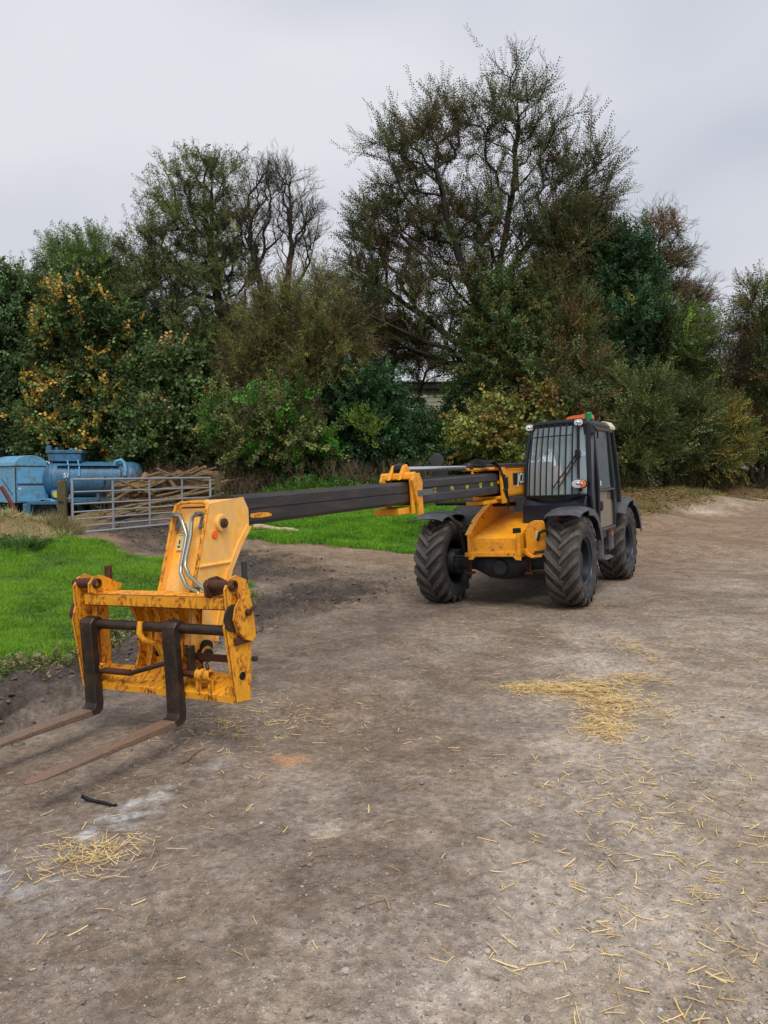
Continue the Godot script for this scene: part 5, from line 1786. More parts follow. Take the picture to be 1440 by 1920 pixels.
const BLOBS := {
	"tall": [3.7, -26.0, [[-3.0,10.5,1.4,1.9], [-1.4,11.4,1.4,1.9], [0.5,11.8,1.4,2.1], [2.1,10.3,1.4,1.5], [3.3,10.1,1.1,1.0], [-3.7,8.4,1.4,1.5], [-1.7,8.4,2.0,1.9], [0.6,8.3,2.0,1.9], [2.6,8.4,1.3,1.4], [-4.2,7.0,1.1,1.0], [-2.6,6.2,1.4,1.1], [-0.5,6.2,1.3,1.4], [-2.8,4.8,1.4,0.8], [-1.2,4.6,0.9,0.9], [-4.1,5.7,1.0,0.7]]],
	"ivylow": [3.7, -25.0, [[-0.1,5.1,1.1,1.9], [0.4,3.7,1.2,1.2], [-0.6,3.7,0.9,1.0], [0.9,5.6,0.9,1.2]]],
	"ash": [-4.8, -29.0, [[-1.6,11.5,1.4,0.9], [-2.8,10.5,1.3,1.2], [-3.6,9.0,1.4,1.2], [-1.6,9.7,1.6,1.2], [-2.6,7.6,1.8,1.2], [-0.8,8.0,1.2,1.4], [-0.4,6.2,1.4,1.2], [-4.2,8.0,1.0,1.0], [-1.8,5.6,1.6,1.2]]],
	"bare": [-4.0, -28.0, [[-0.3,10.9,1.0,0.7], [0.5,10.1,1.0,1.1], [-0.8,9.4,0.9,1.2], [0.9,9.0,0.8,1.0], [1.5,9.6,0.4,0.8], [0.2,11.2,0.7,0.5]]],
	"green": [-11.9, -30.0, [[-0.6,9.3,0.9,1.2], [0.2,9.7,1.1,0.8], [1.0,9.1,1.0,1.2], [-0.2,7.9,1.6,1.2], [-1.9,8.3,1.0,1.0], [0.8,7.2,1.5,1.2]]],
	"far": [-14.5, -29.5, [[-0.2,8.2,1.1,1.1], [-1.4,7.4,1.4,1.6], [0.2,6.5,1.2,1.4], [-0.6,4.9,1.6,1.6], [0.6,4.1,1.2,1.6]]],
	"orange": [-10.7, -27.5, [[-0.2,7.4,1.1,0.8], [0.8,6.7,1.1,1.0], [-1.0,6.3,0.9,1.0], [0.4,5.1,1.3,1.1], [-1.1,4.7,1.0,1.1], [1.0,3.8,1.4,1.1], [-1.0,3.4,1.1,1.1], [1.3,2.5,1.1,0.7], [-0.2,2.5,1.3,0.8]]],
	"syc": [-7.1, -26.8, [[-0.2,4.9,1.2,0.9], [-0.9,4.0,1.1,0.9], [0.6,3.8,1.1,1.1], [-0.4,2.7,1.4,1.0], [-1.1,1.9,0.9,0.7], [0.6,1.9,1.1,0.7]]],
	"haw": [-2.8, -25.0, [[-1.0,5.4,1.2,1.0], [0.2,5.8,1.4,1.1], [1.4,5.1,1.0,1.0], [-1.4,4.1,1.0,0.9], [0.7,4.2,1.4,0.9], [-0.3,4.6,1.2,1.0], [-0.7,3.2,1.4,0.7]]],
	"brambleclimb": [-3.3, -24.0, [[-0.2,1.9,1.1,0.9], [-0.8,1.4,0.8,0.8], [0.7,1.4,0.9,0.8], [0.3,2.4,0.8,0.8], [-1.5,2.1,0.7,0.8]]],
	"evergreen": [-1.4, -25.5, [[-0.4,2.7,1.2,1.0], [0.7,3.0,1.1,0.8], [0.0,1.6,1.2,1.0], [1.4,2.0,0.9,1.1], [-0.9,1.3,0.9,0.8]]],
	"limeshrub": [-0.5, -24.0, [[-0.2,1.9,0.4,0.3], [0.2,1.6,0.3,0.5]]],
	"darkmid": [1.3, -26.0, [[-1.0,2.0,1.0,0.9], [0.2,1.3,1.3,0.8], [-0.4,0.9,1.4,0.7], [1.0,1.6,0.9,0.8], [1.1,1.0,1.1,0.8], [-1.3,1.0,1.1,0.7], [1.3,2.5,0.5,0.7]]],
	"yellowspray": [3.3, -22.5, [[-0.5,2.2,0.8,0.6], [0.2,2.4,0.9,0.7], [-0.6,1.7,0.7,0.5], [0.5,1.7,0.8,0.7], [1.1,2.5,0.6,0.8]]],
	"understory": [5.9, -25.0, [[0.0,4.7,1.0,1.4], [-0.7,3.3,1.0,1.0], [0.5,3.2,1.0,1.2], [0.0,2.0,1.2,1.0]]],
	"copper": [6.2, -25.5, [[-0.2,8.2,0.8,0.9], [-0.5,7.2,0.9,1.1], [0.5,8.8,0.7,0.6], [0.0,6.1,1.0,1.1], [-0.9,5.9,0.7,1.1]]],
	"ivycol": [7.9, -26.0, [[-0.2,7.6,1.0,0.9], [0.5,6.9,0.8,1.1], [-0.4,6.1,1.1,1.1], [0.3,5.2,1.0,1.1], [-0.4,4.0,0.9,1.1], [-0.7,7.9,0.5,0.5]]],
	"coppersparse": [9.1, -28.0, [[0.8,8.9,0.8,0.6], [1.2,7.9,0.7,0.6], [1.0,6.5,0.9,0.6], [1.9,6.4,0.6,0.4], [0.6,7.5,0.6,0.8]]],
	"roundshrub": [9.7, -26.0, [[-0.6,5.1,0.9,0.8], [0.5,5.1,0.9,0.8], [-0.1,4.2,1.2,0.9], [-1.0,4.0,0.7,0.9], [0.8,4.0,0.5,0.9]]],
	"hedgebrown": [8.5, -24.5, [[-0.5,2.7,1.0,1.0], [0.3,2.7,1.0,0.9], [-0.7,1.6,0.9,1.0], [0.5,1.5,1.1,1.0], [1.4,2.3,0.8,1.0], [-0.7,1.0,0.7,0.7]]],
	"hedgeyellow": [11.2, -26.0, [[-0.2,2.1,0.9,0.9], [-0.5,1.4,0.9,0.8], [0.5,1.6,0.8,0.8], [0.2,2.7,0.6,0.7]]],
	"sapling": [12.0, -27.0, [[-0.2,4.9,0.6,0.9], [0.3,4.0,0.5,0.9], [-0.3,3.4,0.5,0.8]]],
	"right": [13.2, -27.0, [[0.1,6.5,0.8,0.8], [0.5,5.1,1.1,1.1], [-0.3,4.2,0.8,0.9], [0.1,3.1,1.1,1.1], [0.5,1.8,1.3,1.1], [-0.5,2.1,0.8,0.9], [1.4,4.0,1.5,1.7]]],
	"backfill1": [-15.1, -33.0, [[0.0,5.4,2.1,2.8], [2.3,4.9,2.1,2.5], [-1.4,3.1,2.3,1.8]]],
	"backfill2": [-7.8, -33.0, [[-1.8,4.9,2.1,1.8], [0.9,5.1,2.1,1.8], [3.7,4.2,2.1,1.6], [1.8,2.8,2.5,1.6]]],
	"backfill3": [-0.2, -31.0, [[-0.6,5.7,1.3,1.5], [0.6,4.9,1.5,1.2], [2.0,4.2,1.3,0.8], [-1.9,6.6,1.1,1.3], [-1.1,4.2,1.5,0.9]]],
	"backfill6": [-10.2, -32.0, [[-0.7,7.7,1.3,1.3], [0.7,6.8,1.1,1.4], [-0.2,5.7,1.6,1.3], [-1.8,6.1,1.1,1.1]]],
	"backfill4": [9.4, -33.0, [[-2.8,4.0,1.4,2.1], [-0.9,4.7,1.6,2.5], [0.9,3.5,1.8,2.3]]],
	"backfill5": [13.5, -34.0, [[-0.2,2.7,1.7,1.4], [1.9,1.8,1.4,1.2], [3.8,2.2,1.4,1.7]]],
}

# ---------------------------------------------------------------- trees and shrubs

var sprigs := {}

func leaf(b: MB, p: Vector3, d: Vector3, up: Vector3, l: float, w: float) -> void:
	var s := d.cross(up).normalized() * w * 0.5
	var m := p + d * l * 0.45
	var s0 := R.randf_range(0.72, 1.28)
	b.col = Color(s0 * R.randf_range(0.92, 1.08), s0, s0 * R.randf_range(0.85, 1.1))
	b.tri(p, m + s + up * w * 0.12, p + d * l, up)
	b.tri(p, m - s + up * w * 0.12, p + d * l, up)

func sprig(n: int, length: float, ll: float, lw: float, loose: float, bend: float) -> ArrayMesh:
	var b := MB.new()
	var pts := []
	for i in 4:
		var u := i / 3.0
		pts.append(Vector3(0, u * length, bend * u * u))
	b.col = Color(1.3, 0.85, 0.8)
	for i in 3:
		var a: Vector3 = pts[i]
		var d: Vector3 = pts[i + 1]
		b.quad(a - Vector3(0.003, 0, 0), a + Vector3(0.003, 0, 0), d + Vector3(0.002, 0, 0), d - Vector3(0.002, 0, 0), Vector3.BACK)
	for i in n:
		var u := (i + 0.6) / n
		var p := Vector3(0, u * length, bend * u * u)
		var t := PI * i + R.randf_range(-loose, loose) * PI * 0.5
		var d := Vector3(cos(t), R.randf_range(0.25, 0.9), sin(t) + bend).normalized()
		var up := (Vector3(R.randf_range(-0.6, 0.6), 0.5, 1.0)).normalized()
		up = (up - d * up.dot(d)).normalized()
		leaf(b, p + Vector3(cos(t), 0, sin(t)) * loose * length * 0.12 * R.randf(), d, up, ll * R.randf_range(0.7, 1.2), lw * R.randf_range(0.75, 1.2))
	return b.mesh(M.leaf)

func bare_twig() -> ArrayMesh:
	var b := MB.new()
	var todo := [[Vector3.ZERO, Vector3.UP, 0.42, 0.006, 3]]
	while todo:
		var q: Array = todo.pop_back()
		var p: Vector3 = q[0]
		var d: Vector3 = q[1]
		var e: Vector3 = p + d * float(q[2])
		var s: Vector3 = d.cross(Vector3(0.3, 0.1, 1)).normalized() * float(q[3])
		var s2: Vector3 = d.cross(s).normalized() * float(q[3])
		b.col = Color(1, 1, 1)
		b.quad(p - s, p + s, e + s * 0.6, e - s * 0.6, s2)
		b.quad(p - s2, p + s2, e + s2 * 0.6, e - s2 * 0.6, s)
		if q[4] > 0:
			for i in 2:
				todo.append([p.lerp(e, R.randf_range(0.45, 1.0)), (d + rv() * 0.75 + Vector3.UP * 0.15).normalized(), q[2] * 0.68, q[3] * 0.7, q[4] - 1])
	return b.mesh(M.leaf)

func make_sprigs() -> void:
	sprigs.small = sprig(18, 0.45, 0.062, 0.036, 0.8, 0.05)
	sprigs.shoot = sprig(24, 0.85, 0.072, 0.042, 0.35, 0.12)
	sprigs.broad = sprig(13, 0.5, 0.125, 0.10, 0.9, 0.1)
	sprigs.ivy = sprig(20, 0.4, 0.075, 0.065, 1.0, 0.05)
	sprigs.ash = sprig(24, 0.5, 0.085, 0.032, 0.9, 0.1)
	sprigs.fine = sprig(26, 0.5, 0.042, 0.028, 1.0, 0.06)
	sprigs.twig = bare_twig()

# Joins each target to the nearest part of what has grown, short ways to the root preferred.
func grow(targets: Array, limbs: Array, bf: float) -> Array:
	var pos := PackedVector3Array()
	var par := PackedInt32Array()
	var far := PackedFloat32Array()
	for l: Array in limbs:
		var start := -1
		if pos.size():
			var bd := 1e9
			for i in pos.size():
				var d := pos[i].distance_squared_to(l[0])
				if d < bd:
					bd = d
					start = i
		var last := start
		for i in l.size() - 1:
			var n := maxi(1, int((l[i] as Vector3).distance_to(l[i + 1]) / 0.4))
			for k in n + (1 if i == l.size() - 2 else 0):
				if k == 0 and i == 0 and start >= 0:
					continue
				var p: Vector3 = (l[i] as Vector3).lerp(l[i + 1], float(k) / n) + rv() * 0.04
				pos.append(p)
				par.append(last)
				far.append(0.0 if last < 0 else far[last] + p.distance_to(pos[last]))
				last = pos.size() - 1
	var root := pos[0]
	targets.sort_custom(func(a, b): return a.distance_squared_to(root) < b.distance_squared_to(root))
	for t: Vector3 in targets:
		var best := 0
		var bc := 1e9
		for i in pos.size():
			var d := t - pos[i]
			var c := d.length() + bf * far[i] + maxf(0.0, -d.y) * 0.8 + maxf(0.0, 0.2 - d.normalized().dot((pos[i] - pos[par[i]]).normalized() if par[i] >= 0 else Vector3.UP)) * 0.5
			if c < bc:
				bc = c
				best = i
		var p0 := pos[best]
		var d := t - p0
		var ln := d.length()
		if ln < 0.15:
			continue
		var pd := d.normalized() if par[best] < 0 else (p0 - pos[par[best]]).normalized()
		var m0 := (pd * 0.5 + d.normalized() * 0.7) * ln
		var m1 := (d.normalized() + Vector3(0, 0.18, 0)) * ln
		var n := maxi(2, int(ln / 0.38))
		var last := best
		for k in range(1, n + 1):
			var u := float(k) / n
			var u2 := u * u
			var u3 := u2 * u
			var p := p0 * (2 * u3 - 3 * u2 + 1) + m0 * (u3 - 2 * u2 + u) + t * (3 * u2 - 2 * u3) + m1 * (u3 - u2)
			if k < n:
				p += rv() * 0.03
			pos.append(p)
			par.append(last)
			far.append(far[last] + p.distance_to(pos[last]))
			last = pos.size() - 1
	var tips := PackedFloat32Array()
	tips.resize(pos.size())
	var kids := PackedInt32Array()
	kids.resize(pos.size())
	for i in range(pos.size() - 1, -1, -1):
		if kids[i] == 0:
			tips[i] = 1.0
		if par[i] >= 0:
			tips[par[i]] += tips[i]
			kids[par[i]] += 1
	return [pos, par, tips]

func limbs_mesh(sk: Array, r0: float, least: float, power: float) -> MB:
	var b := MB.new()
	var pos: PackedVector3Array = sk[0]
	var par: PackedInt32Array = sk[1]
	var tips: PackedFloat32Array = sk[2]
	var all := pow(tips[0], power)
	for i in range(1, pos.size()):
		if par[i] < 0:
			continue
		var ra := maxf(least, r0 * pow(tips[par[i]], power) / all)
		var rb := maxf(least, r0 * pow(tips[i], power) / all)
		if tips[par[i]] > tips[i] * 1.6:
			ra = rb * 1.15
		var a := pos[par[i]]
		var e := pos[i]
		if e.distance_to(a) < 0.001:
			continue
		var d := (e - a).normalized()
		var x := d.cross(Vector3.UP if absf(d.y) < 0.9 else Vector3.RIGHT).normalized()
		var y := d.cross(x)
		var seg := 7 if rb > 0.06 else 4 if rb > 0.02 else 3
		var la: float = 0.3 * ra
		for k in seg:
			var t0 := TAU * k / seg
			var t1 := TAU * (k + 1) / seg
			var o0 := x * cos(t0) + y * sin(t0)
			var o1 := x * cos(t1) + y * sin(t1)
			b.stri(a - d * la + o0 * ra, a - d * la + o1 * ra, e + o1 * rb, o0, o1, o1)
			b.stri(a - d * la + o0 * ra, e + o1 * rb, e + o0 * rb, o0, o1, o0)
	return b

func in_blob(bl: Array, shell: float, sprays := 0.26) -> Array:   # [point, outward]
	var d := rv()
	var k := 1.0 + 0.75 * n_blob.get_noise_3d(d.x * 2.6 + bl[0] * 3.1, d.y * 2.6 + bl[1] * 1.7, d.z * 2.6)
	var r := pow(R.randf(), shell) * k
	if R.randf() < sprays:   # sprays that stick out of the rounded mass
		var s := R.randi() % 9
		var az: float = s * 2.4 + bl[0] * 7.1
		var el: float = sin(s * 1.9 + bl[1] * 3.0) * 0.9 + 0.1
		d = (Vector3(cos(az) * cos(el), sin(el), sin(az) * cos(el)) + rv() * 0.2).normalized()
		r = sqrt(R.randf()) * (1.12 + 0.06 * (s % 6))
	return [Vector3(bl[0] + d.x * bl[2] * r, bl[1] + d.y * bl[3] * r, bl[4] + d.z * bl[2] * 0.9 * r), d]

# o: label, category, leaf, n (sprigs), tips, trunk, tints [[colour, share]], top tint, up, size, bare, by_branch
func plant(called: String, key: String, o: Dictionary) -> Node3D:
	var spec: Array = BLOBS[key]
	var x: float = spec[0]
	var z: float = spec[1]
	var y := gy(x, z)
	var t := thing(called, o.label, o.get("category", "tree"), Vector3(x, y, z))
	R.seed = hash(key)
	var blobs := []
	var total := 0.0
	for q in spec[2]:
		var w: float = pow(q[2] * q[2] * q[3], 0.667)
		total += w
		blobs.append([q[0], q[1], q[2], q[3], R.randf_range(-0.55, 0.55) * q[2] + o.get("dz", 0.0), w])
	var pick := func() -> Array:
		var s := R.randf() * total
		for q in blobs:
			s -= q[5]
			if s <= 0.0:
				return q
		return blobs[-1]
	var limbs: Array = o.get("limbs", [])
	if limbs.is_empty():
		var mid := Vector3.ZERO
		var topb: Array = blobs[0]
		for q in blobs:
			mid += Vector3(q[0], q[1], q[4]) * q[5] / total
			if q[1] > topb[1]:
				topb = q
		limbs = [[Vector3(0, -0.15, 0), Vector3(mid.x * 0.3, mid.y * 0.45, mid.z * 0.3), Vector3(mid.x * 0.8, mid.y, mid.z), Vector3(topb[0], topb[1], topb[4])]]
		if o.get("stems", 1) > 1:
			limbs = []
			for s in o.stems:
				var q: Array = blobs[s % blobs.size()]
				var b0 := Vector3(q[0] * 0.35 + R.randf_range(-0.2, 0.2), -0.15, q[4] * 0.3)
				limbs.append([b0, Vector3(q[0] * 0.7, q[1] * 0.5, q[4] * 0.6), Vector3(q[0], q[1], q[4])])
	var targets := []
	for i in o.tips:
		targets.append(in_blob(pick.call(), 0.42, 0.0)[0])
	var sk := grow(targets, limbs, o.get("bf", 0.3))
	obj("trunk", limbs_mesh(sk, o.trunk, o.get("least", 0.007), 0.48), M.bark, t)
	var pos: PackedVector3Array = sk[0]
	var par: PackedInt32Array = sk[1]
	var tips: PackedFloat32Array = sk[2]
	var ends := []
	for i in range(1, pos.size()):
		if tips[i] <= 2.0 and par[i] >= 0:
			ends.append(i)
	var tint := func(p: Vector3, out: Vector3) -> Color:
		var c: Color = o.tints[0][0]
		var g := n_blob.get_noise_3dv((p + t.position) * 1.1)
		var s := R.randf() + g * 1.1
		var rest: Array = o.tints.slice(1)
		rest.reverse()
		for q in rest:
			if s < q[1]:
				c = q[0]
				break
		if o.has("tip_tint") and out.y + out.z * 0.7 + g * 1.6 > o.get("tip_at", 0.6) and R.randf() < 0.62:
			c = o.tip_tint
		var k: float = R.randf_range(0.75, 1.3) * (1.0 + g * 1.1) * o.get("lift", 2.1)
		return Color(c.r * k, c.g * k, c.b * k)
	var buf := PackedFloat32Array()
	var up: float = o.get("up", 0.4)
	var size: float = o.get("size", 1.0)
	var share: float = o.get("by_branch", 0.35)
	var gap: float = o.get("gap", -0.30)
	for i in o.n:
		var p: Vector3
		var d: Vector3
		if R.randf() < share and ends.size():
			var e: int = ends[R.randi() % ends.size()]
			p = pos[e].lerp(pos[par[e]], R.randf()) + rv() * 0.06
			d = ((pos[e] - pos[par[e]]).normalized() + rv() * 0.65 + Vector3.UP * up * 0.5).normalized()
		else:
			var q := in_blob(pick.call(), 0.30)
			p = q[0]
			d = (q[1] * 0.8 + Vector3.UP * up + rv() * 0.7).normalized()
		if n_blob.get_noise_3dv((p + t.position) * 1.6) < gap:
			continue
		if o.has("thin") and R.randf() < clampf((p.x - o.thin[0]) / o.thin[1], 0.0, 0.9):
			continue
		if p.y < 0.05:
			p.y = 0.05 + R.randf() * 0.2
		var s := size * R.randf_range(0.7, 1.2)
		push(buf, frame(d, R.randf() * TAU, Vector3(s, s, s)), p, tint.call(p, (p - Vector3(0, 3, 0)).normalized() if o.get("whole", false) else d))
	if buf.size():
		many("crown", sprigs[o.leaf], buf, t)
	if o.has("bare"):
		buf = PackedFloat32Array()
		for i in o.bare:
			var e: int = ends[R.randi() % ends.size()]
			var d := ((pos[e] - pos[par[e]]).normalized() + rv() * 0.4 + Vector3.UP * 0.15).normalized()
			var s: float = R.randf_range(0.7, 1.5) * o.get("bare_size", 1.0)
			push(buf, frame(d, R.randf() * TAU, Vector3(s, s, s)), pos[e].lerp(pos[par[e]], R.randf()), o.get("bare_tint", Color(0.07, 0.058, 0.05)))
		many("bare_twigs", sprigs.twig, buf, t)
	return t

func make_trees() -> void:
	make_sprigs()
	var dk := Color(0.040, 0.066, 0.022)
	var mg := Color(0.062, 0.100, 0.026)
	var ol := Color(0.105, 0.105, 0.030)
	var br := Color(0.135, 0.078, 0.034)
	var or_ := Color(0.24, 0.155, 0.032)
	var yl := Color(0.18, 0.16, 0.03)
	var iv := Color(0.024, 0.055, 0.022)
	var lime := Color(0.12, 0.19, 0.025)
	var bright := Color(0.055, 0.20, 0.02)
	# far rows first
	plant("background_tree", "backfill1", {label = "dark bushy tree behind the blue tanker at the left edge of the wood", leaf = "broad", n = 5200, tips = 80, trunk = 0.2, tints = [[dk, 1], [iv, 0.5]], size = 1.4})
	plant("background_tree", "backfill2", {label = "dark bushy tree deep in the wood behind the log heap", leaf = "broad", n = 4800, tips = 80, trunk = 0.2, tints = [[dk, 1], [iv, 0.4]], size = 1.4})
	plant("background_tree", "backfill4", {label = "dark tree in the back of the wood right above the cab", leaf = "broad", n = 3200, tips = 80, trunk = 0.2, tints = [[dk, 1], [ol, 0.25]], size = 1.3})
	plant("background_tree", "backfill5", {label = "low dark tree at the back beyond the right hedge", leaf = "broad", n = 2600, tips = 60, trunk = 0.2, tints = [[dk, 1], [br, 0.2]], size = 1.3})
	plant("background_tree", "backfill3", {label = "thin olive tree in the back, seen below the tallest tree's left limb", leaf = "small", n = 3600, tips = 260, trunk = 0.14, tints = [[Color(0.06, 0.075, 0.028), 1], [ol, 0.35], [dk, 0.2]], size = 1.15, stems = 4, gap = -0.3, bare = 500})
	plant("background_tree", "backfill6", {label = "dull green tree filling the gap under the two rounded green tops", leaf = "ash", n = 3000, tips = 180, trunk = 0.15, tints = [[Color(0.06, 0.085, 0.03), 1], [dk, 0.4]], size = 1.15, gap = -0.34})
	plant("tall_tree", "tall", {label = "tallest tree, with open spreading crown and bare limbs against the sky", leaf = "shoot", n = 9200, tips = 1000, trunk = 0.30, bf = 0.28, by_branch = 0.93, up = 0.5,
		tints = [[Color(0.050, 0.066, 0.024), 1], [Color(0.105, 0.088, 0.03), 0.30], [br, 0.14]], thin = [0.0, 6.0], size = 1.0, lift = 1.6, bare = 900, bare_tint = Color(0.075, 0.062, 0.055), gap = -0.26,
		limbs = [[Vector3(0, -0.1, 0), Vector3(-0.25, 3.0, 0), Vector3(-0.4, 5.4, 0), Vector3(-0.9, 6.6, 0.2), Vector3(-1.6, 8.6, 0.4), Vector3(-2.0, 10.2, 0.5)],
			[Vector3(-0.4, 5.4, 0), Vector3(0.2, 7.3, -0.3), Vector3(0.6, 9.6, -0.4), Vector3(0.8, 12.0, -0.2)],
			[Vector3(-0.15, 6.1, -0.1), Vector3(1.4, 8.4, 0.3), Vector3(2.8, 10.0, 0.6), Vector3(3.9, 10.9, 0.6)],
			[Vector3(-0.4, 5.4, 0), Vector3(-1.8, 6.8, 0.7), Vector3(-3.5, 8.4, 0.9), Vector3(-4.8, 9.3, 0.8)],
			[Vector3(-0.3, 3.9, 0), Vector3(-2.2, 5.6, -0.5), Vector3(-3.7, 6.6, -0.4), Vector3(-5.0, 7.0, -0.2)],
			[Vector3(-0.2, 3.2, 0.1), Vector3(-1.6, 4.4, 0.6), Vector3(-2.8, 4.8, 0.9), Vector3(-4.2, 5.4, 1.0)],
			[Vector3(0.2, 7.3, -0.3), Vector3(1.8, 9.2, -1.0), Vector3(3.6, 9.8, -1.4), Vector3(4.7, 10.2, -1.4)]]})
	plant("ivy_clad_trunk", "ivylow", {label = "dense dark ivy and shrub around the foot of the tallest tree", category = "shrub", leaf = "ivy", n = 4200, tips = 90, trunk = 0.12, tints = [[dk, 1], [ol, 0.3]], size = 1.1, stems = 4})
	plant("ash_tree", "ash", {label = "leafy tree with rounded top left of the bare winter crown", leaf = "ash", n = 6400, tips = 420, trunk = 0.26, by_branch = 0.6, tints = [[Color(0.075, 0.098, 0.034), 1], [dk, 0.32], [ol, 0.12]], gap = -0.30, bare = 500, up = 0.5})
	plant("bare_tree", "bare", {label = "nearly leafless tree with a fan of bare branches", leaf = "small", n = 220, tips = 460, trunk = 0.17, bf = 0.6, by_branch = 1.0, tints = [[ol, 1]], bare = 900, bare_size = 0.8, least = 0.011,
		limbs = [[Vector3(0, -0.1, 0), Vector3(-0.1, 3.0, 0), Vector3(0.0, 5.6, 0), Vector3(-0.5, 7.5, 0), Vector3(-0.9, 9.6, 0.1)], [Vector3(0.0, 5.6, 0), Vector3(0.5, 6.8, 0.1), Vector3(0.7, 8.6, 0.2), Vector3(0.6, 11.2, 0.2)], [Vector3(0.5, 6.8, 0.1), Vector3(1.3, 8.2, -0.1), Vector3(1.7, 9.9, -0.2)]]})
	plant("green_tree", "green", {label = "fresh green tree with two rounded tops above the orange one", leaf = "ash", n = 4600, tips = 240, trunk = 0.2, by_branch = 0.5, tints = [[Color(0.080, 0.125, 0.034), 1], [mg, 0.4]], gap = -0.34, up = 0.5})
	plant("dark_tree", "far", {label = "dark green tree at the far left edge of the picture", leaf = "broad", n = 4200, tips = 160, trunk = 0.2, tints = [[Color(0.045, 0.082, 0.032), 1], [dk, 0.45]], up = 0.3})
	plant("orange_tree", "orange", {label = "tree with orange and yellow autumn leaves behind the blue tanker", leaf = "broad", n = 5200, tips = 220, trunk = 0.18, tints = [[Color(0.055, 0.085, 0.025), 1], [dk, 0.45]], tip_tint = or_, tip_at = 1.0, up = 0.2, by_branch = 0.3})
	plant("sycamore", "syc", {label = "dark broad leaved tree with brownish top behind the log heap", leaf = "broad", n = 4400, tips = 180, trunk = 0.16, tints = [[dk, 1], [mg, 0.3]], tip_tint = Color(0.16, 0.105, 0.045), tip_at = 1.55, up = 0.15})
	plant("hawthorn", "haw", {label = "twiggy olive green tree between the bare crown and the tallest tree", leaf = "fine", n = 6200, tips = 420, trunk = 0.17, by_branch = 0.5, tints = [[Color(0.088, 0.098, 0.028), 1], [ol, 0.35], [br, 0.12]], bare = 900, gap = -0.36, up = 0.3, stems = 3, bare_tint = Color(0.12, 0.095, 0.065)})
	plant("climber_thicket", "brambleclimb", {label = "thicket hung with bright green climbing leaves right of the log heap", category = "bush", leaf = "ivy", n = 4300, tips = 160, trunk = 0.06, stems = 5, tints = [[Color(0.062, 0.078, 0.026), 1], [ol, 0.45], [bright, 0.2]], bare = 420, bare_tint = Color(0.15, 0.10, 0.065), up = 0.1, size = 1.15})
	plant("evergreen_bush", "evergreen", {label = "glossy dark evergreen bush behind the boom", category = "bush", leaf = "ivy", n = 4600, tips = 110, trunk = 0.08, stems = 4, tints = [[iv, 1], [Color(0.035, 0.085, 0.03), 0.4]], size = 1.2, up = 0.2})
	plant("lime_bush", "limeshrub", {label = "small yellow green shrub growing out of the dark bush", category = "bush", leaf = "small", n = 80, tips = 30, trunk = 0.02, stems = 2, tints = [[lime, 1], [Color(0.11, 0.17, 0.025), 0.3]], dz = 1.2, lift = 1.15})
	plant("shade_bush", "darkmid", {label = "dark bush in front of the pale shed", category = "bush", leaf = "ivy", n = 4600, tips = 130, trunk = 0.08, stems = 5, tints = [[Color(0.030, 0.055, 0.022), 1], [Color(0.045, 0.085, 0.03), 0.3]], size = 1.2, up = 0.2, gap = -0.38})
	plant("yellowing_bush", "yellowspray", {label = "yellow green bush with drooping sprays beside the cab", category = "bush", leaf = "broad", n = 1500, tips = 260, trunk = 0.05, stems = 5, by_branch = 0.8, gap = -0.18, tints = [[Color(0.090, 0.105, 0.026), 1], [yl, 0.25], [Color(0.20, 0.13, 0.04), 0.1]], up = -0.05, size = 0.95, lift = 1.9})
	plant("understory_tree", "understory", {label = "dull green slender tree right of the ivy clad trunk", leaf = "small", n = 5600, tips = 200, trunk = 0.12, tints = [[Color(0.052, 0.066, 0.026), 1], [ol, 0.35], [br, 0.1]], size = 1.25, stems = 2})
	plant("copper_tree", "copper", {label = "brownish tree leaning beside the right flank of the tallest tree", leaf = "small", n = 4600, tips = 260, trunk = 0.14, by_branch = 0.5, tints = [[Color(0.072, 0.070, 0.030), 1], [br, 0.22], [dk, 0.3]], size = 1.1, gap = -0.36})
	plant("ivy_column", "ivycol", {label = "dark tree smothered in ivy like a tall column", leaf = "ivy", n = 6200, tips = 140, trunk = 0.16, tints = [[iv, 1], [Color(0.035, 0.075, 0.028), 0.35]], size = 1.2, up = 0.1, tip_tint = Color(0.09, 0.10, 0.03), tip_at = 1.75})
	plant("sparse_copper_tree", "coppersparse", {label = "sparse tree with copper leaves and long twigs reaching right", leaf = "small", n = 1900, tips = 300, trunk = 0.14, by_branch = 0.9, tints = [[Color(0.088, 0.056, 0.030), 1], [ol, 0.35]], bare = 380, bare_size = 1.0, up = 0.2, bf = 0.35})
	plant("rounded_shrub", "roundshrub", {label = "rounded tree with fresh green top beside the ivy column", leaf = "small", n = 4800, tips = 200, trunk = 0.12, tints = [[Color(0.052, 0.080, 0.024), 1], [br, 0.22], [dk, 0.2]], tip_tint = Color(0.13, 0.22, 0.03), tip_at = 1.6, stems = 3, size = 1.2})
	plant("hedge_bush", "hedgebrown", {label = "brown and green hedge bush behind the rear wheel", category = "hedge", leaf = "small", n = 6200, tips = 200, trunk = 0.07, stems = 6, tints = [[Color(0.056, 0.074, 0.024), 1], [Color(0.11, 0.09, 0.033), 0.26], [dk, 0.2]], size = 1.25})
	plant("hedge_bush", "hedgeyellow", {label = "yellow leaved hedge bush near the bend of the track", category = "hedge", leaf = "small", n = 3600, tips = 150, trunk = 0.06, stems = 5, tints = [[Color(0.080, 0.088, 0.024), 1], [Color(0.25, 0.19, 0.035), 0.34], [dk, 0.2]], size = 1.2})
	plant("sapling", "sapling", {label = "thin sapling with few leaves in the gap before the right tree", leaf = "small", n = 260, tips = 150, trunk = 0.05, stems = 3, by_branch = 0.9, tints = [[Color(0.10, 0.075, 0.04), 1]], bare = 260, up = 0.5})
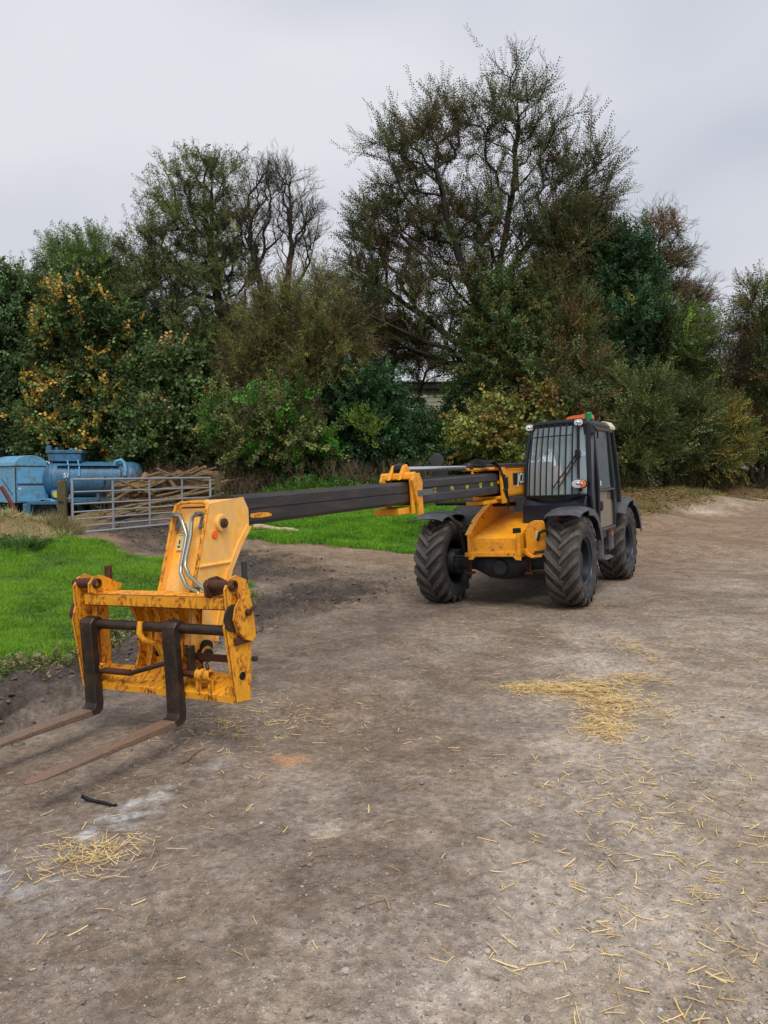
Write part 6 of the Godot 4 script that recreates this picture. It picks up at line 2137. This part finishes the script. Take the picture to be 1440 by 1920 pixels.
	plant("edge_tree", "right", {label = "leafy tree at the right edge of the picture", leaf = "small", n = 6800, tips = 240, trunk = 0.16, tints = [[Color(0.050, 0.072, 0.026), 1], [ol, 0.3], [br, 0.12]], size = 1.3, stems = 3, by_branch = 0.4})

# dead stalks, nettles and brambles along the foot of the wood
func make_weeds() -> void:
	R.seed = 77
	var buf := PackedFloat32Array()
	for i in 900:
		var x := R.randf_range(-6.5, 1.6)
		var z := -22.6 - R.randf() * 2.2 + absf(x + 2.0) * 0.12
		if n_patch.get_noise_2d(x * 2.0, z * 2.0) < -0.02 and R.randf() < 0.7:
			continue
		var s := R.randf_range(0.5, 1.15)
		push(buf, frame(Vector3(R.randf_range(-0.4, 0.4), 1, R.randf_range(-0.2, 0.5)), R.randf() * TAU, Vector3(s, s, s)), Vector3(x, gy(x, z) - 0.02, z), Color(0.17, 0.115, 0.07).lerp(Color(0.24, 0.19, 0.12), R.randf()))
	kind(many("dead_weeds", sprigs.twig, buf), "stuff", "dry brown weed stalks along the foot of the wood")
	buf = PackedFloat32Array()
	for i in 1500:
		var x := R.randf_range(-5.2, 2.6)
		var z := -22.2 - R.randf() * 2.4 + absf(x + 1.5) * 0.1
		var g := n_patch.get_noise_2d(x * 1.7 + 9.0, z * 1.7)
		if g < -0.05:
			continue
		var s := R.randf_range(0.5, 1.0)
		push(buf, frame(Vector3(R.randf_range(-0.5, 0.5), 1, R.randf_range(-0.3, 0.6)), R.randf() * TAU, Vector3(s, s, s)), Vector3(x, gy(x, z) - 0.02, z), Color(0.05, 0.14, 0.022).lerp(Color(0.10, 0.19, 0.035), R.randf()))
	kind(many("nettles", sprigs.ivy, buf), "stuff", "low green nettles and docks at the foot of the wood")
	buf = PackedFloat32Array()
	for i in 1200:
		var x := R.randf_range(5.6, 15.0)
		var z := -22.3 - (x - 5.6) * 0.62 - R.randf() * 2.0
		var s := R.randf_range(0.5, 1.2)
		push(buf, frame(Vector3(R.randf_range(-0.5, 0.5), 1, R.randf_range(-0.3, 0.6)), R.randf() * TAU, Vector3(s, s, s)), Vector3(x, gy(x, z) - 0.02, z), Color(0.055, 0.07, 0.025).lerp(Color(0.17, 0.12, 0.045), R.randf()))
	kind(many("bramble_skirt", sprigs.small, buf), "stuff", "brambles and fallen twigs along the foot of the right hedge")
	buf = PackedFloat32Array()
	for i in 2600:
		var x := R.randf_range(-16.0, -6.5)
		var z := R.randf_range(-29.5, -26.9)
		var s := R.randf_range(0.8, 1.5)
		push(buf, frame(Vector3(R.randf_range(-0.7, 0.7), 1, R.randf_range(-0.3, 0.8)), R.randf() * TAU, Vector3(s, s, s)), Vector3(x, gy(x, z) + R.randf() * 1.3, z), Color(0.026, 0.05, 0.02).lerp(Color(0.045, 0.075, 0.026), R.randf()))
	for i in 2600:
		var right := i % 3 == 0
		var x := R.randf_range(9.0, 17.5) if right else R.randf_range(-6.8, 3.4)
		var z := R.randf_range(-33.0, -30.0) if right else R.randf_range(-29.0, -26.8)
		var s := R.randf_range(0.8, 1.5)
		push(buf, frame(Vector3(R.randf_range(-0.7, 0.7), 1, R.randf_range(-0.3, 0.8)), R.randf() * TAU, Vector3(s, s, s)), Vector3(x, gy(x, z) + R.randf() * 1.2, z), Color(0.03, 0.055, 0.022).lerp(Color(0.06, 0.085, 0.03), R.randf()))
	kind(many("undergrowth", sprigs.ivy, buf), "stuff", "dark undergrowth between the trunks along the foot of the wood")
	buf = PackedFloat32Array()
	for i in 1300:
		var u := R.randf() * 4.0
		var e := int(u)
		var p: Vector2 = lawn_poly[e].lerp(lawn_poly[e + 1], u - e) + Vector2(R.randfn(), R.randfn()) * 0.16
		if R.randf() < 0.35 - n_patch.get_noise_2d(p.x * 3.0, p.y * 3.0):
			continue
		var s := R.randf_range(0.12, 0.34)
		push(buf, frame(Vector3(R.randf_range(-0.8, 0.8), 0.7, R.randf_range(-0.5, 0.8)), R.randf() * TAU, Vector3(s, s, s)), Vector3(p.x, gy(p.x, p.y) - 0.005, p.y), Color(0.11, 0.17, 0.04).lerp(Color(0.30, 0.25, 0.14), R.randf()))
	kind(many("edge_weeds", sprigs.broad, buf), "stuff", "low weeds and pale dead leaves along the near edge of the lawn")
	# green plants on the spoil mound
	for q in [[-6.95, -14.75, 0.32, "leafy green weed clump at the near foot of the earth mound"], [-7.75, -14.85, 0.26, "low green weed clump at the left foot of the earth mound"]]:
		var t := thing("weed_clump", q[3], "plant", Vector3(q[0], gy(q[0], q[1]), q[1]))
		buf = PackedFloat32Array()
		for i in 70:
			var d := rv() * Vector3(1, 0.5, 1)
			var s := R.randf_range(0.35, 0.7)
			push(buf, frame(d + Vector3.UP * 0.8, R.randf() * TAU, Vector3(s, s, s)), Vector3(d.x, absf(d.y) * 0.3, d.z) * q[2], Color(0.06, 0.15, 0.03).lerp(Color(0.10, 0.20, 0.04), R.randf()))
		many("foliage", sprigs.ivy, buf, t)

# ---------------------------------------------------------------- farmyard things

func make_gate() -> void:
	R.seed = 5
	var a := Vector3(-6.71, 0.40, -16.52)
	var e := Vector3(-4.75, 0.43, -21.0)
	var t := thing("field_gate", "galvanised seven bar metal field gate, closed, before the log heap", "gate", a)
	var d := e - a
	var heights := [0.02, 0.16, 0.315, 0.475, 0.65, 0.91, 1.18]
	for i in 7:
		var b := MB.new()
		var r := 0.026 if i == 0 or i == 6 else 0.018
		b.tube([Vector3(0, heights[i], 0), d + Vector3(0, heights[i], 0)], r, 8)
		obj("rail", b, M.galvanised, t)
	for u: float in [0.0, 0.25, 0.503, 0.756, 1.0]:
		var b := MB.new()
		var p := d * u
		if u == 0.0 or u == 1.0:
			b.tube([p + Vector3(0, -0.01, 0), p + Vector3(0, 1.205, 0)], 0.030, 8)
		else:
			b.box(p + Vector3(0.0, 0.6, 0.022), Vector3(0.06, 1.18, 0.014), 0.003, Basis(Vector3.UP, 1.16))
		obj("upright", b, M.galvanised, t)
	var b := MB.new()
	b.box(Vector3(-0.06, 0.78, 0.06), Vector3(0.12, 0.03, 0.05), 0.004)
	b.cyl(Vector3(-0.035, 0.72, 0.05), Vector3(-0.035, 0.86, 0.05), 0.014, 8)
	obj("hinge", b, M.galvanised, t)
	gate_post(Vector3(-6.86, 0.3, -16.36), 1.24, 0.105, "weathered square wooden gate post with a mossy face, at the gate's near hinge end")
	gate_post(Vector3(-4.60, 0.35, -21.25), 1.36, 0.10, "wooden gate post at the far latch end of the metal gate, beside the brushwood")

func gate_post(at: Vector3, h: float, r: float, label: String) -> void:
	var t := thing("gate_post", label, "gate post", at)
	var b := MB.new()
	var rows := []
	for i in 9:
		var u := i / 8.0
		var row := []
		for j in 13:
			var a := TAU * (j % 12) / 12
			var s := r * (1.0 + 0.16 * cos(4.0 * a)) * (1.06 - 0.1 * u) * (1.0 + 0.05 * n_fine.get_noise_3d(cos(a) * 3.0, u * 6.0, sin(a) * 3.0 + at.x))
			row.append(Vector3(cos(a + 0.6) * s, u * h + (0.02 * cos(a * 2.0) if i == 8 else 0.0), sin(a + 0.6) * s))
		rows.append(row)
	for i in 8:
		for j in 12:
			b.quad(rows[i][j], rows[i][j + 1], rows[i + 1][j + 1], rows[i + 1][j], rows[i][j] * Vector3(1, 0, 1))
	for j in 12:
		b.tri(rows[8][j], rows[8][j + 1], Vector3(0, h + 0.015, 0), Vector3.UP)
	obj("timber", b, M.old_post, t)
	b = MB.new()
	b.box(Vector3(0.02, h * 0.66, r * 1.12), Vector3(0.12, 0.035, 0.012), 0.003)
	obj("staple_plate", b, M.axle_dark, t)

func log_mesh(r: float, l: float, crook: float, sd: int) -> Array:
	R.seed = sd
	var b := MB.new()
	var seg := 9
	var rows := []
	for i in 6:
		var u := i / 5.0 - 0.5
		var c := Vector3(sin(u * 5.0 + sd) * crook, u * l, cos(u * 4.0 + sd * 2.0) * crook)
		var row := []
		for j in seg + 1:
			var a := TAU * (j % seg) / seg
			var s := r * (1.0 - 0.12 * u) * (1.0 + 0.14 * n_fine.get_noise_3d(cos(a) * 2.0 + sd, u * 9.0, sin(a) * 2.0))
			row.append(c + Vector3(cos(a) * s, 0, sin(a) * s))
		rows.append(row)
	for i in 5:
		for j in seg:
			b.quad(rows[i][j], rows[i][j + 1], rows[i + 1][j + 1], rows[i + 1][j], rows[i][j] - Vector3(0, rows[i][j].y, 0))
	var ends := []
	for en: int in [0, 5]:
		var f := MB.new()
		var c := Vector3.ZERO
		for j in seg:
			c += rows[en][j] / seg
		var o := Vector3(0, 0.002 if en else -0.002, 0)
		for j in seg:
			f.tri(c + o, rows[en][j] + o, rows[en][j + 1] + o, o)
		ends.append(f.mesh(M.cut_wood))
	return [b.mesh(M.log_bark), ends[0], ends[1]]

func lay_log(ms: Array, at: Vector3, d: Vector3, s: Vector3, label: String, group: String, called := "log") -> void:
	var t := thing(called, label, "log", at, 0.0, group)
	t.transform.basis = frame(d, R.randf() * TAU, s)
	var wood := use("bark", ms[0], t)
	if called == "bleached_log":
		wood.material_override = M.bleached_wood
	use("cut_end", ms[1], t)
	use("cut_end", ms[2], t)

func make_logs() -> void:
	var poles := []
	for i in 6:
		poles.append(log_mesh(0.045, 1.0, 0.02 + 0.012 * (i % 3), 300 + i))
	var chunks := []
	for i in 4:
		chunks.append(log_mesh(0.14, 0.9, 0.02, 320 + i))
	R.seed = 9
	for i in 48:
		var x := R.randf_range(-7.3, -5.0)
		var z := R.randf_range(-23.0, -21.3) - (x + 6.0) * 0.35
		var lift := clampf((-21.4 - z) * 0.42, 0.0, 0.55 if x < -5.6 else 0.3) + R.randf() * 0.14
		var d := Vector3(R.randf_range(0.6, 1.1), R.randf_range(0.05, 0.28), R.randf_range(-0.7, -0.05))
		if R.randf() < 0.3:
			d = Vector3(R.randf_range(-0.6, 0.6), R.randf_range(-0.1, 0.3), R.randf_range(-1.0, 0.2))
		var l := R.randf_range(0.8, 2.0)
		var r := R.randf_range(0.55, 1.3)
		d = d.normalized()
		lay_log(poles[i % 6], Vector3(x, gy(x, z) + 0.04 + lift + absf(d.y) * l * 0.32, z), d, Vector3(r, l, r), "long thin pole lying aslant in the log heap behind the gate", "poles in the log heap")
	for i in 84:
		var x := R.randf_range(-7.3, -5.1)
		var z := R.randf_range(-24.3, -22.7) - (x + 6.0) * 0.2
		var lift := R.randf_range(0.05, 0.68) * clampf(1.2 - absf(x + 5.9) * 0.45, 0.3, 1.0)
		var d := Vector3(R.randf_range(-1, 1), R.randf_range(-0.25, 0.35), R.randf_range(-0.8, 0.8)).normalized()
		var r := R.randf_range(0.45, 1.05)
		lay_log(chunks[i % 4], Vector3(x, gy(x, z) + 0.1 + lift, z), d, Vector3(r, R.randf_range(0.6, 1.3), r), "short stout log in the upper part of the heap behind the gate", "stout logs in the log heap")
	lay_log(chunks[0], Vector3(-7.25, 1.22, -22.3), Vector3(0.3, 0.05, 1), Vector3(1.55, 0.7, 1.55), "thickest round log of the heap, its pale cut end facing the track", "")
	lay_log(chunks[2], Vector3(-6.75, 1.18, -22.5), Vector3(0.7, 0.05, 0.6), Vector3(1.25, 0.8, 1.25), "second thick log, just right of the thickest one in the heap", "")
	lay_log(chunks[1], Vector3(-5.6, 1.58, -23.1), Vector3(1, -0.06, 0.1), Vector3(0.62, 0.85, 0.62), "pale log lying level on the very top of the heap", "")
	lay_log(chunks[3], Vector3(-4.05, 1.62, -24.0), Vector3(1, -0.08, 0.15), Vector3(0.5, 0.95, 0.5), "grey log on the ground right of the far gate post", "")
	# two bleached logs on the grass
	var g1 := Vector3(-2.66, 0, -18.45)
	lay_log(poles[1], Vector3(g1.x, gy(g1.x, g1.z) + 0.10, g1.z), Vector3(1, 0.01, -0.05), Vector3(1.45, 0.95, 1.45), "longer of two bleached logs lying on the grass behind the boom", "", "bleached_log")
	lay_log(poles[4], Vector3(-2.28, gy(-2.28, -18.2) + 0.08, -18.2), Vector3(1, 0.02, 0.12), Vector3(1.1, 0.5, 1.1), "shorter of two bleached logs lying on the grass behind the boom", "", "bleached_log")
	# brushwood under and beside the heap
	var buf := PackedFloat32Array()
	for i in 1500:
		var x := R.randf_range(-7.9, -3.9)
		var z := R.randf_range(-24.8, -21.8) - (x + 6.0) * 0.3
		var s := R.randf_range(0.5, 1.2)
		push(buf, frame(rv() + Vector3(0.4, 0.1, 0), R.randf() * TAU, Vector3(s, s, s)), Vector3(x, gy(x, z) + R.randf() * clampf((-21.9 - z) * 0.55, 0.05, 0.9), z), Color(0.13, 0.09, 0.06).lerp(Color(0.22, 0.155, 0.10), R.randf()))
	kind(many("brushwood", sprigs.twig, buf), "stuff", "tangle of brown brushwood under and beside the logs")

func make_tanker() -> void:
	var t := thing("tanker_trailer", "old light blue tanker trailer with box housing, standing behind the gate", "tanker", Vector3(-10.2, gy(-10.2, -24.4), -24.4))
	var o := t.position
	# box housing with an arched roof, turned towards the track
	var f := Transform3D(Basis(Vector3.UP, deg_to_rad(46)), Vector3(-11.1, 0.82, -24.2) - o)
	var b := MB.new()
	var arch := [Vector2(-0.53, 0.0), Vector2(0.53, 0.0), Vector2(0.53, 1.14)]
	for i in 9:
		var a := PI * (i + 1) / 10.0
		arch.append(Vector2(0.53 * cos(a), 1.16 + 0.33 * sin(a)))
	arch.append(Vector2(-0.53, 1.14))
	b.plate(arch, f.translated_local(Vector3(0, 0, -0.9)), 1.8, 0.012)
	var hs := obj("housing", b, M.blue_paint, t)
	b = MB.new()
	b.box(f * Vector3(0.0, 0.85, 0.012), Vector3(0.86, 0.50, 0.02), 0.008, f.basis)
	obj("upper_door_panel", b, M.blue_paint, hs)
	b = MB.new()
	b.box(f * Vector3(0.0, 0.29, 0.012), Vector3(0.86, 0.50, 0.02), 0.008, f.basis)
	obj("lower_door_panel", b, M.blue_paint, hs)
	b = MB.new()
	b.box(f * Vector3(0.0, 0.57, 0.02), Vector3(0.88, 0.03, 0.02), 0.004, f.basis)
	b.box(f * Vector3(0.0, 1.15, 0.012), Vector3(1.06, 0.03, 0.02), 0.004, f.basis)
	b.box(f * Vector3(-0.485, 0.56, 0.015), Vector3(0.03, 1.1, 0.02), 0.004, f.basis)
	b.box(f * Vector3(-0.54, 1.145, -0.9), Vector3(0.03, 0.03, 1.8), 0.004, f.basis)
	b.box(f * Vector3(-0.535, 0.5, -0.55), Vector3(0.012, 0.03, 1.0), 0.004, f.basis * Basis(Vector3.RIGHT, 0.5))
	obj("rusty_trim", b, M.rusty_steel, hs)
	b = MB.new()
	b.box(f * Vector3(-0.37, 0.44, 0.026), Vector3(0.07, 0.07, 0.01), 0.002, f.basis)
	obj("door_plate", b, M.white_paint, hs)
	# tank
	var c := Vector3(-9.2, 1.55, -25.0) - o
	var ax := Vector3(1, 0, -0.16).normalized()
	b = MB.new()
	b.lathe([Vector2(0, -1.78), Vector2(0.28, -1.74), Vector2(0.46, -1.64), Vector2(0.555, -1.48), Vector2(0.57, -1.4), Vector2(0.57, 1.05), Vector2(0.5, 1.21), Vector2(0.28, 1.31), Vector2(0, 1.35)], MB.along(c, ax), 32)
	b.lathe([Vector2(0.56, -1.46), Vector2(0.59, -1.46), Vector2(0.59, -1.40), Vector2(0.56, -1.40)], MB.along(c, ax), 32)
	b.lathe([Vector2(0.56, 0.4), Vector2(0.585, 0.4), Vector2(0.585, 0.45), Vector2(0.56, 0.45)], MB.along(c, ax), 32)
	var tank := obj("tank", b, M.blue_tank, t)
	var turn := Basis(Vector3.UP, atan2(0.16, 1.0))
	b = MB.new()
	b.box(c + turn * Vector3(-0.3, 0.44, 0.42), Vector3(1.9, 0.025, 0.22), 0.006, turn)
	obj("walkway", b, M.blue_tank, tank)
	b = MB.new()
	b.box(c + turn * Vector3(-1.05, 0.70, 0.0), Vector3(1.0, 0.26, 0.6), 0.02, turn)
	b.box(c + turn * Vector3(-1.05, 0.88, 0.0), Vector3(1.12, 0.10, 0.66), 0.015, turn)
	b.box(c + turn * Vector3(-1.55, 0.98, 0.1), Vector3(0.14, 0.2, 0.14), 0.015, turn)
	b.cyl(c + turn * Vector3(-0.85, 0.93, 0.25), c + turn * Vector3(-0.85, 1.0, 0.25), 0.09, 12, 0.05)
	b.cyl(c + turn * Vector3(-1.3, 0.93, 0.2), c + turn * Vector3(-1.3, 1.02, 0.2), 0.05, 10)
	obj("top_platform", b, M.blue_tank, tank)
	b = MB.new()
	b.tube([c + turn * Vector3(0.5, 0.45, 0.35), c + turn * Vector3(0.55, 0.58, 0.38), c + turn * Vector3(0.7, 0.62, 0.42), c + turn * Vector3(0.82, 0.52, 0.46), c + turn * Vector3(0.85, 0.30, 0.53), c + turn * Vector3(0.85, 0.10, 0.60)], 0.06, 10)
	obj("outlet_pipe", b, M.blue_paint, tank)
	for k in 2:
		b = MB.new()
		var px := -1.0 + 0.32 * k
		b.tube([c + turn * Vector3(px, 0.62, 0.2), c + turn * Vector3(px + 0.05, 0.60, 0.36), c + turn * Vector3(px + 0.12, 0.42, 0.5), c + turn * Vector3(px + 0.14, 0.1, 0.62)], 0.022, 8)
		obj("hand_rail", b, M.blue_paint, tank)
	b = MB.new()
	b.tube([c + turn * Vector3(0.25, 0.1, 0.6), c + turn * Vector3(0.2, -0.2, 0.6), c + turn * Vector3(0.05, -0.45, 0.55)], 0.02, 6)
	b.tube([c + turn * Vector3(0.72, 0.3, 0.55), c + turn * Vector3(0.72, -0.3, 0.6)], 0.016, 6)
	obj("dip_pipe", b, M.axle_dark, tank)
	var word := use("faded_lettering", text_mesh("St", 0.20, 0.004, M.white_paint), tank)
	word.transform = Transform3D(turn * Basis(Vector3.RIGHT, -0.15), c + turn * Vector3(-0.93, 0.13, 0.59))
	# chassis, axle box, wheel under its guard
	b = MB.new()
	b.box(c + turn * Vector3(-0.2, -0.66, 0.3), Vector3(2.5, 0.16, 0.12), 0.01, turn)
	b.box(c + turn * Vector3(-0.2, -0.66, -0.3), Vector3(2.5, 0.16, 0.12), 0.01, turn)
	b.box(c + turn * Vector3(-1.5, -0.72, 0.55), Vector3(0.9, 0.1, 1.4), 0.01, turn)
	b.box(c + turn * Vector3(-1.95, -0.95, 1.15), Vector3(0.22, 0.42, 0.2), 0.02, turn)
	for k in 3:
		b.box(c + turn * Vector3(-1.0 + k * 1.0, -0.55, 0.3), Vector3(0.08, 0.2, 0.5), 0.01, turn)
	obj("chassis", b, M.blue_tank, t)
	b = MB.new()
	b.cyl(c + turn * Vector3(-1.32, -0.47, 0.78), c + turn * Vector3(-0.98, -0.47, 0.78), 0.15, 14)
	obj("air_tank", b, M.blue_tank, t)
	b = MB.new()
	b.cyl(c + turn * Vector3(-1.16, -0.47, 0.92), c + turn * Vector3(-1.16, -0.47, 0.95), 0.10, 14)
	obj("yellow_cap", b, M.yellow_cap, t)
	for k in 2:
		var wc := Vector3(-10.45, 0.52, -23.8 - 1.5 * k) - o
		b = MB.new()
		b.lathe([Vector2(0.17, -0.1), Vector2(0.24, -0.12), Vector2(0.32, -0.11), Vector2(0.345, -0.07), Vector2(0.345, 0.07), Vector2(0.32, 0.11), Vector2(0.24, 0.12), Vector2(0.17, 0.1)], Transform3D(Basis(Vector3.RIGHT, PI / 2), wc), 26)
		var w := obj("wheel", b, M.rubber, t)
		b = MB.new()
		b.lathe([Vector2(0.185, -0.1), Vector2(0.185, 0.085), Vector2(0.15, 0.06), Vector2(0.10, 0.05), Vector2(0.09, 0.10), Vector2(0, 0.10)], Transform3D(Basis(Vector3.RIGHT, PI / 2), wc), 20)
		obj("rim", b, M.axle_dark, w)
		b = MB.new()
		var g := []
		for i in 12:
			var a := PI * (-0.02 + 1.04 * i / 11.0)
			var row := []
			for j in 4:
				row.append(wc + Vector3(cos(a) * 0.44, sin(a) * 0.44, -0.17 + 0.11 * j))
			g.append(row)
		b.sheet(g, Vector3.UP)
		var g2 := []
		for row in g:
			var r2 := []
			for p in row:
				r2.append(wc + (p - wc) * Vector3(0.95, 0.95, 1))
			g2.append(r2)
		b.sheet(g2, Vector3.DOWN)
		for i in 11:
			b.quad(g[i][3], g[i + 1][3], g2[i + 1][3], g2[i][3], Vector3.BACK)
		obj("wheel_guard", b, M.blue_paint, t)

func make_shed() -> void:
	var t := thing("shed", "pale boarded shed with white framed windows, half hidden behind the dark bush", "shed", Vector3(2.0, 1.9, -34.0))
	var b := MB.new()
	b.box(Vector3(0.7, 1.7, -1.4), Vector3(6.4, 3.7, 2.6), 0.02)
	obj("wall", b, M.pale_cladding, t)
	for i in 17:
		b = MB.new()
		b.box(Vector3(0.7, 0.45 + i * 0.19, -0.085), Vector3(6.4, 0.175, 0.03), 0.006, Basis(Vector3.RIGHT, -0.07))
		obj("board", b, M.pale_cladding, t)
	b = MB.new()
	b.box(Vector3(-0.4, 3.72, -1.45), Vector3(9.2, 0.30, 3.1), 0.02)
	var roof := obj("roof", b, M.green_fascia, t)
	b = MB.new()
	b.box(Vector3(-0.4, 3.90, -1.45), Vector3(9.3, 0.06, 3.2), 0.01)
	obj("roof_edge", b, M.white_paint, roof)
	for q in [[1.15, 2.75, 0.8, 1.0], [2.65, 2.85, 0.75, 1.1], [-0.6, 2.75, 0.9, 1.0]]:
		b = MB.new()
		var w: float = q[2]
		var h: float = q[3]
		for s: float in [-1.0, 1.0]:
			b.box(Vector3(q[0] + s * w * 0.5, q[1], -0.035), Vector3(0.10, h, 0.08), 0.01)
			b.box(Vector3(q[0], q[1] + s * h * 0.5, -0.033), Vector3(w + 0.1, 0.10, 0.08), 0.01)
		b.box(Vector3(q[0], q[1] - 0.05, -0.036), Vector3(w, 0.07, 0.06), 0.01)
		var win := obj("window", b, M.white_paint, t)
		b = MB.new()
		b.box(Vector3(q[0], q[1], -0.055), Vector3(w - 0.1, h - 0.1, 0.012), 0.002)
		obj("pane", b, M.deep_black, win)
	b = MB.new()
	b.box(Vector3(1.98, 1.9, -0.03), Vector3(0.34, 3.3, 0.08), 0.01)
	obj("corner_post", b, M.brown_door, t)

func make_small_things() -> void:
	R.seed = 3
	var b := MB.new()
	var pts := []
	for q in [[-0.13, 0.045], [-0.10, 0.02], [-0.06, 0.012], [0.0, 0.016], [0.06, 0.010], [0.09, 0.014]]:
		var x: float = -1.52 + q[0] * 0.95
		var z: float = -4.08 + 0.03 * sin(q[0] * 20.0)
		pts.append(Vector3(x, gy(x, z) + q[1], z))
	b.tube(pts, 0.011, 6, 0.007)
	tag(obj("rubber_strip", b, M.deep_black), "curled black rubber strip on the ground near the fork tips", "rubber strip")
	for q in [[[-1.25, -4.66, -1.16, -4.9, 0.006], "reddish twig on the ground right of the nearer fork tine"], [[2.02, -3.95, 2.45, -3.98, 0.006], "dark twig on the track at the right edge of the picture"], [[-0.36, -3.24, -0.25, -3.33, 0.004], "short brown twig on the track in the middle foreground"]]:
		var a: Array = q[0]
		b = MB.new()
		var ps := []
		for i in 6:
			var u := i / 5.0
			var x := lerpf(a[0], a[2], u) + 0.012 * sin(u * 7.0)
			var z := lerpf(a[1], a[3], u) + 0.012 * cos(u * 5.0)
			ps.append(Vector3(x, gy(x, z) + 0.008, z))
		b.tube(ps, a[4], 6, a[4] * 0.5)
		tag(obj("twig", b, M.log_bark), q[1], "twig")
	# rusty red pole leaning out of the mound, with a grey pipe beside it
	b = MB.new()
	var p0 := Vector3(-8.55, gy(-8.55, -18.5) - 0.05, -18.5)
	b.tube([p0, p0 + Vector3(-0.62, 1.15, 0.1)], 0.05, 8)
	tag(obj("leaning_pole", b, M.dull_red), "dull red steel pole leaning at the left edge before the tanker", "pole")
	b = MB.new()
	b.tube([p0 + Vector3(-0.3, 0.45, 0.12), p0 + Vector3(0.0, 0.22, 0.15), p0 + Vector3(0.25, 0.0, 0.15)], 0.02, 6)
	tag(obj("bent_pipe", b, M.galvanised), "grey bent pipe at the foot of the dull red pole", "pipe")

# ---------------------------------------------------------------- scene

func make_sky(exposure: float) -> PanoramaSkyMaterial:
	var w := 512
	var h := 256
	var im := Image.create(w, h, false, Image.FORMAT_RGBF)
	var f := noise(1.15, 5, 404)
	var f2 := noise(2.6, 4, 405)
	for j in h:
		var el := PI * (0.5 - (j + 0.5) / h)
		for i in w:
			var az := TAU * (i + 0.5) / w
			var d := Vector3(cos(el) * cos(az), sin(el), cos(el) * sin(az))
			var c: Color
			if el > 0.0:
				var q := d * Vector3(1, 2.6, 1)
				var n := f.get_noise_3dv(q) * 0.75 + f2.get_noise_3dv(q) * 0.25
				var t := clampf(0.55 + n * 1.25, 0.0, 1.0)
				c = Color(0.44, 0.475, 0.55).lerp(Color(0.635, 0.645, 0.69), t)
				c = c * (0.97 + 0.12 * sin(el))
			else:
				c = Color(0.16, 0.14, 0.12)
			im.set_pixel(i, j, Color(c.r / exposure, c.g / exposure, c.b / exposure))
	var m := PanoramaSkyMaterial.new()
	m.panorama = ImageTexture.create_from_image(im)
	return m

func _ready() -> void:
	var exposure := 1.25
	R.seed = 1
	n_lump = noise(1.0, 3, 7)
	n_fine = noise(1.0, 2, 8)
	n_patch = noise(0.45, 3, 9)
	n_blob = noise(0.8, 2, 10)
	var cam := Camera3D.new()
	cam.name = "camera"
	cam.position = Vector3(0, 1.65, 0)
	cam.rotation = Vector3(-atan(67.0 / 1440.0), 0, 0)
	cam.fov = rad_to_deg(2.0 * atan(960.0 / 1440.0))
	cam.near = 0.05
	cam.far = 600.0
	add_child(cam)
	cam.current = true
	var env := Environment.new()
	env.background_mode = Environment.BG_SKY
	env.sky = Sky.new()
	env.sky.sky_material = make_sky(exposure)
	env.tonemap_mode = Environment.TONE_MAPPER_LINEAR
	env.tonemap_exposure = exposure * 1.17
	env.sdfgi_enabled = true
	env.ssao_enabled = true
	env.ssil_enabled = true
	var we := WorldEnvironment.new()
	we.name = "world"
	we.environment = env
	add_child(we)
	var sun := DirectionalLight3D.new()
	sun.name = "overcast_sun"
	sun.light_energy = 0.5
	sun.light_color = Color(1.0, 0.97, 0.93)
	sun.light_angular_distance = 32.0
	sun.shadow_enabled = true
	sun.position = Vector3(0, 20, 0)
	add_child(sun)
	sun.look_at_from_position(Vector3.ZERO, -Vector3(0.10, 1.0, 0.62), Vector3.FORWARD)
	make_materials()
	make_base()
	make_ground()
	make_trees()
	make_shed()
	make_tanker()
	make_gate()
	make_logs()
	make_telehandler()
	make_weeds()
	R.seed = 21
	make_grass()
	make_gravel()
	make_clods()
	make_straw()
	make_litter()
	make_small_things()
